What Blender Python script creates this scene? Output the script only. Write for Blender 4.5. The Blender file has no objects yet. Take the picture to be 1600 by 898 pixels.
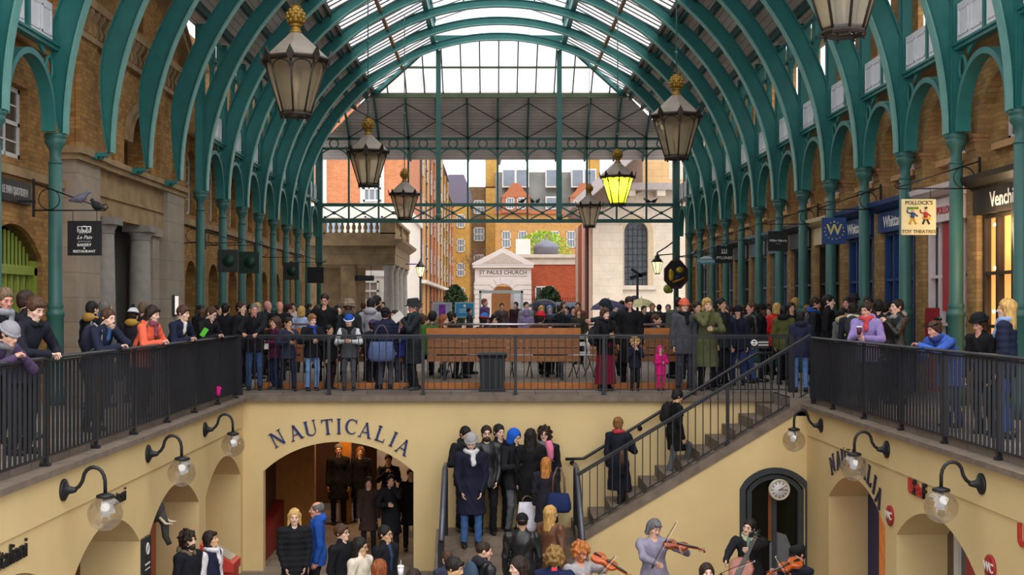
import bpy, math, random
import numpy as np
from mathutils import Vector, Matrix
SC = bpy.context.scene
COL = SC.collection
R = math.radians
PI = math.pi
rnd = random.Random(7)
# ---------------------------------------------------------------- camera, sky, exposure
F, CX, CY, E = 1900.0, 771.0, 478.0, 1.53          # focal length in px, vanishing point, eye height
cd = bpy.data.cameras.new('camera'); cam = bpy.data.objects.new('camera', cd); COL.objects.link(cam)
cam.location = (0, 0, E); cam.rotation_euler = (R(90), 0, 0)
cd.sensor_width = 36; cd.lens = F*36/1600; cd.shift_x = 29/1600; cd.shift_y = 29/1600
cd.clip_end = 600; SC.camera = cam
SC.view_settings.view_transform = 'Standard'; SC.view_settings.look = 'None'
SC.view_settings.gamma = 1; SC.view_settings.use_curve_mapping = False
SC.view_settings.exposure = 0.55
W = bpy.data.worlds.new('overcast_sky'); SC.world = W; W.use_nodes = True
nt = W.node_tree; bg = nt.nodes['Background']
tc = nt.nodes.new('ShaderNodeTexCoord'); sx = nt.nodes.new('ShaderNodeSeparateXYZ')
cr = nt.nodes.new('ShaderNodeValToRGB'); nt.links.new(tc.outputs['Generated'], sx.inputs[0])
nt.links.new(sx.outputs['Z'], cr.inputs[0]); nt.links.new(cr.outputs[0], bg.inputs[0])
cr.color_ramp.elements[0].color = (.80, .84, .92, 1); cr.color_ramp.elements[1].color = (1, 1, 1, 1)
bg.inputs[1].default_value = 1.25
# a soft high sun behind the cloud
sd = bpy.data.lights.new('cloud_sun', 'SUN'); sd.energy = 1.2; sd.angle = R(60); sd.color = (1, .97, .92)
so = bpy.data.objects.new('cloud_sun', sd); COL.objects.link(so); so.rotation_euler = (R(38), R(12), 0)
# ---------------------------------------------------------------- helpers
def P(px, py, Y): return Vector(((px-CX)*Y/F, Y, E-(py-CY)*Y/F))
def YX(px, X): return F*X/(px-CX)
def lin(h):
    if isinstance(h, str):
        v = [int(h[i:i+2], 16)/255 for i in (0, 2, 4)]
    else: v = h
    return tuple((c/12.92 if c <= .04045 else ((c+.055)/1.055)**2.4) for c in v)
MATS = {}
def mat(name, col='808080', rough=.6, metal=0, var=.12, scale=8, bump=0, emit=0, spec=.4, stretch=None, sheen=0):
    if name in MATS: return MATS[name]
    m = bpy.data.materials.new(name); MATS[name] = m; m.use_nodes = True
    t = m.node_tree; b = t.nodes['Principled BSDF']; c = lin(col)
    b.inputs['Roughness'].default_value = rough; b.inputs['Metallic'].default_value = metal
    b.inputs['Specular IOR Level'].default_value = spec
    if sheen: b.inputs['Sheen Weight'].default_value = sheen
    if var or bump:
        o = t.nodes.new('ShaderNodeTexCoord'); n = t.nodes.new('ShaderNodeTexNoise')
        n.inputs['Scale'].default_value = scale; n.inputs['Detail'].default_value = 5
        if stretch:
            mp = t.nodes.new('ShaderNodeMapping'); mp.inputs['Scale'].default_value = stretch
            t.links.new(o.outputs['Object'], mp.inputs[0]); t.links.new(mp.outputs[0], n.inputs[0])
        else: t.links.new(o.outputs['Object'], n.inputs[0])
        r = t.nodes.new('ShaderNodeValToRGB'); e = r.color_ramp.elements
        e[0].position = .3; e[1].position = .7
        e[0].color = tuple(x*(1-var) for x in c)+(1,); e[1].color = tuple(min(1, x*(1+var)) for x in c)+(1,)
        t.links.new(n.outputs[0], r.inputs[0]); t.links.new(r.outputs[0], b.inputs['Base Color'])
        if bump:
            bu = t.nodes.new('ShaderNodeBump'); bu.inputs['Strength'].default_value = bump; bu.inputs['Distance'].default_value = .02
            t.links.new(n.outputs[0], bu.inputs['Height']); t.links.new(bu.outputs[0], b.inputs['Normal'])
    else: b.inputs['Base Color'].default_value = c+(1,)
    if emit:
        b.inputs['Emission Color'].default_value = c+(1,); b.inputs['Emission Strength'].default_value = emit
    return m
def posnodes(t, axes):
    g = t.nodes.new('ShaderNodeNewGeometry'); s = t.nodes.new('ShaderNodeSeparateXYZ'); c = t.nodes.new('ShaderNodeCombineXYZ')
    t.links.new(g.outputs['Position'], s.inputs[0])
    for i, a in enumerate(axes):
        if a in 'XYZ': t.links.new(s.outputs[a], c.inputs[i])
        elif a == '+':
            ad = t.nodes.new('ShaderNodeMath'); t.links.new(s.outputs['X'], ad.inputs[0]); t.links.new(s.outputs['Y'], ad.inputs[1])
            t.links.new(ad.outputs[0], c.inputs[i])
    return c
def brick_mat(name, c1, c2, mortar, bw=.225, bh=.075, ms=.008, rough=.85, axes='+Z0', dirt=.35, bump=.25):
    if name in MATS: return MATS[name]
    m = bpy.data.materials.new(name); MATS[name] = m; m.use_nodes = True
    t = m.node_tree; b = t.nodes['Principled BSDF']; b.inputs['Roughness'].default_value = rough
    b.inputs['Specular IOR Level'].default_value = .25
    c = posnodes(t, axes); br = t.nodes.new('ShaderNodeTexBrick')
    t.links.new(c.outputs[0], br.inputs['Vector'])
    br.inputs['Color1'].default_value = lin(c1)+(1,); br.inputs['Color2'].default_value = lin(c2)+(1,)
    br.inputs['Mortar'].default_value = lin(mortar)+(1,)
    br.inputs['Scale'].default_value = 1; br.inputs['Brick Width'].default_value = bw; br.inputs['Row Height'].default_value = bh
    br.inputs['Mortar Size'].default_value = ms; br.inputs['Bias'].default_value = -.1
    n = t.nodes.new('ShaderNodeTexNoise'); n.inputs['Scale'].default_value = 1.1; n.inputs['Detail'].default_value = 8
    n.inputs['Roughness'].default_value = .7
    t.links.new(c.outputs[0], n.inputs['Vector'])
    r = t.nodes.new('ShaderNodeValToRGB'); r.color_ramp.elements[0].position = .3; r.color_ramp.elements[1].position = .65
    r.color_ramp.elements[0].color = (1-dirt, 1-dirt, 1-dirt, 1); r.color_ramp.elements[1].color = (1.1, 1.08, 1.05, 1)
    t.links.new(n.outputs[0], r.inputs[0])
    mx = t.nodes.new('ShaderNodeMix'); mx.data_type = 'RGBA'; mx.blend_type = 'MULTIPLY'; mx.inputs[0].default_value = 1
    t.links.new(br.outputs['Color'], mx.inputs[6]); t.links.new(r.outputs[0], mx.inputs[7])
    t.links.new(mx.outputs[2], b.inputs['Base Color'])
    bu = t.nodes.new('ShaderNodeBump'); bu.inputs['Strength'].default_value = bump; bu.inputs['Distance'].default_value = .01; bu.invert = True
    t.links.new(br.outputs['Fac'], bu.inputs['Height']); t.links.new(bu.outputs[0], b.inputs['Normal'])
    return m
def glass_mat(name, tint='ffffff', white=.0, rough=.1, gloss=.15):
    """thin sheet: see-through mixed with milky scattering and a little shine"""
    if name in MATS: return MATS[name]
    m = bpy.data.materials.new(name); MATS[name] = m; m.use_nodes = True
    t = m.node_tree; t.nodes.remove(t.nodes['Principled BSDF']); out = t.nodes['Material Output']
    tr = t.nodes.new('ShaderNodeBsdfTransparent'); tr.inputs[0].default_value = lin(tint)+(1,)
    tl = t.nodes.new('ShaderNodeBsdfTranslucent'); tl.inputs[0].default_value = lin(tint)+(1,)
    gl = t.nodes.new('ShaderNodeBsdfGlossy'); gl.inputs['Roughness'].default_value = rough
    a = t.nodes.new('ShaderNodeMixShader'); a.inputs[0].default_value = white
    t.links.new(tr.outputs[0], a.inputs[1]); t.links.new(tl.outputs[0], a.inputs[2])
    b = t.nodes.new('ShaderNodeMixShader'); b.inputs[0].default_value = gloss
    t.links.new(a.outputs[0], b.inputs[1]); t.links.new(gl.outputs[0], b.inputs[2])
    t.links.new(b.outputs[0], out.inputs[0]); return m
def tag(o, label=None, cat=None, group=None, kind=None):
    if label: o['label'] = label
    if cat: o['category'] = cat
    if group: o['group'] = group
    if kind: o['kind'] = kind
    return o
def link(name, me, parent=None, loc=None, mats=None):
    o = bpy.data.objects.new(name, me); COL.objects.link(o)
    if parent: o.parent = parent
    if loc is not None: o.location = loc
    return o
def empty(name, loc=(0, 0, 0), rz=0, **k):
    o = link(name, None, None, loc); o.rotation_euler = (0, 0, rz); o.empty_display_size = .1
    return tag(o, **k)
def tree_copy(o, loc=None, rz=None, parent=None, **k):
    c = o.copy(); COL.objects.link(c)
    if parent: c.parent = parent
    if loc is not None: c.location = loc
    if rz is not None: c.rotation_euler = (0, 0, rz)
    for ch in list(o.children): tree_copy(ch, parent=c)
    if k: tag(c, **k)
    return c
def mesh_np(name, V, Fc, mats, smooth=False, idx=None):
    me = bpy.data.meshes.new(name); V = np.asarray(V, np.float32)
    if isinstance(Fc, np.ndarray):
        n = len(Fc); k = Fc.shape[1]
        me.vertices.add(len(V)); me.vertices.foreach_set('co', V.ravel())
        me.loops.add(n*k); me.loops.foreach_set('vertex_index', Fc.astype(np.int32).ravel())
        me.polygons.add(n); me.polygons.foreach_set('loop_start', np.arange(0, n*k, k, dtype=np.int32))
        if smooth: me.polygons.foreach_set('use_smooth', np.ones(n, bool))
        me.update(calc_edges=True)
    else:
        me.from_pydata([tuple(v) for v in V], [], Fc)
        if smooth: me.polygons.foreach_set('use_smooth', np.ones(len(me.polygons), bool))
    for m in (mats if isinstance(mats, (list, tuple)) else [mats]): me.materials.append(m)
    if idx is not None: me.polygons.foreach_set('material_index', np.asarray(idx, np.int32))
    me.update(); return me
class MB:
    """collects boxes, tubes, lathes, prisms and sheets; build() links them as ONE mesh object"""
    def __init__(s): s.V = []; s.F = []; s.I = []; s.S = []; s.m = 0; s.sm = False
    def add(s, V, Fc, sm=False):
        b = len(s.V); s.V += [tuple(v) for v in V]
        s.F += [tuple(i+b for i in f) for f in Fc]; s.I += [s.m]*len(Fc); s.S += [sm]*len(Fc)
        return s
    def box(s, x0, x1, y0, y1, z0, z1, M=None):
        v = [(x, y, z) for z in (z0, z1) for y in (y0, y1) for x in (x0, x1)]
        if M is not None: v = [M @ Vector(p) for p in v]
        return s.add(v, [(0, 2, 3, 1), (4, 5, 7, 6), (0, 1, 5, 4), (1, 3, 7, 5), (3, 2, 6, 7), (2, 0, 4, 6)])
    def bevbox(s, x0, x1, y0, y1, z0, z1, b=.01, M=None):
        """box with chamfered vertical and top edges"""
        def ring(d, z): return [(x0+d+b, y0+d, z), (x1-d-b, y0+d, z), (x1-d, y0+d+b, z), (x1-d, y1-d-b, z), (x1-d-b, y1-d, z), (x0+d+b, y1-d, z), (x0+d, y1-d-b, z), (x0+d, y0+d+b, z)]
        L = [ring(b*.7, z0), ring(0, z0+b), ring(0, z1-b), ring(b*.7, z1)]
        return s.loft(L, M=M)
    def loft(s, rings, closed=True, caps=True, sm=False, M=None, loop=False):
        n = len(rings[0]); V = [p for r in rings for p in r]
        if M is not None: V = [M @ Vector(p) for p in V]
        Fc = []
        K = len(rings)
        for i in range(K-1 if not loop else K):
            a, b2 = i*n, ((i+1) % K)*n
            for j in range(n if closed else n-1):
                k = (j+1) % n; Fc.append((a+j, a+k, b2+k, b2+j))
        if caps and not loop: Fc += [tuple(range(n-1, -1, -1)), tuple(range((K-1)*n, K*n))]
        return s.add(V, Fc, sm)
    def lathe(s, prof, n=16, c=(0, 0, 0), sm=True, M=None, a0=0, caps=True):
        return s.loft([[(c[0]+r*math.cos(a0+2*PI*j/n), c[1]+r*math.sin(a0+2*PI*j/n), c[2]+z) for j in range(n)] for r, z in prof], sm=sm, M=M, caps=caps)
    def tube(s, path, r, n=8, sm=True, loop=False, caps=True):
        pts = [Vector(p) for p in path]; K = len(pts); rings = []
        rr = [float(q) for q in r] if isinstance(r, (list, tuple)) else [float(r)]*K
        up = None
        for i, p in enumerate(pts):
            if loop: d = pts[(i+1) % K]-pts[i-1]
            else: d = pts[min(i+1, K-1)]-pts[max(i-1, 0)]
            d.normalize()
            if up is None:
                up = Vector((0, 0, 1)) if abs(d.z) < .9 else Vector((1, 0, 0))
            a = d.cross(up)
            if a.length < 1e-4: up = Vector((0, 1, 0)) if abs(d.y) < .9 else Vector((1, 0, 0)); a = d.cross(up)
            a.normalize(); b = a.cross(d); up = b
            rings.append([p+rr[i]*(a*math.cos(2*PI*j/n)+b*math.sin(2*PI*j/n)) for j in range(n)])
        return s.loft(rings, sm=sm, caps=caps, loop=loop)
    def bar(s, a, b, w, h=None, up=(0, 0, 1)):
        """rectangular bar from a to b, w across, h along 'up'"""
        a, b = Vector(a), Vector(b); h = h or w; d = (b-a).normalized(); u = Vector(up)
        if abs(d.dot(u)) > .98: u = Vector((1, 0, 0))
        x = d.cross(u).normalized(); y = x.cross(d)
        q = [(-w/2, -h/2), (w/2, -h/2), (w/2, h/2), (-w/2, h/2)]
        return s.loft([[p+x*i+y*j for i, j in q] for p in (a, b)])
    def sweep(s, path, prof, side=None, sm=False):
        """profile (list of (n,t)): n along the in-plane normal, t along 'side'; planar path"""
        pts = [Vector(p) for p in path]; K = len(pts); sd_ = Vector(side); rings = []
        for i, p in enumerate(pts):
            d = (pts[min(i+1, K-1)]-pts[max(i-1, 0)]).normalized(); nn = d.cross(sd_).normalized()
            rings.append([p+nn*a+sd_*b for a, b in (prof(i/(K-1)) if callable(prof) else prof)])
        return s.loft(rings, sm=sm)
    def prism(s, poly, y0, y1, axis='y', M=None):
        """extrude 2-D polygon; axis y: poly is (x,z); axis x: (y,z); axis z: (x,y)"""
        mk = {'y': lambda p, d: (p[0], d, p[1]), 'x': lambda p, d: (d, p[0], p[1]), 'z': lambda p, d: (p[0], p[1], d)}[axis]
        return s.loft([[mk(p, y0) for p in poly], [mk(p, y1) for p in poly]], M=M)
    def quad(s, *p): return s.add(p, [tuple(range(len(p)))])
    def ball(s, c, r, n=12, k=8, M=None):
        r = r if isinstance(r, (list, tuple)) else (r, r, r)
        rings = [[(c[0]+r[0]*math.sin(t)*math.cos(2*PI*j/n), c[1]+r[1]*math.sin(t)*math.sin(2*PI*j/n), c[2]-r[2]*math.cos(t)) for j in range(n)]
                 for t in [max(.02, min(PI-.02, PI*i/k)) for i in range(k+1)]]
        return s.loft(rings, sm=True, M=M)
    def build(s, name, mats, parent=None, loc=None, **k):
        me = bpy.data.meshes.new(name); me.from_pydata([tuple(v) for v in s.V], [], s.F)
        for m in (mats if isinstance(mats, (list, tuple)) else [mats]): me.materials.append(m)
        me.polygons.foreach_set('material_index', s.I); me.polygons.foreach_set('use_smooth', s.S); me.update()
        import bmesh
        bm = bmesh.new(); bm.from_mesh(me); bmesh.ops.recalc_face_normals(bm, faces=bm.faces); bm.to_mesh(me); bm.free()
        return tag(link(name, me, parent, loc), **k)
def arched_wall(mb, fr, u0, u1, z0, z1, ops, depth=.3, seg=16):
    """wall sheet with openings (ua, ub, zsill, zspring, zcrown); fr(u,z,d) -> point; d>0 goes into the wall; reveals included"""
    T = z1 if callable(z1) else (lambda u_: z1)
    u = u0
    def q(a, b, c, d): mb.quad(fr(*a), fr(*b), fr(*c), fr(*d))
    for (ua, ub, zs, zp, zc) in sorted(ops):
        if ua > u: q((u, z0, 0), (ua, z0, 0), (ua, T(ua), 0), (u, T(u), 0))
        if zs > z0:
            q((ua, z0, 0), (ub, z0, 0), (ub, zs, 0), (ua, zs, 0)); q((ua, zs, 0), (ub, zs, 0), (ub, zs, depth), (ua, zs, depth))
        q((ua, zs, 0), (ua, zp, 0), (ua, zp, depth), (ua, zs, depth)); q((ub, zs, 0), (ub, zp, 0), (ub, zp, depth), (ub, zs, depth))
        arc = arc_pts(ua, ub, zp, zc, seg)
        for (a, za), (b, zb) in zip(arc, arc[1:]):
            q((a, za, 0), (b, zb, 0), (b, T(b), 0), (a, T(a), 0)); q((a, za, 0), (b, zb, 0), (b, zb, depth), (a, za, depth))
        u = ub
    if u1 > u: q((u, z0, 0), (u1, z0, 0), (u1, T(u1), 0), (u, T(u), 0))
def arc_pts(ua, ub, zp, zc, seg=16):
    w = (ub-ua)/2; h = zc-zp; c = (ua+ub)/2
    if h < 1e-4: return [(ua, zp), (ub, zp)]
    if h >= w*.98: return [(c-w*math.cos(PI*i/seg), zp+h*math.sin(PI*i/seg)) for i in range(seg+1)]
    Rr = (w*w+h*h)/(2*h); z0 = zc-Rr; a = math.asin(w/Rr)
    return [(c+Rr*math.sin(-a+2*a*i/seg), z0+Rr*math.cos(-a+2*a*i/seg)) for i in range(seg+1)]
def text_mesh(txt, size, depth=.008, bold=0, spacing=1.0, shear=0):
    c = bpy.data.curves.new('lettering', 'FONT'); c.body = txt; c.size = size; c.extrude = depth/2; c.offset = bold*size
    c.align_x = 'CENTER'; c.align_y = 'CENTER'; c.space_character = spacing; c.shear = shear; c.resolution_u = 3; c.space_line = .95
    o = bpy.data.objects.new('lettering', c); COL.objects.link(o); dg = bpy.context.evaluated_depsgraph_get()
    me = bpy.data.meshes.new_from_object(o.evaluated_get(dg)); bpy.data.objects.remove(o); bpy.data.curves.remove(c)
    return me
def lettering(txt, size, m, parent, M, name='lettering', sx=1, **k):
    M = M @ Matrix.Scale(sx, 4, (1, 0, 0)); me = text_mesh(txt, size, **k); me.materials.clear(); me.materials.append(m)
    o = link(name, me, parent); o.matrix_local = M; return o
def facing(c, ax='-y'):
    """text frame: reads from the side named by ax"""
    rot = {'-y': Matrix.Rotation(R(90), 4, 'X'), '+x': Matrix.Rotation(R(90), 4, 'Z') @ Matrix.Rotation(R(90), 4, 'X'),
           '-x': Matrix.Rotation(R(-90), 4, 'Z') @ Matrix.Rotation(R(90), 4, 'X')}[ax]
    return Matrix.Translation(c) @ rot
ORD = ['first', 'second', 'third', 'fourth', 'fifth', 'sixth', 'seventh', 'eighth', 'ninth', 'tenth', 'eleventh', 'twelfth', 'thirteenth', 'fourteenth', 'fifteenth', 'sixteenth', 'seventeenth', 'eighteenth', 'nineteenth', 'twentieth']
# ---------------------------------------------------------------- materials
TEAL = mat('green_ironwork', '2c726d', .42, 0, .10, 3)
TEALD = mat('green_column_paint', '39665f', .45, 0, .10, 3)
IRON = mat('black_iron', '1b1c1f', .45, 0, .15, 10)
RAILM = mat('railing_black', '232429', .4, 0, .12, 6)
BRICK = brick_mat('london_stock_brick', 'b98a4e', '93683a', '86704e', bw=.17, bh=.072, ms=.006)
BRICKL = brick_mat('sooted_stock_brick', 'bd9660', '99744a', '917a58', bw=.17, bh=.072, ms=.006, dirt=.3)
ORANGEB = brick_mat('orange_brick', 'cb7f58', 'b86e46', 'c49876', dirt=.12)
YELB = brick_mat('yellow_brick', 'c99c4e', 'b8883e', 'b0945e', dirt=.18)
REDB = brick_mat('red_brick', 'b24e30', '9c4128', '9a6a50', dirt=.12)
STONE = brick_mat('ashlar_stone', 'a89a88', '9f9180', '84786a', bw=.9, bh=.42, ms=.006, dirt=.22, bump=.1)
STONEW = mat('weathered_stone', 'a08560', .85, 0, .25, 3, .2)
STONED = mat('sooty_stone', '7a6446', .85, 0, .3, 2.5, .25)
PALE = mat('pale_stone', 'cfc2b2', .8, 0, .10, 2, .1)
WHITE = mat('white_paint', 'd9d5cf', .5, 0, .05, 4)
CREAM = mat('cream_render', 'dcc28c', .7, 0, .06, 1.2, .06)
COPING = mat('coping_stone', '77695c', .8, 0, .2, 6, .15)
COPINGD = mat('coping_edge', '5d544d', .75, 0, .2, 6, .1)
PAVE = brick_mat('paving_stone', '8b8076', '7d7268', '5d554e', bw=.75, bh=.55, ms=.008, axes='XY0', dirt=.2, bump=.1)
PIAZZA = brick_mat('piazza_setts', 'b4aca4', 'a8a098', '8c857e', bw=.6, bh=.3, ms=.01, axes='XY0', dirt=.15, bump=.1)  # kept pale so the ground bounces light up to the hip boards
BOARD = brick_mat('roof_boards', 'dcd4d0', 'd2c9c5', 'a39b97', bw=40, bh=.16, ms=.012, axes='YX0', dirt=.18, bump=.2)
BOARDH = brick_mat('hip_boards', 'ded4d0', 'd4c9c4', 'a89e9a', bw=40, bh=.15, ms=.012, axes='XY0', dirt=.2, bump=.2)
RGLASS = glass_mat('roof_glass', 'ffffff', .5, .2, .03)
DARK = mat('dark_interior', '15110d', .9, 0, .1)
WOOD = mat('oiled_timber', '8a562c', .5, 0, .25, 5, .1, stretch=(1, 12, 12))
WOODB = mat('orange_timber', 'b06a2c', .5, 0, .2, 5, .1, stretch=(1, 12, 12))
GILT = mat('gilded_metal', '8c6c28', .45, .5, .4, 25)
# ================================================================ SETTING
def YC(i): return 16.49+2.327*i
XL, XR, XC, CAP = -6.78, 7.16, .19, 4.19
XLW, XRW, YF, YS, ZF = -4.45, 5.22, 21.6, 20.26, -3.17       # lower walls, far wall, stair string, lower floor
XRL, XRR = -4.54, 5.33                                        # rails
def struct(mb, name, mats, **k): return mb.build(name, mats, kind='structure', **k)
# floors
m = MB()
m.box(-9.2, -4.6, 4, 21.66, -.3, 0); m.box(5.36, 9.6, 4, 21.66, -.3, 0); m.box(-9.2, 9.6, 21.66, 49, -.3, 0)
m.box(4.94, 5.36, YS, 21.66, -.3, 0)
struct(m, 'floor', PAVE)
m = MB(); m.box(-9, 9, 4, 30, ZF-.2, ZF); struct(m, 'floor_court', PAVE)
m = MB(); m.box(-120, 120, 49, 260, -.25, -.02); struct(m, 'ground', PIAZZA)
# copings
m = MB(); m.box(-4.66, -4.36, 4, 21.5, -.16, -.095); struct(m, 'trim_1', COPING)
m = MB(); m.box(5.11, 5.42, 4, YS+.04, -.16, -.095); struct(m, 'trim_2', COPING)
m = MB(); m.box(-4.66, 4.93, 21.49, 21.7, -.155, -.05); struct(m, 'trim_3', COPING)
# lower walls
frL = lambda u, z, d: (XLW-d, u, z)
frR = lambda u, z, d: (XRW+d, u, z)
frF = lambda u, z, d: (u, YF+d, z)
frS = lambda u, z, d: (u, YS+d, z)
LARCH = [(9.9, 12.4), (12.8, 15.3), (15.72, 18.38), (18.8, 21.4)]
RARCH = [(9.6, 12.35), (13.1, 15.75), (16.2, 18.93)]
zsp, zcr = -1.43, -.96
m = MB(); arched_wall(m, frL, 4, YF, ZF, -.155, [(a, b, ZF, zsp, zcr) for a, b in LARCH], depth=.75, seg=20)
m.box(XLW, XLW+.025, 4, 21.45, -.60, -.155)
struct(m, 'wall_left', CREAM)
m = MB(); arched_wall(m, frR, 4, YS+.0, ZF, -.155, [(a, b, ZF, zsp, zcr) for a, b in RARCH], depth=.66, seg=20)
m.box(XRW-.025, XRW, 4, YS-.12, -.60, -.155)
struct(m, 'wall_right', CREAM)
m = MB(); arched_wall(m, frF, XLW, XRW, ZF, -.15, [(-4.09, -1.42, ZF, zsp+.02, -.88)], depth=.22, seg=24)
m.quad((XRW, YS, ZF), (XRW, YF, ZF), (XRW, YF, -.15), (XRW, YS, -.15))
struct(m, 'wall_far', CREAM)
STZ = lambda X: .597*(X-1.58)-2.335                            # underside of the stair string
DOORX = (4.20, 5.20)
m = MB(); arched_wall(m, frS, 1.47, XRW, ZF, lambda X: STZ(X) if X < 5.1 else -.16, [(DOORX[0], DOORX[1]-.02, ZF, -1.52, -1.25)], depth=.16, seg=14)
struct(m, 'wall_stair', CREAM)
# rooms behind the lower arches
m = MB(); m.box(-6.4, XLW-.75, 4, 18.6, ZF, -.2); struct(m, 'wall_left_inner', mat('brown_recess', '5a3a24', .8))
m = MB(); m.box(-6.4, XLW-.75, 18.6, 21.6, ZF, -.2); struct(m, 'wall_left_recess', mat('lit_cream_recess', 'c49a66', .8))  # warm interior light put into the cream wall colour
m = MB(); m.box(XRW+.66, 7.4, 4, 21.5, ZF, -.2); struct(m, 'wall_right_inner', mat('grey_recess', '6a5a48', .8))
# passage behind the far arch: side walls, ceiling, pale wall and added fill lamp at its end
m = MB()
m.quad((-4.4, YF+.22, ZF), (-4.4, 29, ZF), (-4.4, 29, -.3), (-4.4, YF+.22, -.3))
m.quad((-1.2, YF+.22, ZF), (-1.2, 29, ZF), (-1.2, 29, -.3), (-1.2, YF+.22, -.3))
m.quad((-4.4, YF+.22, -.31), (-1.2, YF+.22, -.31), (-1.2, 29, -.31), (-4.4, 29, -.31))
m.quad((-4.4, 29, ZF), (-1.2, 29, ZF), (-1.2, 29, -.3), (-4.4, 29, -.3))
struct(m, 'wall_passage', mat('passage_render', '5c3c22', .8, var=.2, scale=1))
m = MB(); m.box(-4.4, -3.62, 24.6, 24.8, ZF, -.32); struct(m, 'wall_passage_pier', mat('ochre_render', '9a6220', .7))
m = MB(); m.box(-3.35, -3.1, 26.4, 26.6, ZF, -.32); struct(m, 'trim_4', mat('lit_ochre', 'c07a28', .7))  # brighter ochre paints the light on the pillar into its colour
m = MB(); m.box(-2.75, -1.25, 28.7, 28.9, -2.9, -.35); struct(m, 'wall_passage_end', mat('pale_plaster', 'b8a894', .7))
l = bpy.data.lights.new('passage_lamp', 'POINT'); l.energy = 60; l.color = (1, .6, .25); l.shadow_soft_size = .12
o = bpy.data.objects.new('passage_lamp', l); COL.objects.link(o); o.location = (-3.2, 25.7, -.5)
l = bpy.data.lights.new('passage_end_fill', 'POINT'); l.energy = 60; l.color = (1, .9, .8); l.shadow_soft_size = .15  # fill light added to brighten the passage end wall
o = bpy.data.objects.new('passage_end_fill', l); COL.objects.link(o); o.location = (-1.8, 27.9, -.5)
# upper stair flight, landing, lower flight
m = MB(); rise, run = 2.40/13, .297
for k in range(13):
    x = 1.38+run*k; z = -2.40+rise*(k+1)
    m.box(x, min(5.0, x+.62), YS+.1, YF, z-rise, z)
m.box(-.86, 1.45, 20.75, YF, ZF, -2.40)
for k in range(5): m.box(-.86, 1.45, 20.75-.28*(k+1), 20.75-.28*k, ZF, -2.40-.154*(k+1)+.003)
struct(m, 'stair_flight', COPING)
m = MB()
for y0, y1 in ((YS-.03, YS+.12),):
    m.loft([[(x, y0, STZ(x)), (x, y1, STZ(x)), (x, y1, STZ(x)+.16), (x, y0, STZ(x)+.16)] for x in (1.40, 5.12)])
    m.loft([[(5.12, y0, STZ(5.12)), (5.12, y1, STZ(5.12)), (5.12, y1, STZ(5.12)+.16), (5.12, y0, STZ(5.12)+.16)], [(5.42, y0, -.16), (5.42, y1, -.16), (5.42, y1, -.0), (5.42, y0, -.0)]])
struct(m, 'trim_5', COPING)
m = MB()
for x0, x1 in ((-.98, -.86), (1.45, 1.58)):
    m.loft([[(x0, 20.9, ZF), (x1, 20.9, ZF), (x1, 20.9, -2.3), (x0, 20.9, -2.3)], [(x0, 19.3, ZF), (x1, 19.3, ZF), (x1, 19.3, ZF+.12), (x0, 19.3, ZF+.12)]])
struct(m, 'trim_6', COPING)
# hall side walls: pilaster layer, recess layer, upper storey
frHR = lambda u, z, d: (7.42+d, u, z)
frHR2 = lambda u, z, d: (7.62+d, u, z)
bays = [(YC(i), YC(i+1)) for i in range(-2, 13)]
m = MB()
arched_wall(m, frHR, YC(-2), YC(13)+.3, 0, 5.62, [(a+.24, b-.14, 0, 4.08, 5.0) for a, b in bays], depth=.2, seg=14)
arched_wall(m, frHR2, YC(-2), YC(13), 3.3, 5.7, [((a+b)/2+.12-.46, (a+b)/2+.12+.46, 3.98, 4.75, 5.15) for a, b in bays], depth=.22, seg=10)
arched_wall(m, frHR2, YC(-2), YC(13), 0, 3.3, [((a+b)/2+.12-.8, (a+b)/2+.12+.8, 0, 3.02, 3.02) for a, b in bays], depth=.2)
struct(m, 'wall_hall_right', BRICKL)
m = MB()
arched_wall(m, lambda u, z, d: (7.75+d, u, z), YC(-2), YC(13), 5.62, 8.3, [(a+.25, a+1.05, 5.9, 7.7, 7.7) for a, b in bays], depth=.10)
m.box(7.42, 7.76, YC(-2), YC(13), 5.60, 5.63)
struct(m, 'wall_upper_right', BRICK)
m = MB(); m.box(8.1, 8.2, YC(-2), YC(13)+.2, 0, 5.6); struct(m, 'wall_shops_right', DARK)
# left
frHL = lambda u, z, d: (-7.28-d, u, z)
m = MB()
arched_wall(m, frHL, 8, 20.6, 3.52, 5.7, [(17.85, 19.0, 3.78, 4.92, 4.92), (13.2, 14.3, 3.78, 4.92, 4.92)], depth=.16)
arched_wall(m, frHL, 8, 20.6, 0, 3.52, [(17.3, 19.62, .5, 2.25, 2.78), (12.6, 14.9, .5, 2.25, 2.78)], depth=.25, seg=20)
lb = [(YC(i), YC(i+1)) for i in range(5, 13)]
arched_wall(m, frHL, 27.6, YC(13)+.3, 3.55, 5.7, [((a+b)/2-.42, (a+b)/2+.42, 3.72, 5.0, 5.3) for a, b in lb], depth=.2, seg=10)
arched_wall(m, frHL, 27.6, YC(13)+.3, 0, 3.55, [((a+b)/2-.55, (a+b)/2+.55, 0, 2.1, 2.62) for a, b in lb], depth=.3, seg=12)
struct(m, 'wall_hall_left', BRICK)
m = MB()
arched_wall(m, lambda u, z, d: (-7.45-d, u, z), 27.6, YC(13), 5.62, 8.2, [(a+.5, a+1.5, 6.0, 7.7, 7.7) for a, b in lb], depth=.3)
arched_wall(m, lambda u, z, d: (-7.45-d, u, z), 8, 20.6, 5.62, 8.2, [(13, 14, 6, 7.6, 7.6)], depth=.3)
m.box(-7.46, -7.2, 27.6, YC(13), 5.58, 5.63); m.box(-7.46, -7.2, 8, 20.6, 5.58, 5.63)
struct(m, 'wall_upper_left', BRICK)
m = MB(); m.box(-7.27, -7.2, 27.62, YC(13), 3.45, 3.6); struct(m, 'trim_7', STONEW)
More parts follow.
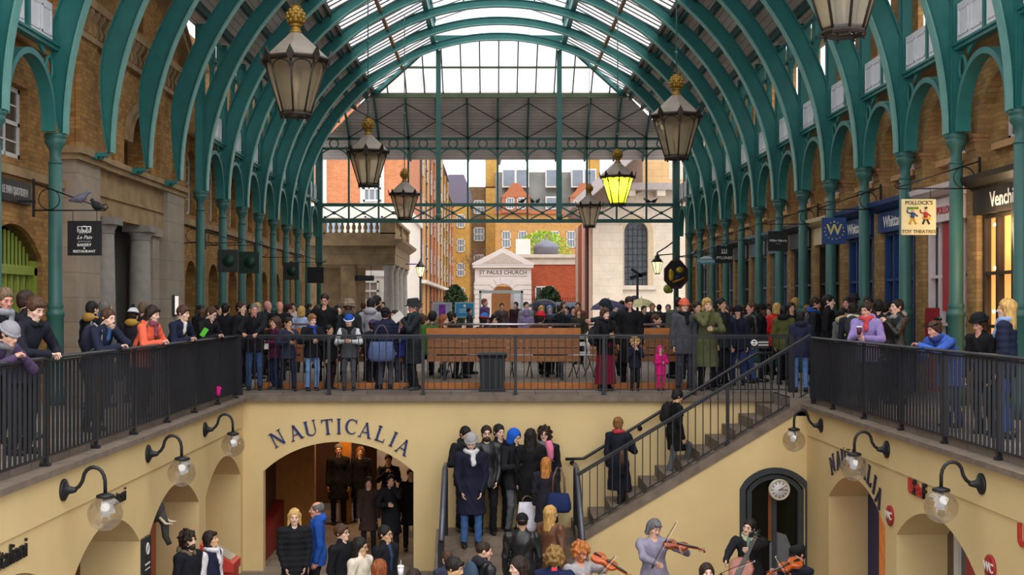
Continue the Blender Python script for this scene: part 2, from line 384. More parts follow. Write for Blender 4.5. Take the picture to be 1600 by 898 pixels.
m = MB(); m.box(-7.27, -7.21, 8, 20.55, 3.50, 3.64); struct(m, 'trim_8', STONEW)
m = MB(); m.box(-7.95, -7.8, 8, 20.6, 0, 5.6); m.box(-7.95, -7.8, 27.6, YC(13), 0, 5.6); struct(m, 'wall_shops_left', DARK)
# sash windows of the right wall and the left wall
WG = mat('window_glass', '4a4640', .12, 0, .2, 2, spec=.6)
def sash(name, X, yc, hw, z0, z1, crown, sgn, arch=True):
    m = MB(); b = .055
    def bx(ya, yb, za, zb, d0=0, d1=.05): m.box(min(X+sgn*d0, X+sgn*d1), max(X+sgn*d0, X+sgn*d1), ya, yb, za, zb)
    for y in (yc-hw, yc+hw-b*1.3): bx(y, y+b*1.3, z0, z1)
    bx(yc-hw, yc+hw, z0, z0+.09); zm = (z0+crown)/2; bx(yc-hw, yc+hw, zm-.03, zm+.03, .0, .06)
    bx(yc-.014, yc+.014, z0, crown-.02)
    for k in range(1, 4): bx(yc-hw, yc+hw, z0+(crown-z0)*k/4-.012, z0+(crown-z0)*k/4+.012, .01, .04)
    if arch:
        pts = arc_pts(yc-hw, yc+hw, z1, crown, 10)
        m.sweep([(X+sgn*.025, y, z) for y, z in pts], [(-.0, -.025), (.06, -.025), (.06, .025), (-.0, .025)], side=(1, 0, 0))
    else: bx(yc-hw, yc+hw, crown-.07, crown)
    o = struct(m, name, WHITE)
    g = MB(); pts = [(yc-hw, z0)]+[(yc+hw, z0)]+[(y, z) for y, z in reversed(arc_pts(yc-hw, yc+hw, z1, crown, 10))]
    g.prism(pts, X+sgn*.03, X+sgn*.04, 'x'); g.build('pane', WG, o)
    return o
wn = 1
for a, b in bays[1:]:
    yc = (a+b)/2+.12; sash('window_%d' % wn, 7.72, yc, .45, 3.99, 4.75, 5.14, 1); wn += 1
    m = MB(); m.box(7.52, 7.75, yc-.6, yc+.6, 3.88, 3.98); struct(m, 'sill_trim_%d' % wn, mat('sandstone_sill', 'c09468', .8))
    m = MB(); m.box(7.37, 7.6, a-.15, a+.27, 4.06, 4.12); m.box(7.40, 7.6, a-.13, a+.25, 3.94, 4.06); m.box(7.34, 7.6, a-.18, a+.30, 4.12, 4.17)
    struct(m, 'impost_trim_%d' % wn, mat('impost_brickwork', 'a67c52', .85, 0, .25, 12))
sash('window_%d' % wn, -7.40, 18.42, .57, 3.79, 4.9, 4.9, -1, False); wn += 1
for a, b in lb:
    sash('window_%d' % wn, -7.42, (a+b)/2, .41, 3.73, 5.0, 5.28, -1); wn += 1
# roof: boarded slopes, glazed slopes, lantern, hip end
SL = .546; zr = lambda x: CAP+5.10+.17+SL*(4.58-abs(x))
YN = 13.0
for sg, nm in ((-1, 'ceiling_left'), (1, 'ceiling_right')):
    m = MB(); a, b = XC+sg*7.15, XC+sg*4.58
    p = [(a, YN, zr(7.15)), (b, YN, zr(4.58)), (b, 44.8, zr(4.58)), (a, 47.6, zr(7.15))]
    m.loft([p, [(x, y, z+.06) for x, y, z in p]]); struct(m, nm, BOARD)
    m = MB(); a, b = XC+sg*4.58, XC+sg*2.26
    m.quad((a, YN, zr(4.58)), (b, YN, zr(2.26)), (b, 42.4, zr(2.26)), (a, 44.8, zr(4.58)))
    struct(m, 'roof_glazing_left' if sg < 0 else 'roof_glazing_right', RGLASS)
    # bars up the slope
    m = MB(); y = 14.0
    while y < 44.4:
        top = 2.26 if y < 42.4 else 2.26+(y-42.4)/2.4*2.32
        m.bar((XC+sg*4.6, y, zr(4.6)), (XC+sg*top, y, zr(top)), .035, .06); y += .3879
    m.bar((XC+sg*4.6, YN, zr(4.6)-.05), (XC+sg*4.6, 44.8, zr(4.6)-.05), .10, .16)
    struct(m, 'glazing_bars_trim_%d' % (1 if sg < 0 else 2), mat('dark_glazing_bar', '4a423e', .6))
    m = MB(); m.bar((XC+sg*3.45, YN, zr(3.45)-.05), (XC+sg*3.45, 43.6, zr(3.45)-.05), .09, .1)
    struct(m, 'glazing_purlin_trim_%d' % (1 if sg < 0 else 2), mat('brown_purlin', '8a6a48', .7))
    m = MB(); x2 = XC+sg*2.26
    m.bar((x2, YN, zr(2.26)-.02), (x2, 42.4, zr(2.26)-.02), .16, .22); m.bar((x2, YN, zr(2.26)+.75), (x2, 42.4, zr(2.26)+.75), .14, .16)
    y = YC(-2)
    while y < 42.5:
        m.box(x2-.05, x2+.05, y-.09, y+.09, zr(2.26), zr(2.26)+.75); y += 2.327/2
    struct(m, 'lantern_posts_trim_%d' % (1 if sg < 0 else 2), TEAL)
    m = MB(); m.quad((x2, YN, zr(2.26)+.75), (XC, YN, zr(2.26)+1.55), (XC, 42.4, zr(2.26)+1.55), (x2, 42.4, zr(2.26)+.75))
    struct(m, 'lantern_glazing_left' if sg < 0 else 'lantern_glazing_right', RGLASS)
    m = MB(); y = 16.0
    while y < 42.5: m.bar((x2, y, zr(2.26)+.75), (XC, y, zr(2.26)+1.55), .03, .05); y += .776
    m.bar((XC+sg*1.2, YN, zr(2.26)+1.12), (XC+sg*1.2, 42.4, zr(2.26)+1.12), .05, .06)
    struct(m, 'lantern_bars_trim_%d' % (1 if sg < 0 else 2), mat('dark_glazing_bar'))
    for k, xx in enumerate((6.75, 6.05, 5.35, 4.85)):
        m = MB(); m.bar((XC+sg*xx, YN, zr(xx)-.07), (XC+sg*xx, 44.6+(xx-4.58), zr(xx)-.09), .10, .20)
        struct(m, 'purlin_trim_%d' % (k+1+(4 if sg > 0 else 0)), mat('purlin_green', '1b4641', .5))
# hip end
hz = lambda y: 9.38-.627*(y-44.8)
m = MB(); p = [(XC-4.6, 44.8, hz(44.8)), (XC+4.6, 44.8, hz(44.8)), (XC+7.6, 48.1, hz(48.1)), (XC-7.6, 48.1, hz(48.1))]
m.loft([p, [(x, y, z+.08) for x, y, z in p]]); struct(m, 'ceiling_hip', BOARDH)
m = MB(); m.quad((XC-4.6, 44.8, hz(44.8)), (XC+4.6, 44.8, hz(44.8)), (XC+2.26, 42.4, hz(42.4)), (XC-2.26, 42.4, hz(42.4)))
struct(m, 'roof_glazing_hip', RGLASS)
m = MB()
for k in range(-6, 7):
    x = XC+k*.68; t = min(1, max(0, (4.6-abs(k*.68))/2.34))
    m.bar((x, 44.8, hz(44.8)-.02), (x, 44.8-2.4*t, hz(44.8-2.4*t)-.02), .045, .05)
struct(m, 'hip_bars_trim', mat('dark_glazing_bar'))
m = MB(); m.bar((XC-4.7, 44.75, hz(44.8)-.12), (XC+4.7, 44.75, hz(44.8)-.12), .14, .14); m.bar((XC-3.4, 43.6, hz(43.6)-.05), (XC+3.4, 43.6, hz(43.6)-.05), .07, .07)
struct(m, 'hip_beam_trim', mat('brown_green_beam', '5d6a4c', .6))
m = MB()
for sg in (-1, 1): m.bar((XC+sg*4.65, 44.8, hz(44.8)-.1), (XC+sg*2.26, 42.4, hz(42.4)-.1), .12, .2)
m.bar((XC-2.3, 42.4, hz(42.4)-.02), (XC+2.3, 42.4, hz(42.4)-.02), .14, .18)
struct(m, 'hip_rafter_trim', TEAL)

m = MB(); m.box(-8.3, -7.62, 20.3, 28.2, 6.3, 9.6); struct(m, 'wall_portico_upper', BRICK)
# ================================================================ IRONWORK
def make_column():
    t = empty('iron_column')
    m = MB(); m.lathe([(.15, 0), (.15, .25), (.125, .3), (.125, 1.36), (.14, 1.38), (.14, 1.43), (.115, 1.46), (.115, 1.5), (.13, 1.53), (.105, 1.58), (.10, 3.72), (.085, 3.73)], 18)
    m.build('shaft', TEALD, t)
    m = MB(); m.lathe([(.085, 3.72), (.11, 3.735), (.11, 3.755), (.085, 3.77), (.085, 3.9), (.10, 3.96), (.155, 4.04), (.155, 4.10), (.145, 4.11), (.17, 4.13), (.17, 4.19)], 18)
    m.build('capital', TEALD, t); return t
def make_rib():
    t = empty('arch_rib'); N = 72; A, B = 6.79, 6.54
    fr = []
    for i in range(N+1):
        th = PI*i/N; c, s_ = math.cos(th), math.sin(th)
        p = Vector((A*c, 0, CAP+B*s_)); n = Vector((c/A, 0, s_/B)).normalized()
        q = min(th, PI-th)
        tt = .43+(.25-.43)*min(1, max(0, (q-R(13))/R(62)))
        if q < R(14): tt = .10+(.43-.10)*q/R(14)
        fr.append((p, n, tt))
    w = MB(); w.loft([[p+Vector((0, y, 0))+n*a for y, a in ((-.025, .02), (-.025, tt), (.025, tt), (.025, .02))] for p, n, tt in fr]); w.build('web', TEAL, t)
    w = MB(); w.loft([[p+Vector((0, y, 0))+n*a for y, a in ((-.1, 0), (-.1, .03), (.1, .03), (.1, 0))] for p, n, tt in fr]); w.build('inner_flange', mat('pale_flange_green', '6ba59c', .4, 0, .12, 3), t)  # inner flange in a paler green than the web
    w = MB(); w.loft([[p+Vector((0, y, 0))+n*a for y, a in ((-.07, tt-.025), (-.07, tt), (.07, tt), (.07, tt-.025))] for p, n, tt in fr]); w.build('outer_flange', TEAL, t)
    w = MB()
    for k in range(2, N-1):
        p, n, tt = fr[k]
        for a in (.055, tt-.05): w.ball(p+n*a+Vector((0, -.026, 0)), .014, 6, 3)
    o = w.build('rivet_row', TEAL, t, kind='stuff'); return t
def make_bay():
    """one bay of the arcade: y 0..2.327 between two columns, at x = 0; z from the capital"""
    t = empty('arcade_bay'); L = 2.327; c = L/2; r = .935
    arc = [(0, c-r*math.cos(PI*i/24), CAP+.15+r*math.sin(PI*i/24)) for i in range(25)]
    arc = [(0, c-r, CAP)]+arc+[(0, c+r, CAP)]
    m = MB(); m.sweep(arc, [(0, -.10), (.09, -.10), (.09, .10), (0, .10)], side=(1, 0, 0)); m.build('arch_band', TEAL, t)
    for y in (.27, L-.27):
        m = MB(); m.tube([(0, y+.13*math.cos(2*PI*i/14), CAP+.98+.17*math.sin(2*PI*i/14)) for i in range(14)], .03, 6, loop=True); m.build('spandrel_ring', TEAL, t)
    for y in (.62, L-.62):
        m = MB(); m.prism([(y-.13, CAP+1.27), (y+.13, CAP+1.27), (y-.13 if y < 1 else y+.13, CAP+1.12)], -.02, .02, 'x'); m.build('spandrel_gusset', TEAL, t)
    m = MB(); m.box(-.07, .07, 0, L, CAP+1.27, CAP+1.33); m.box(-.10, .10, 0, L, CAP+1.33, CAP+1.37); m.build('beam', TEAL, t)
    m = MB(); m.box(-.08, .08, -.09, .09, CAP, CAP+3.85); m.box(-.11, .11, -.05, .05, CAP, CAP+3.85); m.build('post', TEAL, t)
    m = MB(); m.box(-.05, .05, c-.045, c+.045, CAP+1.37, CAP+3.85); m.build('mullion', TEAL, t)
    for a, b in ((.12, c-.07), (c+.07, L-.12)):
        m = MB(); m.box(-.03, .0, a, b, CAP+1.40, CAP+1.98); n = 2
        for k in range(n):
            w = (b-a)/n; y0, y1 = a+w*k+.05, a+w*(k+1)-.05
            for s0, s1 in ((-.045, -.03), (0, .015)):
                m.box(s0, s1, y0, y1, CAP+1.47, CAP+1.50); m.box(s0, s1, y0, y1, CAP+1.86, CAP+1.89); m.box(s0, s1, y0, y0+.03, CAP+1.47, CAP+1.89); m.box(s0, s1, y1-.03, y1, CAP+1.47, CAP+1.89)
        m.build('parapet_panel', mat('white_panel', 'e4e4e8', .5, 0, .04, 4), t)
    m = MB()
    for z in (3.25, 3.72): m.box(-.04, .04, 0, L, CAP+z, CAP+z+.06)
    k = 0
    for i in range(9):
        y = L*i/8; m.box(-.025, .025, y-.02, y+.02, CAP+3.25, CAP+3.75)
    for y0 in (0, c):
        m.sweep([(0, y0+c/2-.5*math.cos(PI*i/10), CAP+2.95+.32*math.sin(PI*i/10)) for i in range(11)], [(0, -.03), (.045, -.03), (.045, .03), (0, .03)], side=(1, 0, 0))
    m.build('eave_frieze', TEAL, t); return t
col0 = make_column(); rib0 = make_rib(); bay0 = make_bay()
used = set()
def place(src, loc, rz=0, **k):
    if src.name not in used: used.add(src.name); src.location = loc; src.rotation_euler = (0, 0, rz); return tag(src, **k)
    return tree_copy(src, loc, rz, **k)
for side, X, idx in (('right', XR, range(-1, 14)), ('left', XL, [-1, 0, 1]+list(range(5, 14)))):
    for n, i in enumerate(idx):
        if i == 13: continue
        place(col0, (X, YC(i), 0), label='green iron column, %s from the front along the %s-hand arcade' % (ORD[n], side), cat='column', group='green iron columns of the %s arcade' % side)
for n, i in enumerate(range(-1, 12)):
    place(rib0, (XC, YC(i), 0), label='%s green iron roof arch counting from the front of the hall' % ORD[n], cat='roof arch', group='curved green roof arches')
for side, X, idx in (('right', XR, range(-1, 13)), ('left', XL, [-1, 0]+list(range(5, 13)))):
    for n, i in enumerate(idx):
        place(bay0, (X, YC(i), 0), label='green iron arcade bay with white parapet panels, %s from the front on the %s' % (ORD[n], side), cat='arcade bay', group='arcade bays of the %s side' % side)
# posts of the last arcade bay at the left portico, brackets under the ribs that land on its brickwork
for n, i in enumerate((2, 3, 4)):
    m = MB(); m.box(-.06, .2, -.08, .08, -.07, 0); m.box(-.08, .04, -.10, .10, -.11, -.06); m.ball((.08, 0, -.08), .05, 8, 5)
    m.build('arch_shoe', TEAL, None, (XL-.12, YC(i), CAP), label='green iron shoe under the %s arch that lands on the brick portico' % ORD[n], cat='bracket', group='iron shoes on the portico')
# ---- end screen
YE = 46.75; sc = F/YE
t = empty('end_screen', (0, YE, 0), label='green iron screen with rings, arches and crossed bars closing the far end of the hall', cat='iron screen')
zt, zb = 5.42, 4.80; xs = [-6.7+1.1435*i for i in range(13)]
for z, h in ((zt, .12), (zb, .14)):
    m = MB(); m.box(xs[0], xs[-1], -.06, .06, z-h/2, z+h/2); m.build('lattice_chord', TEALD, t)
for a, b in zip(xs, xs[1:]):
    m = MB(); m.bar((a, 0, zb), (b, 0, zt), .05, .05); m.bar((a, .03, zt), (b, .03, zb), .05, .05); m.lathe([(.07, -.03), (.07, .03)], 8, M=Matrix.Translation(((a+b)/2, 0, (zt+zb)/2)) @ Matrix.Rotation(R(90), 4, 'X')); m.build('cross_brace', TEALD, t)
for k, x in enumerate(xs[1:-1]):
    m = MB(); m.box(x-.035, x+.035, -.05, .05, zb, 8.05); m.build('mullion', TEALD, t)
for px in (685, 874):
    x = (px-CX)*42.3/F; m = MB(); m.box(x-.085, x+.085, 42.26-YE, 42.34-YE, 4.75, 10.42); m.lathe([(.02, 4.5), (.1, 4.56), (.11, 4.68), (.06, 4.75)], 10, c=(x, 42.3-YE, 0)); m.build('hanger', TEALD, t)
for z in (7.96, 7.58):
    m = MB(); m.box(xs[0], xs[-1], -.05, .05, z-.045, z+.045); m.build('ring_beam', TEALD, t)
for a, b in zip(xs, xs[1:]):
    c = (a+b)/2
    m = MB(); m.tube([(c+.17*math.cos(2*PI*i/16), 0, 7.77+.17*math.sin(2*PI*i/16)) for i in range(16)], .028, 6, loop=True); m.build('ring', TEALD, t)
    m = MB(); m.sweep([(c-.54*math.cos(PI*i/14), 0, 7.15+.40*math.sin(PI*i/14)) for i in range(15)], [(0, -.03), (.045, -.03), (.045, .03), (0, .03)], side=(0, 1, 0)); m.build('arch', TEALD, t)
for x in (xs[0]-.0, xs[-1]+.0):
    m = MB(); m.box(x-.13, x+.13, -.12, .12, 3.3, 8.0); m.lathe([(.17, 3.2), (.17, 3.3), (.1, 3.0), (.1, 0)][::-1], 14, c=(x, 0, 0)); m.build('corner_post', TEALD, t)
for k, x in enumerate(xs[1:-1]):
    m = MB(); m.bar((x*1.0, 44.9-YE, hz(44.9)-.1), (x, 48-YE, hz(48)-.1), .07, .12); m.build('hip_rafter', TEALD, t)
for a, b in zip(xs[1:-2:2], xs[3::2]):
    m = MB(); m.tube([(a, 45-YE, hz(45)-.22), (b, 46.7-YE, hz(46.7)-.2)], .018, 5); m.tube([(b, 45-YE, hz(45)-.22), (a, 46.7-YE, hz(46.7)-.2)], .018, 5); m.build('tie_rod', IRON, t)
# ---- hanging lanterns
LGL = glass_mat('lantern_glass', 'f4ead6', .62, .15, .06)
LGLIT = glass_mat('lit_lantern_glass', 'dce64e', .85, .2, .04)
LROOF = mat('lantern_roof', '80766a', .6, .2, .2, 4)
BRZ = mat('bronze_frame', '2e2620', .5, .3, .2, 10)
def lantern(x, y, z, glassm, lit=False, label=''):
    t = empty('hanging_lantern', (x, y, z), label=label, cat='lantern', group='octagonal lanterns hung from the roof'); a0 = -PI/2; n = 8
    m = MB(); m.lathe([(.46, .76), (.465, .775), (.075, 1.14), (.06, 1.15)], n, sm=False, a0=a0); m.build('roof', LROOF, t)
    m = MB(); m.lathe([(.085, 1.13), (.085, 1.16), (.065, 1.17), (.065, 1.22), (.09, 1.23), (.09, 1.25)], 14); m.build('collar', GILT, t)
    m = MB(); prof = [(.05, 1.25), (.10, 1.29), (.118, 1.34), (.115, 1.40), (.085, 1.45), (.06, 1.47), (.075, 1.50)]
    m.lathe(prof, 14)
    for r_, z_ in ((.105, 1.295), (.12, 1.345), (.112, 1.395), (.085, 1.44)):
        for k in range(9):
            a = 2*PI*(k+(.5 if z_ in (1.345, 1.44) else 0))/9; m.ball((r_*math.cos(a), r_*math.sin(a), z_), .028, 6, 4)
    for k in range(7):
        a = 2*PI*k/7; m.loft([[(.03*math.cos(a+d), .03*math.sin(a+d), 1.46) for d in (-.5, 0, .5)], [(.10*math.cos(a+d), .10*math.sin(a+d), 1.53) for d in (-.12, 0, .12)]])
    m.build('finial', GILT, t)
    pts = lambda r_, z_: [(r_*math.cos(a0+2*PI*k/n), r_*math.sin(a0+2*PI*k/n), z_) for k in range(n)]
    m = MB(); m.tube(pts(.455, .755), .028, 6, loop=True, sm=False); m.tube(pts(.42, .73), .02, 6, loop=True, sm=False); m.build('eave_ring', BRZ, t)
    m = MB(); m.tube(pts(.20, .0), .028, 6, loop=True, sm=False); m.tube(pts(.195, .045), .014, 6, loop=True, sm=False)
    for p in pts(.2, -.04): m.ball(p, .018, 6, 4)
    m.build('base_ring', BRZ, t)
    for p, q, e in zip(pts(.2, 0), pts(.43, .74), pts(.5, .80)):
        m = MB(); m.tube([p, q], .014, 6); m.build('glazing_bar', BRZ, t)
        a = math.atan2(e[1], e[0]); M_ = Matrix.Translation((q[0]*1.06, q[1]*1.06, .70)) @ Matrix.Rotation(a, 4, 'Z') @ Matrix.Rotation(R(12), 4, 'Y')
        m = MB(); m.prism([(-.03, 0), (.03, 0), (.052, .08), (.0, .19), (-.052, .08)], -.012, .014, 'x', M=M_); m.build('leaf_crest', BRZ, t)
    g = MB(); a_, b_ = pts(.2, .01), pts(.425, .735)
    for k in range(n):
        j = (k+1) % n; g.quad(a_[k], a_[j], b_[j], b_[k])
    g.build('glass', glassm, t)
    m = MB()
    for k in range(n):
        j = (k+1) % n; A, B_, C_, D_ = Vector(a_[k]), Vector(a_[j]), Vector(b_[j]), Vector(b_[k])
        f = lambda u, v: (A*(1-u)+B_*u)*(1-v)+(D_*(1-u)+C_*u)*v
        m.tube([f(.5-.46*math.cos(PI*i/10), .80+.15*math.sin(PI*i/10))*1.012 for i in range(11)], .009, 5)
    m.build('arched_tracery', BRZ, t)
    m = MB(); m.tube([(0, 0, .05), (0, 0, .6)], .02, 6); m.lathe([(.02, .30), (.06, .33), (.06, .52), (.02, .56)], 10); m.build('burner', mat('mantle_white', 'e8e0d0', .5, emit=9 if lit else 0) if lit else mat('mantle_plain', 'c8c0b0', .5), t)
    if lit:
        l = bpy.data.lights.new('lantern_light', 'POINT'); l.energy = 20; l.color = (.95, 1, .42); l.shadow_soft_size = .07
        o = bpy.data.objects.new('lantern_light', l); COL.objects.link(o); o.parent = t; o.location = (0, 0, .62)
    top = min(zr(x-XC), hz(y))+.03-z
    m = MB(); m.tube([(0, 0, 1.5), (0, 0, top)], .014, 6)
    for zz in (1.9, 3.2): m.ball((0, 0, zz), .035, 8, 5)
    m.build('rod', TEALD, t); return t
for px, by, Y, lab in ((462, 180, 16.8, 'hanging octagonal lantern with gilded finial, large one upper left in front'), (575, 290, 27.1, 'hanging lantern second in the left-hand row, below the boarded roof'),
                       (632, 342, 37.0, 'hanging lantern farthest in the left-hand row, above the stone balustrade'), (1057, 247, 21.9, 'hanging lantern second in the right-hand row, unlit, beside the right arches'),
                       (965, 320, 32.8, 'hanging lantern lit bright yellow-green, third in the right-hand row'), (921, 354, 43.2, 'hanging lantern farthest in the right-hand row, in front of the church eaves'),
                       (1318, 52, 11.9, 'hanging lantern cut off by the top edge, nearest on the right')):
    p = P(px, by, Y); lit = px == 965
    lantern(p.x, p.y, p.z, LGLIT if lit else LGL, lit, lab)
# ---- railings
def railing(name, pts, posts, step, label, zfoot=-.095, h=1.115, bal=True, newel=()):
    """pts: straight run p0->p1 at foot level; posts: distances along it"""
    p0, p1 = Vector(pts[0]), Vector(pts[1]); d = p1-p0; L = d.length; d.normalize()
    flat = Vector((d.x, d.y, 0)).normalized(); ang = math.atan2(flat.y, flat.x)
    t = empty(name, tuple(p0), label=label, cat='railing')
    up = Vector((0, 0, 1)); o = Vector((0, 0, 0))
    m = MB(); q = [(-.034, .0), (-.034, .022), (-.02, .038), (.02, .038), (.034, .022), (.034, .0)]
    n = flat.cross(up)
    m.loft([[c+n*a+up*(h-.038+b) for a, b in q] for c in (o-d*.03, o+d*(L+.03))]); m.build('handrail', RAILM, t)
    m = MB(); m.bar(o+up*.10, o+d*L+up*.10, .035, .018); m.build('bottom_rail', RAILM, t)
    m = MB(); m.bar(o+up*(h-.06), o+d*L+up*(h-.06), .03, .02); m.build('top_rail', RAILM, t)
    pm = None
    for s in posts:
        w = .055 if s not in newel else .10
        m = MB(); c = o+d*s; M_ = Matrix.Translation(c) @ Matrix.Rotation(ang, 4, 'Z')
        m.box(-w/2, w/2, -.02 if w < .1 else -w/2, .02 if w < .1 else w/2, 0, h-.03, M_); m.box(-w/2-.012, w/2+.012, -.04, .04, 0, .03, M_); m.build('post', RAILM, t)
    me = None; s = step*.5
    cnt = 0
    while s < L-.02:
        if min([abs(s-q_) for q_ in posts]+[9]) > .045:
            if me is None:
                m = MB(); M_ = Matrix.Rotation(ang, 4, 'Z'); m.box(-.007, .007, -.0145, .0145, 0, h-.16, M_); b = m.build('baluster', RAILM, t); me = b.data
            else: b = link('baluster', me, t)
            b.location = o+d*s+up*.10; cnt += 1
        s += step
    return t
railing('railing', [(XRL, 10.6, -.095), (XRL, 21.58, -.095)], [.2, 1.74, 3.3, 4.78, 6.35, 7.9, 9.45, 10.95], .125, 'black railing of upright bars along the left gallery edge', newel=(10.95,))
railing('railing', [(XRR, 11.6, -.095), (XRR, 20.3, -.095)], [1.23, 2.77, 4.3, 5.9, 7.5, 8.66], .118, 'black railing of upright bars along the right gallery edge', newel=(8.66,))
railing('railing', [(XRL, 21.6, -.05), (5.3-.02, 21.6, -.05)], [.02, 1.62, 3.29, 4.93, 6.5, 8.1, 9.83], .1225, 'black railing with thin bars along the far gallery edge above the yellow wall', h=1.075, newel=(.02, 9.83))
railing('stair_railing', [(1.42, YS+.045, STZ(1.42)+.13), (5.26, YS+.045, STZ(5.26)+.13)], [2.9], .1265*1.16, 'sloping black railing on the open side of the stair', h=1.06)
m = MB(); m.tube([(1.27, 21.46, -1.17), (1.59, 21.46, -1.16), (4.64, 21.46, .70), (4.92, 21.46, .70)], .028, 8)
for x, z in ((1.4, -1.17), (2.6, -.56), (3.8, .17)): m.tube([(x, 21.46, z), (x, 21.6, z-.08)], .012, 6); m.lathe([(.045, 0), (.045, .02)], 10, M=Matrix.Translation((x, 21.6, z-.08)) @ Matrix.Rotation(R(90), 4, 'X'))
m.build('wall_handrail', RAILM, None, label='black handrail fixed to the yellow wall beside the stair', cat='handrail')
for x, xo, lab in ((-.83, -.83, 'black handrail with bars on the left of the lower steps'), (1.42, 1.46, 'black handrail with bars on the right of the lower steps')):
    t = empty('step_railing', (x, 20.9, -2.3), label=lab, cat='railing')
    pth = [(0, .35, 1.06), (0, -.2, 1.06), (0, -1.6, .10)]
    m = MB(); m.tube(pth, .045, 8); m.build('handrail', mat('steel_handrail', '5a5c66', .35, .4, .1), t)
    m = MB(); m.box(-.05, .05, -1.66, -1.54, -.87, .08); m.build('newel_post', RAILM, t)
    m = MB(); m.box(-.05, .05, -.1, .02, -.1, 1.04); m.build('newel_post', RAILM, t)
    for k in range(11):
        y = -.22-.12*k; zt_ = 1.06-(.96/1.4)*max(0, -.2-y)
        m = MB(); m.box(-.01, .01, y-.01, y+.01, zt_-1.0, zt_); m.build('baluster', RAILM, t)
# ---- globe lamps
GLOBE = glass_mat('clear_globe', 'f4eee4', .24, .06, .20)
def globe_lamp(X, y, sg, lab):
    t = empty('globe_lamp', (X, y, -.36), label=lab, cat='wall lamp', group='globe lamps on swan-neck brackets')
    Mx = Matrix.Rotation(R(90*sg), 4, 'Y')
    m = MB(); m.lathe([(.115, 0), (.115, .02), (.095, .03), (.045, .06), (.03, .12), (.02, .14)], 16, M=Mx); m.build('wall_rose', IRON, t)
    pth = [(.1, .0), (.14, .012), (.18, .04), (.214, .09), (.235, .165), (.262, .205), (.30, .228), (.34, .234), (.385, .224), (.425, .195), (.452, .15), (.465, .09), (.467, -.06)]
    m = MB(); m.tube([(sg*a*.932, 0, b) for a, b in pth], .02, 8); m.build('arm', IRON, t)
    m = MB(); m.lathe([(.03, -.03), (.09, -.05), (.095, -.075), (.05, -.085)], 16, c=(sg*.435, 0, 0)); m.build('cap', IRON, t)
    m = MB(); m.ball((sg*.435, 0, -.24), .178, 24, 16); m.build('globe', GLOBE, t)
    m = MB(); m.lathe([(.02, -.09), (.03, -.1), (.03, -.13), (.042, -.16), (.042, -.24), (.02, -.27)], 12, c=(sg*.435, 0, 0)); m.build('lamp_tube', mat('frosted_tube', '9c9890', .3), t)
for i, y in enumerate((12.5, 15.56, 18.62)): globe_lamp(XLW+.025, y, 1, ('clear globe lamp on a black swan neck, %s on the left yellow wall' % ('nearest', 'middle one', 'farthest')[i]))
for i, y in enumerate((12.93, 16.04, 19.26)): globe_lamp(XRW-.025, y, -1, ('clear globe lamp on a black swan neck, %s on the right yellow wall' % ('nearest', 'middle one', 'farthest')[i]))
# ================================================================ BRICK PORTICO ON THE LEFT
m = MB()
for a, b in ((20.5, 21.75), (26.24, 27.65)): m.box(-7.6, -7.03, a, b, 0, 4.04)
struct(m, 'wall_portico_piers', STONE)
m = MB(); m.box(-7.9, -7.72, 21.7, 26.3, 0, 4.1); struct(m, 'wall_portico_back', mat('grey_green_door_paint', '53534e', .6, 0, .1, 3))
m = MB(); m.box(-7.7, -7.13, 21.75, 26.24, 3.16, 4.04); m.box(-7.7, -7.09, 21.75, 26.24, 3.52, 3.58); struct(m, 'trim_20', STONEW)
m = MB(); m.box(-7.7, -6.90, 20.36, 21.95, 4.10, 4.23); m.box(-7.7, -6.96, 20.42, 21.88, 4.0, 4.10)
m.box(-7.7, -6.95, 21.95, 27.8, 4.10, 4.2); m.box(-7.7, -7.0, 21.9, 27.74, 4.0, 4.10); struct(m, 'trim_21', STONEW)
for y, lab in ((22.5, 'grey stone doric column nearer, beside the pale stone pier'), (24.85, 'grey stone doric column farther, in the portico doorway')):
    t = empty('stone_column', (-7.22, y, 0), label=lab, cat='column'); g = mat('grey_granite', '8f877e', .8, 0, .12, 6, .05)
    m = MB(); m.box(-.28, .28, -.28, .28, 0, .12); m.lathe([(.26, .12), (.27, .17), (.24, .22)], 20); m.build('base', g, t)
    m = MB(); m.lathe([(.235, .22), (.23, 1.2), (.195, 2.86)], 20); m.build('shaft', g, t)
    m = MB(); m.lathe([(.195, 2.86), (.21, 2.88), (.20, 2.92), (.26, 3.03)], 20); m.box(-.28, .28, -.28, .28, 3.03, 3.16); m.build('capital', g, t)
m = MB(); m.box(-7.6, -7.14, 25.5, 26.0, 0, 3.0); m.box(-7.6, -7.08, 25.44, 26.06, 3.0, 3.16); struct(m, 'trim_22', STONE)
m = MB(); frP = lambda u, z, d: (-7.06-d, u, z)
ap = 24.07
arched_wall(m, frP, 20.62, 27.6, 4.2, 6.55, [(23.25, 25.1, 4.22, 4.72, 5.55)], depth=.5, seg=20)
arched_wall(m, frP, 20.62, 27.6, 6.55, lambda u: 6.75+max(0, 3.5-abs(u-ap))*.62, [(23.7, 24.5, 7.0, 7.6, 7.9)], depth=.3)
m.quad((-7.06, 20.62, 4.2), (-7.6, 20.62, 4.2), (-7.6, 20.62, 6.75), (-7.06, 20.62, 6.75))
for a, b in ((20.6, 21.5), (22.5, 22.9), (25.5, 25.9), (26.8, 27.62)): m.box(-7.08, -6.99, a, b, 4.2, 6.5)
struct(m, 'wall_portico_brick', BRICK)
m = MB(); m.box(-8.2, -7.55, 22.8, 25.5, 4.2, 6.0); struct(m, 'wall_portico_recess', mat('brown_wall_recess', '5b4326', .9))
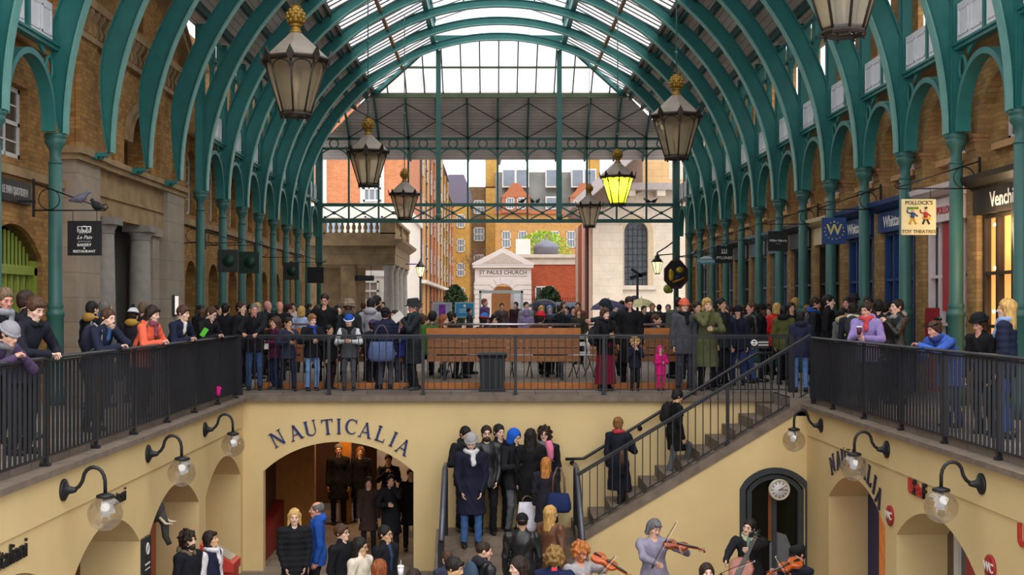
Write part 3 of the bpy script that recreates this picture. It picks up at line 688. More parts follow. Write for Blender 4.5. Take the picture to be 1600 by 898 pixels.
for r0, nm in ((.0, 'trim_23'),):
    m = MB(); m.sweep([(-7.05, y, z) for y, z in arc_pts(23.25, 25.1, 4.72, 5.55, 24)], [(0, -.06), (.20, -.06), (.20, .0), (.24, .0), (.24, .09), (.16, .09), (.16, .04), (0, .04)], side=(1, 0, 0))
    struct(m, nm, STONEW)
m = MB(); m.box(-7.2, -6.88, 20.5, 27.75, 6.66, 6.8); m.box(-7.2, -6.95, 20.55, 27.7, 6.1, 6.2)
for sg in (-1, 1):
    m.bar((-6.95, ap+sg*3.65, 6.82), (-6.95, ap, 6.82+3.65*.62), .34, .14, up=(0, -sg*.5, 1)); m.bar((-6.92, ap+sg*3.72, 6.92), (-6.92, ap, 6.92+3.72*.62), .42, .06, up=(0, -sg*.5, 1))
struct(m, 'trim_24', STONEW)
for k in range(22):
    y = 21.0+k*.3
    m = MB(); m.prism([(-7.06, 6.2), (-6.97, 6.24), (-6.95, 6.34), (-6.99, 6.46), (-6.9, 6.6), (-6.9, 6.66), (-7.06, 6.66)], y-.05, y+.05); struct(m, 'console_trim_%d' % (k+1), STONEW)
# door in the portico
m = MB()
for a, b in ((22.85, 22.95), (23.55, 23.65), (24.3, 24.4)): m.box(-7.72, -7.64, a, b, 0, 3.1)
for z in (.05, 1.0, 1.9, 2.05, 3.0): m.box(-7.72, -7.65, 22.85, 24.4, z, z+.09)
for k in range(16): m.box(-7.72, -7.66, 22.95+k*.09, 22.98+k*.09, 2.14, 3.0)
for y in (23.2, 23.95): m.box(-7.72, -7.66, y-.02, y+.02, 1.0, 1.95)
struct(m, 'door_2', mat('slate_door', '3d4145', .5))
sgn_mat = lambda n, c, **k: mat(n, c, .5, 0, .06, 5, **k)
BLK = sgn_mat('signboard_black', '16171a'); WL = mat('white_letter', 'e8e6e0', .5, 0, 0); GL = mat('grey_letter', 'b8b4ae', .5, 0, 0)
m = MB(); m.bevbox(-.03, .03, -.16, .16, -.22, .22, .01); o = m.build('menu_board', mat('menu_frame', '3a3a3c', .5), None, (-7.0, 26.75, 1.55), label='small white menu board on the farther stone pier', cat='notice')
m = MB(); m.box(.03, .036, -.14, .14, -.2, .2); m.build('menu_sheet', mat('menu_white', 'f0e6e0', .5, 0, .03, 4, emit=.5), o)
# green louvred window
OL = mat('olive_green_paint', '8d9a3c', .55, 0, .1, 4)
m = MB(); a, b = 17.3, 19.62
m.sweep([(-7.42, y, z) for y, z in arc_pts(a, b, 2.25, 2.78, 20)], [(-.12, -.06), (0, -.06), (0, .06), (-.12, .06)], side=(1, 0, 0))
m.box(-7.48, -7.36, a, b, 2.02, 2.14); m.box(-7.48, -7.36, a, b, 1.0, 1.1)
for y in (a, b-.12): m.box(-7.48, -7.36, y, y+.12, .5, 2.25)
o = struct(m, 'window_30', OL)
for k in range(15):
    y = a+.15+k*.148; u = (y-(a+b)/2)/(1.16); zt_ = 2.25+.53*(1-u*u)-.08
    m = MB(); m.box(-7.44, -7.42, y-.026, y+.026, 2.1, zt_); m.ball((-7.43, y, 2.14), .04, 8, 5); m.build('spindle', OL, o)
for k in range(9):
    y = a+.2+k*.24
    m = MB(); m.box(-7.46, -7.40, y-.035, y+.035, 1.1, 2.03); m.build('slat', OL, o)
m = MB(); m.box(-7.52, -7.49, a, b, .5, 2.7); m.build('gap_shade_sheet', mat('painted_gap_shade', '333a14', .7), o)  # shade behind the spindles and slats painted as a deep olive sheet
# ================================================================ SHOPFRONTS OF THE RIGHT ARCADE
def shop(i, name, label, fas, frame, txt=None, tcol=WL, tsize=.3, glow=None, toff=0, cream=False):
    yc = (YC(i)+YC(i+1))/2+.12; t = empty('shopfront', (7.5, yc, 0), label=label, cat='shopfront')
    m = MB(); m.box(-.12, .2, -.95, .95, 2.92, 3.30); m.build('fascia', fas, t)
    m = MB(); m.prism([(-.12, 3.30), (-.30, 3.42), (-.32, 3.5), (.1, 3.5), (.1, 3.30)], -1.0, 1.0); m.prism([(-.12, 3.30), (-.18, 3.34), (-.18, 3.38), (.1, 3.38), (.1, 3.30)], -.98, .98); m.build('cornice', fas, t)
    m = MB(); m.box(-.02, .10, -.82, .82, 0, .62); m.build('stall_riser', frame, t)
    m = MB()
    for y in (-.82, -.28, .26, .74): m.box(-.02, .08, y, y+.08, .6, 2.94)
    for z in (.6, 1.2, 2.0, 2.86): m.box(-.01, .07, -.82, .82, z, z+.05)
    m.build('window_frame', frame, t)
    m = MB(); m.box(.09, .10, -.8, .8, .6, 2.95); m.build('glow_back' if glow else 'glass', glow or WG, t)  # with glow set, an emissive sheet stands for the lit interior
    if txt: lettering(txt, tsize, tcol, t, facing((-.13, toff, 3.1), '-x'), 'shop_name', bold=.01)
    return t
SH_V = sgn_mat('venchi_brown', '2e2a26'); NAVY = sgn_mat('navy_paint', '1f3f74'); GREYB = sgn_mat('grey_blue_paint', '5c7484')
GLOW = mat('warm_shop_light', 'e89a54', .6, 0, .3, 2.5, emit=.9)
t = shop(0, 'shopfront', 'dark brown chocolate shopfront with warm lit window and white Venchi lettering', SH_V, SH_V, 'Venchi', WL, .31, GLOW, -.14)
BULB = mat('bulb', 'ffe0a0', .4, 0, 0, emit=25)
for y, z in ((.45, 2.75), (.45, 2.1), (.5, 1.45), (.1, 1.45), (.5, .95), (.1, .95)):
    m = MB(); m.ball((.02, y, z), .025, 8, 6); m.build('bulb', BULB, t)
l = bpy.data.lights.new('shop_lamp', 'POINT'); l.energy = 25; l.color = (1, .7, .4); l.shadow_soft_size = .2
o = bpy.data.objects.new('shop_lamp', l); COL.objects.link(o); o.location = (7.2, YC(0)+1.2, 2.7)
PINK = sgn_mat('pink_white_paint', 'e6d6d6'); REDP = sgn_mat('shop_red', 'b03a40')
t = shop(1, 'shopfront', 'toy theatre shopfront with pink white fascia, red lettering and red blind', PINK, PINK, "BENJAMIN POLLOCK'S", mat('red_letter', 'c04048', .5, 0, 0), .17, None, .1)
m = MB(); m.box(-.06, -.03, -.75, .05, 1.45, 2.9); m.build('red_blind', REDP, t)
m = MB(); m.box(-.10, -.02, .28, .75, .1, 1.5); m.build('red_door_panel', sgn_mat('deep_red', '9a2430'), t)
m = MB(); m.box(-.12, -.1, .05, .28, 1.2, 1.32); m.build('brass_plate', GILT, t)
for i in (2, 3): shop(i, 'shopfront', 'navy blue tea shopfront with white lettering, %s of the two' % ('nearer' if i == 2 else 'farther'), NAVY, NAVY, 'Whittard', WL, .3, None, .0)
shop(4, 'shopfront', 'dark shopfront under a cream cornice beside the second navy shop', sgn_mat('cream_fascia', 'd8c49a'), sgn_mat('dark_brown_paint', '2a2019'))
for k, i in enumerate((5, 6, 7, 8, 9, 10, 11)):
    f = [sgn_mat('slate_paint', '3c4248'), GREYB, GREYB, sgn_mat('slate_paint', '3c4248'), GREYB, sgn_mat('taupe_paint', '7a6a58'), GREYB][k]
    shop(i, 'shopfront', '%s shopfront behind the %s green column of the right arcade' % (['slate', 'grey blue', 'pale blue', 'dark slate', 'dusty blue', 'taupe', 'faded blue'][k], ORD[i+2]), f, f)
# ================================================================ HANGING SIGNS
def hang(px0, px1, py0, py1, Y, colm, label, wall, letters=(), extra=None, name='hanging_sign'):
    a, b = P(px0, py0, Y), P(px1, py1, Y); c = (a+b)/2; w, h = b.x-a.x, a.z-b.z
    t = empty(name, tuple(c), label=label, cat='sign')
    m = MB(); m.bevbox(-w/2, w/2, -.02, .02, -h/2, h/2, .006); m.build('board', colm, t)
    sg = 1 if wall > c.x else -1; wx = wall-c.x; ex = -sg*(w/2+.05); zt_ = h/2+.16
    m = MB(); m.box(wx-.02 if sg > 0 else wx-.01, wx+.01 if sg > 0 else wx+.02, -.02, .02, zt_-.1, zt_+.48); m.tube([(wx, 0, zt_), (ex, 0, zt_)], .012, 6); m.tube([(wx, 0, zt_+.42), (ex, 0, zt_+.02)], .012, 6)
    rx = wx-sg*.24; m.tube([(rx+.16*math.cos(2*PI*i/16), 0, zt_+.17+.16*math.sin(2*PI*i/16)) for i in range(16)], .01, 5, loop=True)
    m.tube([(ex, 0, zt_), (ex-sg*.05, 0, zt_+.05), (ex-sg*.02, 0, zt_+.1), (ex+sg*.04, 0, zt_+.07)], .01, 5)
    for x in (-w*.35, w*.35): m.tube([(x, 0, h/2-.01), (x, 0, zt_)], .006, 5)
    m.build('bracket', IRON, t)
    for txt, s, z, mt, kw in letters: lettering(txt, s*h, mt, t, facing((0, -.024, z*h), '-y'), **kw)
    if extra: extra(t, w, h)
    return t
def bakery(t, w, h):
    m = MB()
    for a in range(4): m.tube([(-.1+.2*(a in (1, 2)), -.025, .17*h+.16*h*(a > 1)), (-.1+.2*(a in (0, 1)), -.025, .17*h+.16*h*((a+1) % 4 > 1))], .008, 4)
    m.tube([(.04*math.cos(i*PI/5), -.025, .27*h+.04*math.sin(i*PI/5)) for i in range(10)], .008, 4, loop=True)
    m.tube([(-.09+.012*i, -.025, .2*h+.05*math.sin(i*2.2)) for i in range(16)], .006, 4); m.build('emblem', WL, t)
hang(106, 159, 345, 399, 18.5, BLK, 'square black hanging sign for a bakery and restaurant beside the stone pier', -7.0,
     [('Le Pain', .15, .02, WL, dict(shear=.4)), ('QUOTIDIEN', .055, -.10, GL, dict(spacing=1.3)), ('BAKERY', .115, -.20, WL, dict(bold=.012)), ('&', .09, -.29, WL, {}), ('RESTAURANT', .105, -.385, WL, dict(bold=.012))], bakery)
m = MB(); m.box(-7.28, -6.98, 18.47, 18.53, 3.1, 3.14); m.build('bracket_stay', IRON, None, label='short iron stay between the wall and the bakery sign bracket', cat='bracket')
m = MB(); m.bevbox(-.05, .0, -.66, .66, -.17, .17, .01); o = m.build('wall_sign', sgn_mat('sign_charcoal', '33302f'), None, (-7.22, 18.35, 3.26), label='long dark wall sign with pale lettering at the left edge', cat='sign')
lettering('LE PAIN QUOTIDIEN', .17, GL, o, facing((.006, .0, 0), '+x'), sx=.62, bold=.01)
DGR = sgn_mat('dark_green_patch', '14382a')
def green(t, w, h): m = MB(); m.lathe([(.28*h, -.003), (.28*h, .003)], 18, M=Matrix.Translation((.02, -.024, 0)) @ Matrix.Rotation(R(90), 4, 'X')); m.build('emblem', DGR, t)
SG = sgn_mat('signboard_slate', '2a2b2d')
hang(340, 372, 390, 425, 28.4, SG, 'dark square hanging sign with green disc, nearest of the left arcade row', -7.26, extra=green)
hang(374, 405, 393, 427, 30.6, sgn_mat('signboard_green', '1b3328'), 'dark green hanging sign, second of the left arcade row', -7.26, extra=green)
hang(443, 467, 410, 437, 37, SG, 'dark hanging sign with green disc, third of the left arcade row', -7.26, extra=green)
hang(480, 506, 417, 442, 41.9, BLK, 'plain black hanging sign, last of the left arcade row before the stone portico', -7.26)
hang(1200, 1231, 361, 392, 27.8, BLK, 'black hanging sign with small white Miller Harris lettering', 7.42, [('Miller Harris', .17, .02, WL, dict(bold=.01)), ('LONDON', .06, -.14, GL, {})])
def wsign(t, w, h):
    m = MB()
    for k in range(14):
        a = PI*(.62+1.76*k/13) if k < 14 else 0
        m.ball((.36*h*math.cos(a+PI/2-PI/2), -.024, .36*h*math.sin(a)*.9), .022*h*1.2, 6, 4)
    m.ball((0, -.024, .34*h), .04*h, 6, 4); m.build('wreath', mat('pale_gold', 'cfc48a', .5), t)
hang(1284, 1322, 340, 381, 23.3, NAVY, 'navy blue hanging sign with a gold W in a wreath', 7.42, [('W', .55, .03, mat('gold_letter', 'c8b868', .4), dict(bold=.02))], wsign)
def pollock(t, w, h):
    cols = {'b': mat('toy_blue', '2c4a7c', .5), 'r': mat('toy_red', 'a83028', .5), 'y': mat('toy_yellow', 'd0a020', .5), 'g': mat('toy_green', '4f8a28', .5), 's': mat('toy_skin', 'd8a888', .5), 'k': mat('toy_dark', '2a2228', .5)}
    def part(c, pts, r): m = MB(); m.tube([(x*w, -.024, z*h) for x, z in pts], [q*h for q in r] if isinstance(r, list) else r*h, 6); m.build('painted_figure', cols[c], t)
    for x0, top, body, leg in ((-.18, 'g', 'b', 'y'), (.2, 'k', 'r', 'k')):
        part('s', [(x0, .16), (x0, .2)], .035); part(body, [(x0, .13), (x0-.01, -.02)], [.05, .06])
        part(leg, [(x0-.02, -.04), (x0-.09, -.2)], .028); part(leg, [(x0+.02, -.04), (x0+.1, -.2)], .028)
        part(body, [(x0-.03, .1), (x0-.15, .12), (x0-.16, .2)], .022); part(body, [(x0+.03, .1), (x0+.14, .02)], .022)
        if top == 'g': part('g', [(x0-.16, .245), (x0+.16, .245)], .03)
        else: part('k', [(x0-.03, .24), (x0+.04, .26)], .03); part('y', [(x0-.09, -.04), (x0+.12, -.04)], .035)
hang(1408, 1462, 311, 367, 18.55, sgn_mat('signboard_cream', 'd8cc9c'), 'cream hanging sign with two painted figures for a toy theatre shop', 7.42,
     [("POLLOCK'S", .15, .39, mat('olive_letter', '5a4a28', .5, 0, 0), dict(bold=.01)), ('TOY THEATRES', .135, -.41, mat('olive_letter'), dict(bold=.008))], pollock)
def crown(t, w, h):
    m = MB()
    for k in (-1, 0, 1): m.tube([(k*.1*w, -.024, .06*h), (k*.13*w, -.024, .26*h)], .02*h, 5); m.ball((k*.14*w, -.024, .29*h), .03*h, 6, 4)
    m.tube([(-.18*w, -.024, .08*h), (.18*w, -.024, .08*h)], .025*h, 5); m.build('emblem', WL, t)
hang(1118, 1145, 384, 411, 34.3, BLK, 'black hanging sign with white crown and Pylones lettering', 7.42, [('PYLONES', .22, -.2, WL, dict(bold=.012, shear=.15))], crown)
def arch_top(t, w, h):
    m = MB(); m.prism([(-.4*w, h*.5)]+[(-.4*w+.8*w*i/8, h*.5+.5*h*math.sin(PI*i/8*.9)) for i in range(1, 8)]+[(.4*w, h*.5)], -.012, .012); m.build('white_crest', WL, t)
hang(1090, 1116, 404, 412.5, 37.2, sgn_mat('sky_blue_sign', '3a9ab8'), 'small light blue hanging sign with white crest, left of the black crown sign', 7.42, [('MOOMIN', .75, 0, WL, dict(bold=.02))], arch_top)
# octagonal black sign with two gilded shapes
c = P(1056, 429, 42.5); t = empty('octagonal_sign', tuple(c), label='black octagonal carved sign with gilded shapes hanging near the end of the right arcade', cat='sign')
m = MB(); oc = [(.42*math.cos(PI/8+k*PI/4), .5*math.sin(PI/8+k*PI/4)) for k in range(8)]
m.prism(oc, -.05, .05); m.build('board', BLK, t)
m = MB(); m.tube([(x*1.0, -.03, z) for x, z in oc], .04, 6, loop=True); m.build('rim', mat('dark_red_rim', '4a1c14', .4), t)
for x, z, rx, rz in ((-.17, -.02, .10, .20), (.13, .16, .13, .10)):
    m = MB(); m.ball((x, -.05, z), (rx, .04, rz), 10, 8); m.ball((x*1.1, -.06, z+rz*.6), (rx*.7, .04, rz*.5), 8, 6); m.build('gilded_shape', mat('bright_gilt', 'd8b030', .4, .3), t)
m = MB(); m.tube([(-.12, -.06, -.27), (.1, -.06, -.2), (.3, -.06, -.12)], .045, 6); m.build('gilded_ribbon', mat('amber_gilt', 'b87a28', .4, .3), t)
m = MB(); m.ball((.06, -.05, -.1), (.09, .03, .07), 8, 6); m.build('blue_shape', NAVY, t)
m = MB(); m.ball((-.3, 0, -.5), (.14, .1, .16), 8, 6); m.ball((-.2, 0, -.55), (.1, .08, .1), 8, 6); m.build('moss_ornament', OL, t)
m = MB(); m.tube([(0, 0, .5), (0, 0, .62), (.6, 0, .7), (.98, 0, 1.1)], .02, 6); m.tube([(0, 0, .62), (.98, 0, .62)], .015, 6); m.build('bracket', IRON, t)
# ================================================================ LETTERS, ROUNDELS, DOOR, CLOCK, SMALL THINGS BELOW
def glyph(m, ch):
    st, th, sf = .15, .06, .045
    def stem(x, w, z0=0, z1=1): m.prism([(x-w/2, z0), (x+w/2, z0), (x+w/2, z1), (x-w/2, z1)], -.012, .012)
    def ser(x, z, w=.26): stem(x, w, z, z+sf)
    def dg(x0, z0, x1, z1, w): m.prism([(x0-w/2, z0), (x0+w/2, z0), (x1+w/2, z1), (x1-w/2, z1)], -.012, .012)
    if ch == 'I': stem(0, st); ser(0, 0); ser(0, 1-sf)
    elif ch == 'N': stem(-.3, th); stem(.3, th); dg(-.28, 1, .28, 0, st); ser(-.3, 0); ser(.3, 1-sf); ser(-.36, 1-sf, .2)
    elif ch == 'A': dg(-.33, 0, .0, 1, th); dg(.3, 0, -.02, 1, st); stem(0, .34, .32, .38); ser(-.33, 0, .22); ser(.32, 0, .26)
    elif ch == 'T': stem(0, st); ser(0, 0, .3); stem(0, .76, .94, 1); stem(-.35, .05, .78, 1); stem(.35, .05, .78, 1)
    elif ch == 'L': stem(-.18, st); ser(-.18, 0); ser(-.18, 1-sf); stem(.06, .5, 0, .06); stem(.3, .05, 0, .24)
    elif ch == 'U':
        stem(-.27, st, .3, 1); stem(.28, th, .3, 1); ser(-.27, 1-sf); ser(.28, 1-sf, .22)
        o_ = [(-.345+.0, .3)]+[(-.03+.33*math.cos(PI+PI*i/10), .3+.30*math.sin(PI+PI*i/10)) for i in range(11)]; i_ = [(.01+.24*math.cos(2*PI-PI*i/10)-.0, .3+.23*math.sin(2*PI-PI*i/10)) for i in range(11)]
        m.prism(o_[1:]+i_, -.012, .012)
    elif ch == 'C':
        o_ = [(.42*math.cos(R(45)+R(270)*i/18), .5+.5*math.sin(R(45)+R(270)*i/18)) for i in range(19)]; i_ = [(.04+.31*math.cos(R(315)-R(270)*i/18), .5+.44*math.sin(R(315)-R(270)*i/18)) for i in range(19)]
        m.prism(o_+i_, -.012, .012); stem(.31, .05, .72, .98)
LET = [('N', -98, 696), ('A', -70, 686.6), ('U', -46, 680), ('T', -20, 678), ('I', -2, 677), ('C', 18, 677.5), ('A', 40, 683), ('L', 64, 689), ('I', 83, 697), ('A', 99, 709)]
NB = mat('nautical_blue', '27336e', .45, 0, .06)
def nautical(loc, rz, label, m_):
    t = empty('shop_sign', loc, rz, label=label, cat='sign')
    for ch, dx, py in LET:
        x = dx/88.0; z = (690-py)/88.0+.14; a = math.radians(-dx*.29)
        m = MB(); glyph(m, ch); M_ = Matrix.Translation((x, 0, z)) @ Matrix.Rotation(-a, 4, 'Y') @ Matrix.Scale(.27, 4, (1, 0, 0)) @ Matrix.Scale(.27, 4, (0, 0, 1)) @ Matrix.Translation((0, 0, -.5))
        m.V = [tuple(M_ @ Vector(v)) for v in m.V]; m.build('letter', m_, t)
nautical((-2.72, YF-.015, -.88-.01), 0, 'curved blue NAUTICALIA letters over the arch in the far yellow wall', NB)
nautical((XRW-.015, 17.56, -.97), R(-90), 'curved dark NAUTICALIA letters over the farthest arch of the right wall', mat('navy_black_letter', '2a2c40', .5))
IKL = mat('black_letter', '1a1a1c', .5, 0, 0)
for txt, y, z, s, lab in (('italiani', 11.22, -.76, .27, 'black raised lettering ending in aliani low on the left wall'), ('rigatoni', 14.3, -.73, .24, 'black raised lettering ending in toni behind the nearest left globe lamp'), ('infili', 17.55, -.76, .24, 'short dark lettering behind the middle left globe lamp')):
    t = empty('wall_lettering', (XLW+.01, y, z), label=lab, cat='sign'); lettering(txt, s, IKL, t, facing((.008, 0, 0), '+x'), bold=.004, depth=.018)
RL = mat('red_raised_letter', 'b8342e', .5, 0, 0)
t = empty('wall_lettering', (XRW-.01, 14.85, -.72), label='red and black raised lettering behind the nearest right globe lamp', cat='sign')
for txt, dy, mt in (('U', .30, RL), ('2', .16, IKL), ('te', 0, RL), ('F', -.17, IKL)): lettering(txt, .26, mt, t, facing((-.008, dy, 0), '-x'), bold=.014, depth=.03)
t = empty('wall_lettering', (XRW-.01, 11.95, -.74), label='red raised letter cut off by the right edge', cat='sign'); lettering('U', .30, RL, t, facing((-.008, 0, 0), '-x'), bold=.03, depth=.03)
for y, z, lab in ((15.97, -1.22, 'red round WC sign between the two arches of the right wall'), (12.75, -1.21, 'red round WC sign low at the right edge')):
    m = MB(); m.lathe([(.135, 0), (.135, .02), (.125, .028)], 24, M=Matrix.Rotation(R(-90), 4, 'Y')); o = m.build('toilet_sign', mat('sign_red', 'a02a2c', .4, 0, .05), None, (XRW-.002, y, z), label=lab, cat='sign')
    lettering('WC', .14, WL, o, facing((-.031, 0, 0), '-x'), bold=.012)
# arched door with clock under the stair
DG = mat('door_grey', '383c40', .45, 0, .1, 4)
def arch_ring(m, x0, x1, z0, zs, zc, w, y0, y1):
    pts = [(x0, z0)]+arc_pts(x0, x1, zs, zc, 14)+[(x1, z0)]
    m.sweep([(x, (y0+y1)/2, z) for x, z in pts], [(0, -(y1-y0)/2), (-w, -(y1-y0)/2), (-w, (y1-y0)/2), (0, (y1-y0)/2)], side=(0, 1, 0))
m = MB(); arch_ring(m, 4.2, 5.19, ZF, -1.52, -1.255, -.10, YS-.03, YS+.12); arch_ring(m, 4.31, 5.08, ZF, -1.56, -1.36, -.08, YS+.03, YS+.12)
m.box(4.66, 4.73, YS+.05, YS+.1, ZF, -1.4)
o = struct(m, 'door_1', DG)
m = MB(); m.box(4.22, 5.19, YS+.115, YS+.12, ZF, -1.27); m.build('door_glass', mat('door_dark_glass', '14140f', .2, 0, .3, 1.5, spec=.25), o)
m = MB(); m.box(4.60, 4.66, YS+.10, YS+.112, -2.4, -1.5); m.build('painted_light_strip', mat('amber_reflection_strip', '7a4a20', .5), o)  # amber light in the glass painted as a flat coloured strip
m = MB(); m.prism([(4.62, -3.1), (4.95, -3.1), (4.98, -2.5), (4.9, -2.3), (4.75, -2.25), (4.62, -2.45)], YS+.09, YS+.11); m.build('poster', mat('grey_poster', '6a6a6e', .6), o)
t = empty('wall_clock', (4.75, YS-.06, -1.52), label='round white wall clock hanging over the dark arched door', cat='clock')
Mc = Matrix.Rotation(R(90), 4, 'X')
m = MB(); m.lathe([(.155, -.05), (.175, -.04), (.18, .0), (.17, .025), (.155, .03), (.15, .01)], 28, M=Mc); m.build('rim', mat('cream_rim', 'cfc6ac', .4, .1), t)
m = MB(); m.lathe([(.15, -.02), (.15, .012)], 28, M=Mc); m.build('dial', mat('clock_white', 'ded8d8', .4, 0, .02), t)
for k in range(12):
    a = k*PI/6; m = MB(); m.box(-.006, .006, -.016, -.013, .10, .135, Matrix.Rotation(a, 4, 'Y')); m.build('hour_mark', IKL, t)
for a, l_, w in ((R(62), .085, .012), (R(92), .12, .008)):
    m = MB(); m.box(-w/2, w/2, -.02, -.016, -.02, l_, Matrix.Rotation(a, 4, 'Y')); m.build('hand', IKL, t)
m = MB(); m.box(-.04, .04, .02, .07, -.05, .05); m.build('mount', IRON, t)
# shop strips inside the right arches
m = MB(); m.box(XRW+.6, XRW+.68, 18.35, 18.9, ZF, -1.0); m.build('navy_doorpost', sgn_mat('deep_navy', '1c1f5c'), None, label='navy blue doorpost inside the farthest right arch', cat='door frame')
m = MB(); m.box(XRW+.6, XRW+.64, 17.2, 18.35, ZF, -1.0); m.build('copper_glow_panel', mat('copper_glow_panel', 'b0622c', .4, .2, .4, 6, emit=.35), None, label='copper display with painted-on warm light behind the navy doorpost', cat='display')  # emission stands in for warm light falling on the copper
t = empty('shop_door', (XRW+.62, 15.1, ZF), label='white framed shop door with red panel in the right middle arch', cat='door')
m = MB(); m.box(-.05, .05, .05, .2, 0, 2.2); m.box(-.05, .05, -.9, -.78, 0, 2.2); m.box(-.05, .05, -.9, .2, 2.1, 2.24); m.build('frame', WHITE, t)
m = MB(); m.box(-.01, .02, -.78, .05, 0, 2.1); m.build('glass', WG, t)
m = MB(); m.box(-.03, -.012, -.45, -.15, 1.35, 1.85); m.build('red_notice', REDP, t)
m = MB(); m.prism([(22.0, ZF), (24.4, ZF), (24.4, -2.35), (22.0, -2.75)], -4.39, -4.2, 'x'); m.build('red_counter', sgn_mat('deep_red_counter', '8a2420'), None, label='low dark red counter along the left side of the passage', cat='counter')
# things on the left under the arches
t = empty('info_stand', (-3.95, 17.6, ZF), label='red stand with a sloping glazed top by the left yellow wall', cat='stand')
RS = sgn_mat('stand_red', 'b83c32')
m = MB(); m.box(-.22, .22, -.2, .2, 0, .9); m.build('body', RS, t)
m = MB(); m.prism([(-.24, .9), (.24, .9), (.24, 1.02), (-.24, 1.30)], -.24, .24); m.build('sloping_head', RS, t)
m = MB(); m.bar((-.19, 0, 1.285), (.19, 0, 1.06), .36, .012); m.build('glazed_panel', mat('grey_panel', '8a8c80', .2), t)
m = MB(); m.ball((.245, -.02, .7), (.01, .05, .07), 8, 6); m.build('emblem', IKL, t)
m = MB(); m.bevbox(-.01, .03, -.17, .17, -.45, .45, .005); o = m.build('poster_board', SG, None, (XLW+.01, 15.5, -1.86), label='tall black poster board between the first two left arches', cat='sign')
m = MB(); m.tube([(.035, .05*math.cos(i*PI/6), .3+.07*math.sin(i*PI/6)) for i in range(12)], .01, 5, loop=True); m.box(.03, .036, -.1, .1, .1, .12); m.box(.03, .036, -.1, .1, .04, .05); m.build('emblem', WL, o)
m = MB(); m.box(XLW-.72, XLW-.6, 15.75, 18.2, ZF, -1.5); m.build('red_shop_panel', sgn_mat('brick_red_panel', 'a2503c'), None, label='red brown shop panel inside the second left arch', cat='panel')
# bin by the rail, deck, timber screens, chairs
t = empty('litter_bin', (-.02, 21.93, 0), label='square black ribbed litter bin behind the far railing', cat='bin'); BB = mat('bin_black', '191a1d', .5)
m = MB(); m.loft([[(-.21, -.19, .04), (.21, -.19, .04), (.21, .19, .04), (-.21, .19, .04)], [(-.235, -.2, .62), (.235, -.2, .62), (.235, .2, .62), (-.235, .2, .62)]]); m.build('body', BB, t)
m = MB(); m.loft([[(-.25, -.21, .60), (.25, -.21, .60), (.25, .21, .60), (-.25, .21, .60)], [(-.27, -.23, .66), (.27, -.23, .66), (.27, .23, .66), (-.27, .23, .66)], [(-.22, -.18, .70), (.22, -.18, .70), (.22, .18, .70), (-.22, .18, .70)]]); m.build('lid', BB, t)
m = MB(); m.box(-.24, .24, -.21, .21, 0, .05); m.build('base', BB, t)
for x in (-.15, -.05, .05, .15): m = MB(); m.box(x-.015, x+.015, -.222, -.19, .05, .58); m.build('rib', mat('bin_rib', '2b2d31', .45), t)
m = MB(); m.box(-4.4, 3.6, 22.45, 26.5, -.0, .11); o = m.build('timber_deck', mat('deck_top', '6a5a4c', .7), None, label='low seating deck edged with orange timber behind the far railing', cat='deck')
m = MB(); m.box(-4.4, 3.6, 22.40, 22.45, -.0, .12); m.build('edge_board', WOODB, o)
for a, b, lab in ((-4.35, -1.42, 'slatted timber screen behind the children at the far rail'), (-1.28, 1.66, 'long slatted timber screen behind the litter bin'), (1.82, 3.5, 'slatted timber screen behind the tall man in black')):
    t = empty('timber_screen', (0, 23.2, .11), label=lab, cat='timber screen', group='slatted timber screens of the seating deck')
    m = MB(); m.box(a, b, -.05, .05, .88, 1.0); m.build('top_board', WOODB, t)
    for z in (.36, .50, .63, .75): m = MB(); m.box(a+.02, b-.02, -.015, .015, z, z+.115); m.build('slat', WOOD, t)
    for x in (a+.35, (a+b)/2, b-.35): m = MB(); m.box(x-.03, x+.03, .015, .07, 0, .98); m.build('post', IRON, t)
    m = MB(); m.tube([(a, 0, 1.07), (b, 0, 1.07)], .02, 8); m.tube([(a+.1, 0, 1.0), (a+.1, 0, 1.07)], .012, 6); m.tube([(b-.1, 0, 1.0), (b-.1, 0, 1.07)], .012, 6); m.build('chrome_rail', mat('chrome', 'b8b8c0', .2, .9, .05), t)
WSEAT = mat('white_slat_seat', 'd6d2ce', .5)
def chair0_():
    t = empty('folding_chair')
    m = MB()
    for k in range(5): m.box(-.2, .2, -.19+k*.08, -.13+k*.08, .44, .46)
    m.box(-.2, -.17, -.19, .2, .42, .44); m.box(.17, .2, -.19, .2, .42, .44); m.build('seat', WSEAT, t)
    m = MB(); m.box(-.2, .2, .2, .225, .62, .70); m.box(-.2, .2, .215, .24, .76, .85); m.build('backrest', WSEAT, t)
    for sx_ in (-.19, .19):
        m = MB(); m.tube([(sx_, -.2, 0), (sx_, .1, .44), (sx_, .23, .86)], .011, 6); m.build('leg', IRON, t)
        m = MB(); m.tube([(sx_*.9, .22, 0), (sx_*.9, -.16, .44)], .011, 6); m.build('leg', IRON, t)
    return t
ch0 = chair0_()
for k, (x, y, rz) in enumerate([(-1.05, 24.3, .3), (-.35, 24.6, 3.0), (.55, 24.3, .2), (1.2, 24.7, 2.9), (1.75, 24.2, .4), (2.0, 25.4, -.5)]):
    place(ch0, (x, y, .11), rz=rz, label='white slatted folding chair behind the timber screens, %s from the left' % ORD[k], cat='chair', group='white folding chairs on the seating deck')
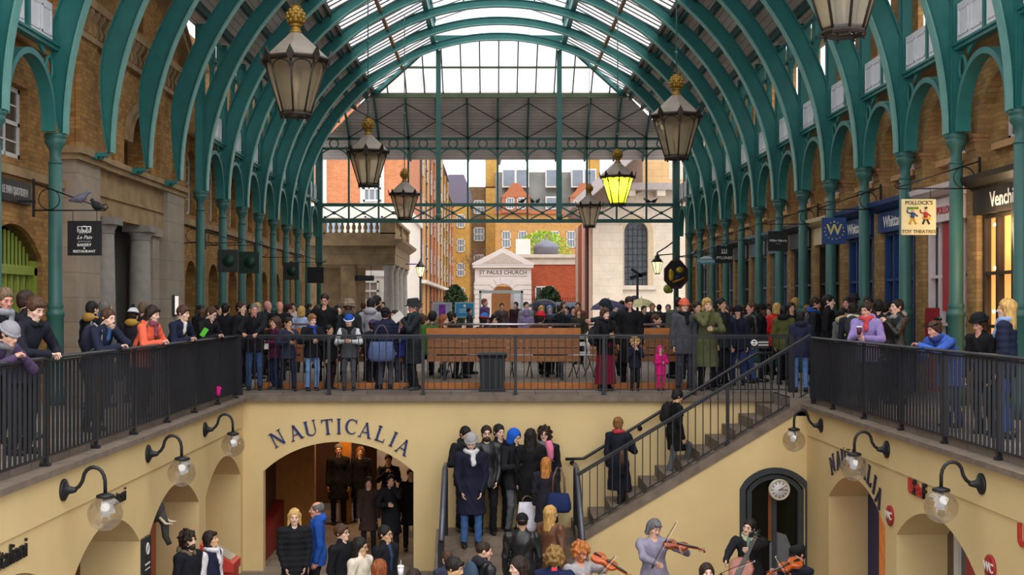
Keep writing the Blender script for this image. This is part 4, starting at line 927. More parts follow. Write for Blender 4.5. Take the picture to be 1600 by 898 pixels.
# notice on the far rail: roundel and two lines
m = MB(); m.bevbox(-.17, .17, -.008, .008, -.08, .08, .004); o = m.build('rail_notice', BLK, None, (4.72, 21.55, .86), label='small black notice with white roundel on the far railing near the stair head', cat='sign')
m = MB(); m.tube([(-.10+.045*math.cos(i*PI/7), -.012, .02+.045*math.sin(i*PI/7)) for i in range(14)], .014, 5, loop=True); m.box(-.165, -.04, -.02, -.01, .008, .03); m.build('roundel', WL, o)
for z in (.03, -.02): m = MB(); m.box(-.03, .15, -.012, -.008, z-.012, z+.012); m.build('text_line', GL, o)
# elephant head trophy
EL = mat('grey_hide', '3c3a38', .8, 0, .2, 8, .3)
t = empty('elephant_head', (XLW-.12, 16.35, -1.22), label='mounted dark elephant head with pale tusks in the second left arch', cat='wall ornament')
m = MB(); m.ball((.02, 0, .02), (.13, .12, .18), 14, 10); m.build('head', EL, t)
m = MB(); m.tube([(.08, -.0, -.02), (.16, -.02, -.18), (.17, -.03, -.34), (.22, -.02, -.45)], [.075, .058, .046, .034], 10); m.build('trunk', EL, t)
for y in (-.1, .1):
    m = MB(); m.tube([(.10, y*.7, -.08), (.19, y*.95, -.16), (.28, y*.9, -.16)], [.022, .018, .006], 8); m.build('tusk', mat('ivory', 'd8c8a8', .4), t)
for y in (-.22, .22): m = MB(); m.ball((-.08, y*.75, .03), (.025, .07, .13), 10, 8); m.build('ear', EL, t)
m = MB(); m.box(-.72, -.1, -.06, .06, 0, .1); m.build('wall_mount', IRON, t)
# pigeons on the bakery bracket and on the end screen
PG = mat('pigeon_grey', '6a6a7a', .7, 0, .2, 20); PGD = mat('pigeon_dark', '2a2a30', .7, 0, .2, 20)
def pigeon(c, rz, m_, lab, grp=None):
    m = MB(); M_ = Matrix.Rotation(rz, 4, 'Z')
    m.loft([[(x, r_*math.cos(a), z+r_*1.05*math.sin(a)) for a in [2*PI*j/10 for j in range(10)]] for x, r_, z in ((-.17, .012, .045), (-.1, .035, .06), (-.03, .062, .075), (.04, .066, .09), (.085, .05, .115), (.105, .034, .145), (.12, .034, .17), (.145, .026, .178), (.165, .008, .172), (.185, .003, .165))], sm=True, M=M_)
    o = m.build('pigeon', m_, None, c, label=lab, cat='bird', group=grp)
    for y in (-.02, .02): q = MB(); q.tube([M_ @ Vector((.02, y, .05)), M_ @ Vector((.02, y, 0))], .005, 5); q.build('leg', mat('pigeon_leg', '8a4a40', .6), o)
p = P(125, 318, 18.5); pigeon((p.x, 18.5, p.z), 0, PG, 'grey pigeon perched on the sloping bakery sign bracket')
p = P(152, 330, 18.5); pigeon((p.x, 18.5, p.z), 2.5, PGD, 'dark pigeon at the end of the bakery sign bracket')
for k, px in enumerate((816, 832, 840, 1012, 1022)):
    p = P(px, 317, YE); pigeon((p.x, YE, zt+.06), (0, 2, 1, 3, .5)[k], PGD, 'dark pigeon on the crossed beam of the end screen, %s from the left' % ORD[k], 'pigeons on the end screen')
# ================================================================ THE PIAZZA BEYOND
def winset(t, X0, X1, z0, z1, y, cols, rows, fm, gm, w=None, ww=.6, hh=.6, axis='y'):
    """rows x cols sash windows on a face; each its own part with a pane"""
    for r_ in range(rows):
        for c_ in range(cols):
            u = X0+(X1-X0)*(c_+.5)/cols; zc = z0+(z1-z0)*(r_+.5)/rows
            W_ = (X1-X0)/cols*ww/2; H_ = (z1-z0)/rows*hh/2
            m = MB(); q = MB()
            def bx(mm, a, b, c, d, e, f): (mm.box(a, b, y+e, y+f, c, d) if axis == 'y' else mm.box(y+e, y+f, a, b, c, d))
            s = -1 if axis == 'y' else 1
            e0, e1 = sorted((s*.08, 0))
            for a in (u-W_, u+W_-.09): bx(m, a, a+.09, zc-H_, zc+H_, e0, e1)
            for a in (zc-H_, zc-.05, zc+H_-.09): bx(m, u-W_, u+W_, a, a+.1, e0, e1)
            for k in range(1, 3): bx(m, u-W_+2*W_*k/3-.025, u-W_+2*W_*k/3+.025, zc-H_, zc+H_, e0*.7, e1*.7)
            o = m.build('window', fm, t); e0, e1 = sorted((s*.03, 0)); bx(q, u-W_, u+W_, zc-H_, zc+H_, e0, e1); q.build('pane', gm, o)
BG = mat('distant_pane', '7a828c', .15, 0, .15, 1, spec=.6); SLATE = mat('slate_roof', '6c6a72', .7, 0, .15, 1)
# stone portico with balustrade at the left end of the hall
t = empty('stone_portico', (0, 50, 0), label='stone portico with a balustrade on top at the far left end of the hall', cat='portico')
x0, x1 = -8.6, -4.05; D_ = 8.6
m = MB(); m.box(x0, x1, 0, D_, 3.24, 3.65); m.build('architrave', STONED, t)
m = MB(); m.box(x0, x1+.02, -.02, D_, 3.65, 4.0); m.build('frieze', STONED, t)
m = MB(); m.prism([(x0, 4.0), (x1+.05, 4.0), (x1+.32, 4.18), (x1+.35, 4.28), (x0, 4.28)], -.30, D_); m.build('cornice', STONED, t)
m = MB(); m.box(x0, x1, 0, .3, 4.28, 4.55); m.box(x1-.3, x1, .3, D_, 4.28, 4.55); m.build('plinth', STONED, t)
m = MB(); m.box(x0, x1+.04, -.04, .34, 5.02, 5.14); m.box(x1-.34, x1+.04, .34, D_, 5.02, 5.14); m.build('balustrade_rail', STONED, t)
for a, b, c, d in ((x0, -6.9, 0, .3), (x1-.62, x1, 0, .4), (x1-.34, x1, 4.0, 4.5), (x1-.34, x1, 8.1, 8.6)): m = MB(); m.box(a, b, c, d, 4.5, 5.05); m.build('pedestal', STONED, t)
bp = [(.07, 4.55), (.07, 4.6), (.045, 4.63), (.085, 4.74), (.08, 4.8), (.04, 4.92), (.06, 4.96), (.06, 5.03)]
for k in range(9): m = MB(); m.lathe(bp, 10, c=(-6.72+k*.24, .15, 0)); m.build('baluster', STONED, t)
for k in range(12): m = MB(); m.lathe(bp, 8, c=(x1-.16, .7+k*.62, 0)); m.build('baluster', STONEW, t)
gr = mat('grey_granite')
for x, y in ((x1-.28, .3), (x1-.28, 3.0), (x1-.28, 5.6), (x1-.28, 8.2)):
    m = MB(); m.lathe([(.27, 0), (.27, .15), (.235, .2), (.225, 1.1), (.195, 2.95), (.25, 3.1), (.27, 3.12), (.27, 3.24)], 18, c=(x, y, 0)); m.build('column', gr, t)
for x in (-7.5, -6.0): m = MB(); m.box(x-.28, x+.28, .05, .6, 0, 3.24); m.build('pier', STONED, t)
m = MB(); m.box(-8.6, -5.8, 5.0, 5.2, 0, 3.24); m.build('back_wall', STONED, t)
m = MB(); m.box(-.42, .42, -.03, .03, -.11, .11); m.tube([(-.3, 0, .1), (-.3, 0, .55)], .012, 5); m.tube([(.3, 0, .1), (.3, 0, .55)], .012, 5); m.build('hanging_board', BLK, None, (-5.35, 50.2, 2.68), label='long black board hanging under the stone portico', cat='sign')
# cream shop building seen through the portico
t = empty('white_shop', (-6.5, 60, 0), label='white building with large shop windows seen through the stone portico', cat='building')
m = MB(); m.box(-3, 2.2, 0, 3, 0, 6.6); m.build('wall', mat('white_render', 'e6dccf', .7), t)
m = MB(); m.box(-3, 2.25, -.1, 0, 3.0, 3.3); m.build('string_course', WHITE, t)
winset(t, -2.2, 1.0, .4, 2.9, -.02, 2, 2, WHITE, mat('dim_shop_pane', '8c7a70', .3), ww=.8, hh=.8)
winset(t, -2.4, 1.6, 3.5, 6.4, -.02, 2, 1, WHITE, mat('blue_grey_pane', '9aa6b4', .2), ww=.45, hh=.7)
# orange brick block behind the portico, then the terrace running away from it
t = empty('brick_terrace_house', (-4.4, 63.5, 0), label='orange brick corner house with white quoins behind the stone portico', cat='building')
m = MB(); m.box(-6, 0, 0, 9, 0, 14); m.build('wall', ORANGEB, t)
m = MB(); m.box(-6, .05, -.12, 9, 0, 6.2); m.build('rendered_base', mat('white_render'), t)
for a, b in ((-4.9, -4.3), (-2.55, -1.3)): m = MB(); m.box(a, b, -.1, .0, 6.2, 14); m.build('white_pier', WHITE, t)
m = MB(); m.box(-6, .2, -.2, 9, 6.15, 6.45); m.build('band', WHITE, t)
winset(t, -2.5, -1.35, 6.9, 8.4, -.1, 1, 1, WHITE, BG, ww=.8, hh=.9)
fac = [('orange brick terrace house second along the left street', ORANGEB, 72.5, 10, 15.5), ('yellow brick terrace house third along the left street', YELB, 82.5, 10, 15.0), ('pale pink terrace house fourth along the left street', mat('pink_render', 'c89a84', .8, 0, .1, 1), 92.5, 12, 15.2), ('brown brick terrace house fifth along the left street', brick_mat('brown_brick', '8c6a48', '785838', '8a7a60'), 104.5, 13, 13.5), ('golden terrace house last along the left street', YELB, 118, 14, 12.2)]
for k, (lab, mt, y, L, h) in enumerate(fac):
    t = empty('brick_terrace_house', (-4.4, y, 0), label=lab, cat='building')
    m = MB(); m.box(-5, 0, 0, L, 0, h); m.build('wall', mt, t)
    m = MB(); m.prism([(-5.1, h), (.15, h), (.15, h+.2), (-2.4, h+2.2), (-5.1, h+.2)], 0, L); m.build('roof', SLATE, t)
    m = MB(); m.box(-1.6, -.8, .2, 1.4, h, h+2.6); m.build('chimney', ORANGEB, t)
    winset(t, .6, L-.6, 3.2, h-.8, 0, 3, 4, WHITE, BG, ww=.4, hh=.6, axis='x')
    for yy in (.25, L*.52): m = MB(); m.box(0, .14, yy-.07, yy+.07, 0, h); m.build('drain_pipe', mat('pipe_dark', '54484a', .6), t)
    for yy in (L*.3, L*.78): m = MB(); m.box(0, .16, yy-.28, yy+.28, 0, h-.4); m.build('pilaster', [mat('tan_pilaster', 'd0a468', .8), ORANGEB, mat('tan_pilaster'), YELB, ORANGEB][k], t)
    m = MB(); m.box(0, .4, 0, L, 2.9, 3.1); m.build('shop_cornice', WHITE, t)
# blocks closing the street
def block(name, lab, px0, px1, ytop, Y, mt, dep=8, parts=None):
    a, b = P(px0, ytop, Y), P(px1, 478, Y); t = empty(name, (a.x, Y, 0), label=lab, cat='building'); w = b.x-a.x; h = a.z
    m = MB(); m.box(0, w, 0, dep, 0, h); m.build('wall', mt, t); return t, w, h
t, w, h = block('yellow_house', 'narrow yellow brick house closing the street', 703, 734, 318, 134, YELB); winset(t, .6, w-.4, 1.5, h-.6, 0, 1, 4, WHITE, BG, ww=.75, hh=.55)
m = MB(); m.prism([(-.2, h), (w+.2, h), (w+.2, h+1), (w*.7, h+3.2), (-.2, h+3.2)], 0, 8); m.build('roof', mat('purple_slate', '6e6676', .7), t)
DB = brick_mat('umber_brick', '7c6248', '6a523c', '77654e', dirt=.3)
t, w, h = block('brown_house', 'tall brown brick building behind the bare tree', 733, 775, 292, 146, DB); winset(t, .4, w*.62, 2, h-.8, 0, 1, 4, WHITE, BG, ww=.8, hh=.5)
m = MB(); m.box(w*.62, w+.3, -.6, 5, 0, h+3.2); m.build('stair_tower', YELB, t)
m = MB(); m.prism([(w*.6, h+3.2), (w+.5, h+3.2), (w+1.6, h+6.6), (w*1.0, h+6.6)], -.8, 5); m.build('tower_roof', SLATE, t)
t, w, h = block('mansard_house', 'long Victorian brick building with a slate mansard and white dormer windows', 774, 930, 330, 132, brick_mat('buff_brick', 'cf9c5c', 'bd8548', 'b09468', dirt=.15))
winset(t, .3, w, 4.4, h-1.6, 0, 6, 2, WHITE, BG, ww=.55, hh=.62)
m = MB(); m.box(-.2, w, -.3, 0, h-.3, h+.1); m.build('cornice', mat('terracotta', 'b06a48', .7), t)
m = MB(); m.prism([(-.1, 0), (-1.4, 4.4), (-8, 4.8), (-8, 0)], 0, w, 'x', M=Matrix.Translation((0, 0, h)) @ Matrix.Scale(-1, 4, (0, 1, 0))); m.build('mansard_roof', mat('mossy_slate', '74736f', .8, 0, .25, .6), t)
for u, z, ww_, hh_ in ((2.2, 2.6, 2.9, 2.0), (6.2, 2.6, 1.5, 2.0), (9.6, 2.6, 2.7, 2.0), (6.2, .2, 1.5, 1.4)):
    m = MB(); m.box(u-ww_/2, u+ww_/2, -.1, 2, h+z, h+z+hh_); o = m.build('dormer', WHITE, t)
    n = max(1, round(ww_/1.2)); q = MB()
    for k in range(n): q.box(u-ww_/2+ww_*k/n+.12, u-ww_/2+ww_*(k+1)/n-.12, -.14, -.1, h+z+.15, h+z+hh_-.15)
    q.build('pane', BG, o)
for u in (2.2, 9.6):
    m = MB(); m.box(u-1.5, u+1.5, -.5, 1, h-.2, h+1.5); m.prism([(u-1.6, h+1.5), (u+1.6, h+1.5), (u+.9, h+2.2), (u+.4, h+3), (u-.4, h+3), (u-.9, h+2.2)], -.55, 1); m.build('gable', mat('terracotta'), t)
    winset(t, u-1.2, u+1.2, h+.1, h+1.5, -.5, 2, 1, WHITE, BG, ww=.75, hh=.9)
for u in (-.6, 10.8): m = MB(); m.box(u-.5, u+.8, 3, 5, h+3, h+6.3); m.build('chimney', YELB, t)
# gateway of the church
t = empty('church_gateway', (P(786, 478, 88).x, 88, 0), label="white rusticated church gateway with pediment and ST PAUL'S CHURCH lettering", cat='gateway'); k_ = 88/F
GW = mat('gate_white', 'e2dcd8', .7, 0, .05, 1); w2 = 44*k_
m = MB(); arched_wall(m, lambda u, z, d: (u, d, z), -w2, w2, 0, 4.3, [(-.85, .85, 0, 2.15, 3.1)], depth=.7, seg=16); m.box(-w2, w2, .7, .9, 3.2, 4.3)
m.build('wall', GW, t)
for z in [.35+.34*i for i in range(9)]:
    for a, b in ((-w2, -1.02), (1.02, w2)): m = MB(); m.box(a-.02, b+.02, -.05, .02, z, z+.29); m.build('rustic_block', GW, t)
for i in range(9):
    a = PI*(i+.5)/9; m = MB(); m.prism([(.92*math.cos(a-.14), 2.15+1.0*math.sin(a-.14)), (1.45*math.cos(a-.14), 2.15+1.5*math.sin(a-.14)), (1.45*math.cos(a+.14), 2.15+1.5*math.sin(a+.14)), (.92*math.cos(a+.14), 2.15+1.0*math.sin(a+.14))], -.06, .02); m.build('voussoir', GW, t)
m = MB(); m.box(-w2-.15, w2+.15, -.25, .9, 4.3, 4.5); m.build('cornice', GW, t)
m = MB(); m.prism([(-w2-.2, 4.5), (w2+.2, 4.5), (w2+.2, 4.62), (0, 5.75), (-w2-.2, 4.62)], -.28, .9); m.build('pediment', GW, t)
m = MB(); m.prism([(-w2+.55, 4.62), (w2-.55, 4.62), (0, 5.4)], -.31, -.28); m.build('tympanum', mat('gate_shadow_stone', 'c4b8b0', .8), t)  # tympanum shade put into a darker copy of the gate colour
m = MB(); m.box(-w2+.3, w2-.3, -.06, 0, 3.72, 4.2); m.build('name_panel', GW, t); lettering("ST PAULS CHURCH", .40, mat('stone_letter', '5a504c', .6, 0, 0), t, facing((0, -.075, 3.95), '-y'), 'carved_name', bold=.01)
m = MB(); m.box(-.8, .8, 3.2, 3.4, 0, 3.0); m.build('brick_passage', mat('warm_gate_passage', 'c08a5c', .8), t)
# red brick vestry with cornice, window, lead lantern, chimney
a = P(830, 403, 90); b = P(905, 478, 90); t = empty('red_brick_vestry', (a.x, 90, 0), label='low red brick building with stone cornice beside the church gateway', cat='building'); w = b.x-a.x
m = MB(); m.box(0, w, 0, 6, 0, 4.6); m.build('wall', REDB, t)
m = MB(); m.box(-2.6, w, -.1, 6, 4.6, 5.1); m.box(-2.8, w, -.3, 6, 5.1, 5.35); m.build('cornice', PALE, t)
winset(t, .2, 1.8, .9, 3.1, 0, 1, 1, WHITE, mat('dark_pane', '4a4c50', .2), ww=.9, hh=.9)
m = MB(); m.lathe([(.95, 5.35), (.95, 5.9), (1.0, 5.95), (.75, 6.25), (.3, 6.5), (.06, 6.6), (.05, 6.9)], 12, c=(1.2, 2.5, 0)); m.build('lead_lantern', mat('lead_grey', '7a7a88', .5, .3), t)
m = MB(); m.box(-1.1, .0, 2, 3, 5.3, 6.6); m.build('chimney', GW, t)
# church
t = empty('church', (P(926, 478, 72).x, 72, 0), label='pale stone church with a tall arched window and deep projecting eaves', cat='church'); s = 72/F
CW = brick_mat('church_ashlar', 'dbcdbc', 'd4c5b2', 'c8b8a4', bw=1.2, bh=.45, ms=.01, dirt=.12, bump=.05)
wx0, wx1 = 49*s, 86*s; w = 8.2
m = MB(); arched_wall(m, lambda u, z, d: (u, d, z), 0, w, 0, 8.3, [(wx0, wx1, 2.75, 5.9, 6.6)], depth=.4, seg=14); m.build('wall', CW, t)
m = MB(); m.prism([(0, 0)], 0, 1) if False else m.box(-.02, 1.75, -.25, 0, 0, 6.3); m.build('pilaster', CW, t)
m = MB(); m.sweep([(x, -.02, z) for x, z in [(wx0, 2.75)]+arc_pts(wx0, wx1, 5.9, 6.6, 14)+[(wx1, 2.75)]], [(0, -.12), (.32, -.12), (.32, .06), (0, .06)], side=(0, 1, 0)); m.build('window_surround', mat('surround_stone', 'c4b090', .8), t)
m = MB(); m.box(wx0-.5, wx1+.5, -.2, .02, 2.5, 2.75); m.build('window_sill', PALE, t)
m = MB(); m.prism([(wx0, 2.75), (wx1, 2.75)]+list(reversed(arc_pts(wx0, wx1, 5.9, 6.6, 14))), .3, .34); m.build('leaded_glass', mat('leaded_pane', '4c4e54', .25, 0, .35, 6), t)
m = MB()
for i in range(1, 5): m.box(wx0+(wx1-wx0)*i/5-.02, wx0+(wx1-wx0)*i/5+.02, .25, .3, 2.75, 6.3)
for i in range(1, 10): m.box(wx0, wx1, .25, .3, 2.75+.37*i-.015, 2.75+.37*i+.015)
m.build('lead_grid', mat('lead_bar', '2e2f33', .5), t)
m = MB(); m.box(1.2, w, -1.3, 6, 8.3, 8.7); m.build('eaves', mat('grey_eaves', 'a89c98', .7), t)
for i in range(4): m = MB(); m.box(1.9+i*1.75, 2.4+i*1.75, -1.2, 0, 7.95, 8.3); m.build('eaves_bracket', PALE, t)
m = MB(); m.box(2.6, w, -.04, 5, 8.7, 12); m.build('upper_wall', brick_mat('honey_ashlar', 'dcb888', 'cfa670', 'bc9c74', bw=1.1, bh=.4, ms=.01, dirt=.12), t)
m = MB(); m.box(4.5, 6.3, -.06, 0, 9.0, 11.5); m.box(7.3, w, -.06, 0, 6.9, 8.3); m.build('pale_panel', CW, t)
# the great portico eaves projecting left
m = MB(); m.prism([(-1.5, 7.0), (-1.1, 7.0), (2.9, 10.6), (2.9, 10.95), (2.4, 10.95), (-1.5, 7.35)], -5.0, 3); m.build('raking_eaves', mat('grey_eaves'), t)
m = MB(); m.prism([(-1.1, 7.0), (-.0, 7.0), (2.9, 8.3), (2.9, 10.6)], -.5, 3); m.build('gable_end', mat('gable_soffit_wood', '8c7464', .8), t)
m = MB(); m.box(-1.25, .1, -5, 3, 6.75, 7.0); m.build('soffit', mat('soffit_stone', 'a08c80', .8), t)
m = MB(); m.quad((-.02, 0, 0), (-.02, 15, 0), (-.02, 15, 7), (-.02, 0, 7)); m.build('side_wall', REDB, t)
for y in (.2, 6, 12): m = MB(); m.box(-.12, .0, y, y+1.1, 0, 7); m.build('quoin_strip', PALE, t)
m = MB(); m.tube([(-.2, 1.8, 0), (-.2, 1.8, 7)], .09, 8); m.build('drain_pipe', mat('pipe_dark'), t)
# planting, railings, street furniture
def leaf_mat(n, c): return mat(n, c, .8, 0, .45, 9)
def bush(c, rx, rz, n, mt, lab, cat='shrub', name='shrub', tr=.0, seed=1, bare=False):
    r_ = random.Random(seed); o = empty(name, c, label=lab, cat=cat)
    V = []; Fc = []
    for k in range(n):
        a = r_.uniform(0, 2*PI); h = r_.random(); q = math.sqrt(r_.random())
        x = rx*q*math.cos(a)*math.sqrt(max(0, 1-(2*h-1)**2)); y = rx*q*math.sin(a)*math.sqrt(max(0, 1-(2*h-1)**2)); z = tr+rz*2*h
        s_ = .13*r_.uniform(.6, 1.3); u = Vector((r_.gauss(0, 1), r_.gauss(0, 1), r_.gauss(0, 1))).normalized()*s_; v = Vector((r_.gauss(0, 1), r_.gauss(0, 1), r_.gauss(0, 1))).normalized()*s_
        p = Vector((x, y, z)); b_ = len(V); V += [p-u, p+v*.6, p+u, p-v*.6]; Fc.append((b_, b_+1, b_+2, b_+3))
    f = link('foliage', mesh_np('foliage', V, Fc, mt), o); 
    m = MB(); m.tube([(0, 0, 0), (.05, 0, tr+rz)], [.08, .04], 6); m.build('trunk', mat('bark', '4a3a2c', .9), o)
    for k in range(5): a = k*1.3; m.tube([(0, 0, tr+.3*rz), (rx*.5*math.cos(a), rx*.5*math.sin(a), tr+rz*1.3)], [.05, .015], 5)
    return o
DKL = leaf_mat('dark_leaves', '2c4428')
bush((P(711, 478, 80).x, 80, 0), .85, 1.45, 2600, DKL, 'dark clipped shrub left of the church gateway', seed=3)
bush((P(857, 478, 80).x, 80, 0), .95, 1.4, 2600, DKL, 'dark clipped shrub before the white window of the red brick building', seed=4)
bush((P(848, 478, 112).x, 112, 0), 2.7, 1.9, 3200, leaf_mat('lime_leaves', '9cb83c'), 'lime green tree behind the lead lantern', 'tree', 'tree', 4.6, 5)
t = empty('bare_tree', (P(750, 478, 112).x, 112, 0), label='leafless tree in front of the brown brick building', cat='tree'); r_ = random.Random(9); m = MB()
def grow(p, d, L, w_, n):
    q = p+d*L; m.tube([p, q], [w_, w_*.65], 5)
    if n: [grow(q, (d+Vector((r_.uniform(-.6, .6), r_.uniform(-.3, .3), r_.uniform(-.15, .4)))).normalized(), L*r_.uniform(.65, .85), w_*.6, n-1) for _ in range(3)]
grow(Vector((0, 0, 0)), Vector((0, 0, 1)), 1.9, .14, 5); m.build('branches', mat('bark_brown', '7a6250', .9), t)
t = empty('iron_fence', (0, 82, 0), label='spiked black iron fence in front of the church', cat='fence'); pal = None
for a, b in ((P(655, 0, 82).x, P(740, 0, 82).x), (P(832, 0, 82).x, P(902, 0, 82).x)):
    for z in (.35, 1.75): m = MB(); m.box(a, b, -.02, .02, z, z+.06); m.build('rail', IRON, t)
    n = int((b-a)/.17)
    for i in range(n+1):
        if pal is None: m = MB(); m.box(-.016, .016, -.016, .016, 0, 2.0); m.loft([[(-.03, 0, 2.0), (0, .03, 2.0), (.03, 0, 2.0), (0, -.03, 2.0)], [(-.002, 0, 2.18), (0, .002, 2.18), (.002, 0, 2.18), (0, -.002, 2.18)]]); pal = m.build('paling', IRON, t); pal.location = (a, 0, 0); continue
        o = link('paling', pal.data, t); o.location = (a+i*.17, 0, 0)
def street_lamp(c, lab, arm=None, h=0):
    t = empty('street_lantern', c, label=lab, cat='street lamp')
    m = MB(); m.lathe([(.09, 0), (.2, .42), (.21, .44)], 6, sm=False); m.build('glass', mat('lit_street_glass', 'e8e6a0', .4, 0, .05, 3, emit=1.2), t)
    m = MB(); m.lathe([(.24, .43), (.16, .55), (.1, .6), (.1, .66), (.05, .7), (.02, .82)], 8); m.lathe([(.1, -.03), (.1, .01)], 6)
    for k in range(6): a = 2*PI*k/6; m.tube([(.09*math.cos(a), .09*math.sin(a), 0), (.21*math.cos(a), .21*math.sin(a), .44)], .015, 5)
    m.build('frame', IRON, t)
    m = MB()
    if arm: m.tube([(0, 0, .8), (arm*.5, 0, 1.0), (arm, 0, 1.25)], .03, 6); m.tube([(0, 0, .7), (arm, 0, .75)], .025, 6); m.build('arm', IRON, t)
    else: m.tube([(0, 0, 0), (0, 0, -h)], .05, 8); m.build('post', IRON, t)
p = P(657, 432, 56); street_lamp((p.x, 56, p.z), 'lit street lantern beside the stone portico', None, p.z)
m = MB(); m.box(-1.1, -.1, -.02, .02, .55, .6); m.box(-1.0, -.75, -.03, .03, .25, .55); m.build('purple_banner', sgn_mat('banner_purple', '5a3a9a'), None, (p.x, 56.1, p.z), label='small purple banner beside the lit street lantern', cat='banner')
p = P(1027, 427, 46.8); street_lamp((p.x, 46.8, p.z), 'lit wall lantern on a bracket at the right end of the hall', .66)
def board(px0, px1, py0, py1, Y, frm, face, lab, ext=None):
    a, b = P(px0, py0, Y), P(px1, py1, Y); c = (a+b)/2; w, h = (b.x-a.x)/2, (a.z-b.z)/2; t = empty('notice_board', tuple(c), label=lab, cat='notice board')
    m = MB(); m.box(-w, w, -.04, .04, -h, h); m.build('frame', frm, t); m = MB(); m.box(-w*.92, w*.92, -.05, -.04, -h*.88, h*.88); m.build('sheet', face, t)
    for x in (-w*.8, w*.8): m = MB(); m.box(x-.03, x+.03, 0, .04, -c.z, -h); m.build('leg', IRON, t)
    if ext: ext(t, w, h)
BRD = sgn_mat('board_frame', 'b8c4cc')
def pur(t, w, h): m = MB(); m.box(-w*.35, w*.35, -.056, -.05, -h*.85, h*.7); m.build('poster', mat('purple_poster', '7a2a9c', .5, 0, .5, 6), t)
board(676, 706, 472, 497, 46, BRD, sgn_mat('board_grey', '9ea4b4'), 'grey notice board with a purple poster near the bins of the square', pur)
def blu(t, w, h):
    m = MB(); m.ball((0, -.055, h*.5), (.05, .01, .07), 8, 5); m.build('emblem', WL, t)
    for z in (.1, -.1, -.3): m = MB(); m.box(-w*.6, w*.6, -.055, -.05, h*z-.015, h*z+.015); m.build('text_line', mat('pale_blue_text', 'a8d0e8', .5), t)
board(711, 741, 472, 496, 46.5, BRD, sgn_mat('board_blue', '2a86b8'), 'bright blue notice board with white emblem in the square', blu)
board(869, 900, 472, 497, 50, BRD, sgn_mat('board_pale', '9aa8c0'), 'pale notice board behind the crowd right of the gateway')
t = empty('glazed_kiosk', (P(783, 478, 58).x, 58, 0), label='grey metal framed glass kiosk standing before the church gateway', cat='kiosk'); FR = mat('grey_metal_frame', '8a8c8a', .4, .4)
m = MB()
for x in (-1.0, 1.0):
    for y in (0, 1.2): m.box(x-.05, x+.05, y-.05, y+.05, 0, 2.25)
m.box(-1.05, 1.05, -.05, .05, 2.15, 2.28); m.box(-1.05, 1.05, 1.15, 1.25, 2.15, 2.28); m.box(-1.05, -.95, 0, 1.2, 2.15, 2.28); m.box(.95, 1.05, 0, 1.2, 2.15, 2.28); m.build('frame', FR, t)
m = MB(); m.box(.45, .95, -.01, .01, .1, 2.15); m.build('glass', glass_mat('kiosk_glass', 'dfe4ea', .15, .1, .1), t)
def umbrella(c, col, lab, rr=.55):
    t = empty('umbrella', c, label=lab, cat='umbrella'); n = 8; m = MB(); m.lathe([(rr, 0), (rr*.85, .12), (rr*.5, .24), (.02, .31)], n, sm=False, caps=False); m.build('canopy', mat('umbrella_'+col, col, .6), t)
    m = MB(); m.tube([(0, 0, .36), (0, 0, -.75)], .012, 6); m.build('shaft', IRON, t)
p = P(850, 480, 44); umbrella((p.x, 44, p.z), '3a3448', 'dark umbrella over the crowd right of the gateway', .6)
p = P(951, 484, 36); umbrella((p.x, 36, p.z), '4a4868', 'purple grey umbrella behind the stooping man', .55)
p = P(1002, 480, 40); umbrella((p.x, 40, p.z), 'e0d8a0', 'pale yellow umbrella behind the tall man in black', .5)
t = empty('signpost', (P(996, 478, 40).x, 40, 0), label='dark ornamental signpost with round plate in front of the church', cat='signpost')
m = MB(); m.tube([(0, 0, 0), (0, 0, 2.6)], .04, 8); m.build('post', IRON, t); m = MB(); m.lathe([(.18, -.03), (.18, .03)], 14, M=Matrix.Translation((-.1, 0, 1.7)) @ Matrix.Rotation(R(90), 4, 'X')); m.build('plate', mat('purple_plate', '4a4266', .5), t)
m = MB(); m.bar((-.25, 0, 2.45), (.3, 0, 2.6), .03, .12); m.bar((-.2, 0, 2.75), (.15, 0, 2.5), .03, .1); m.build('finger', IRON, t)
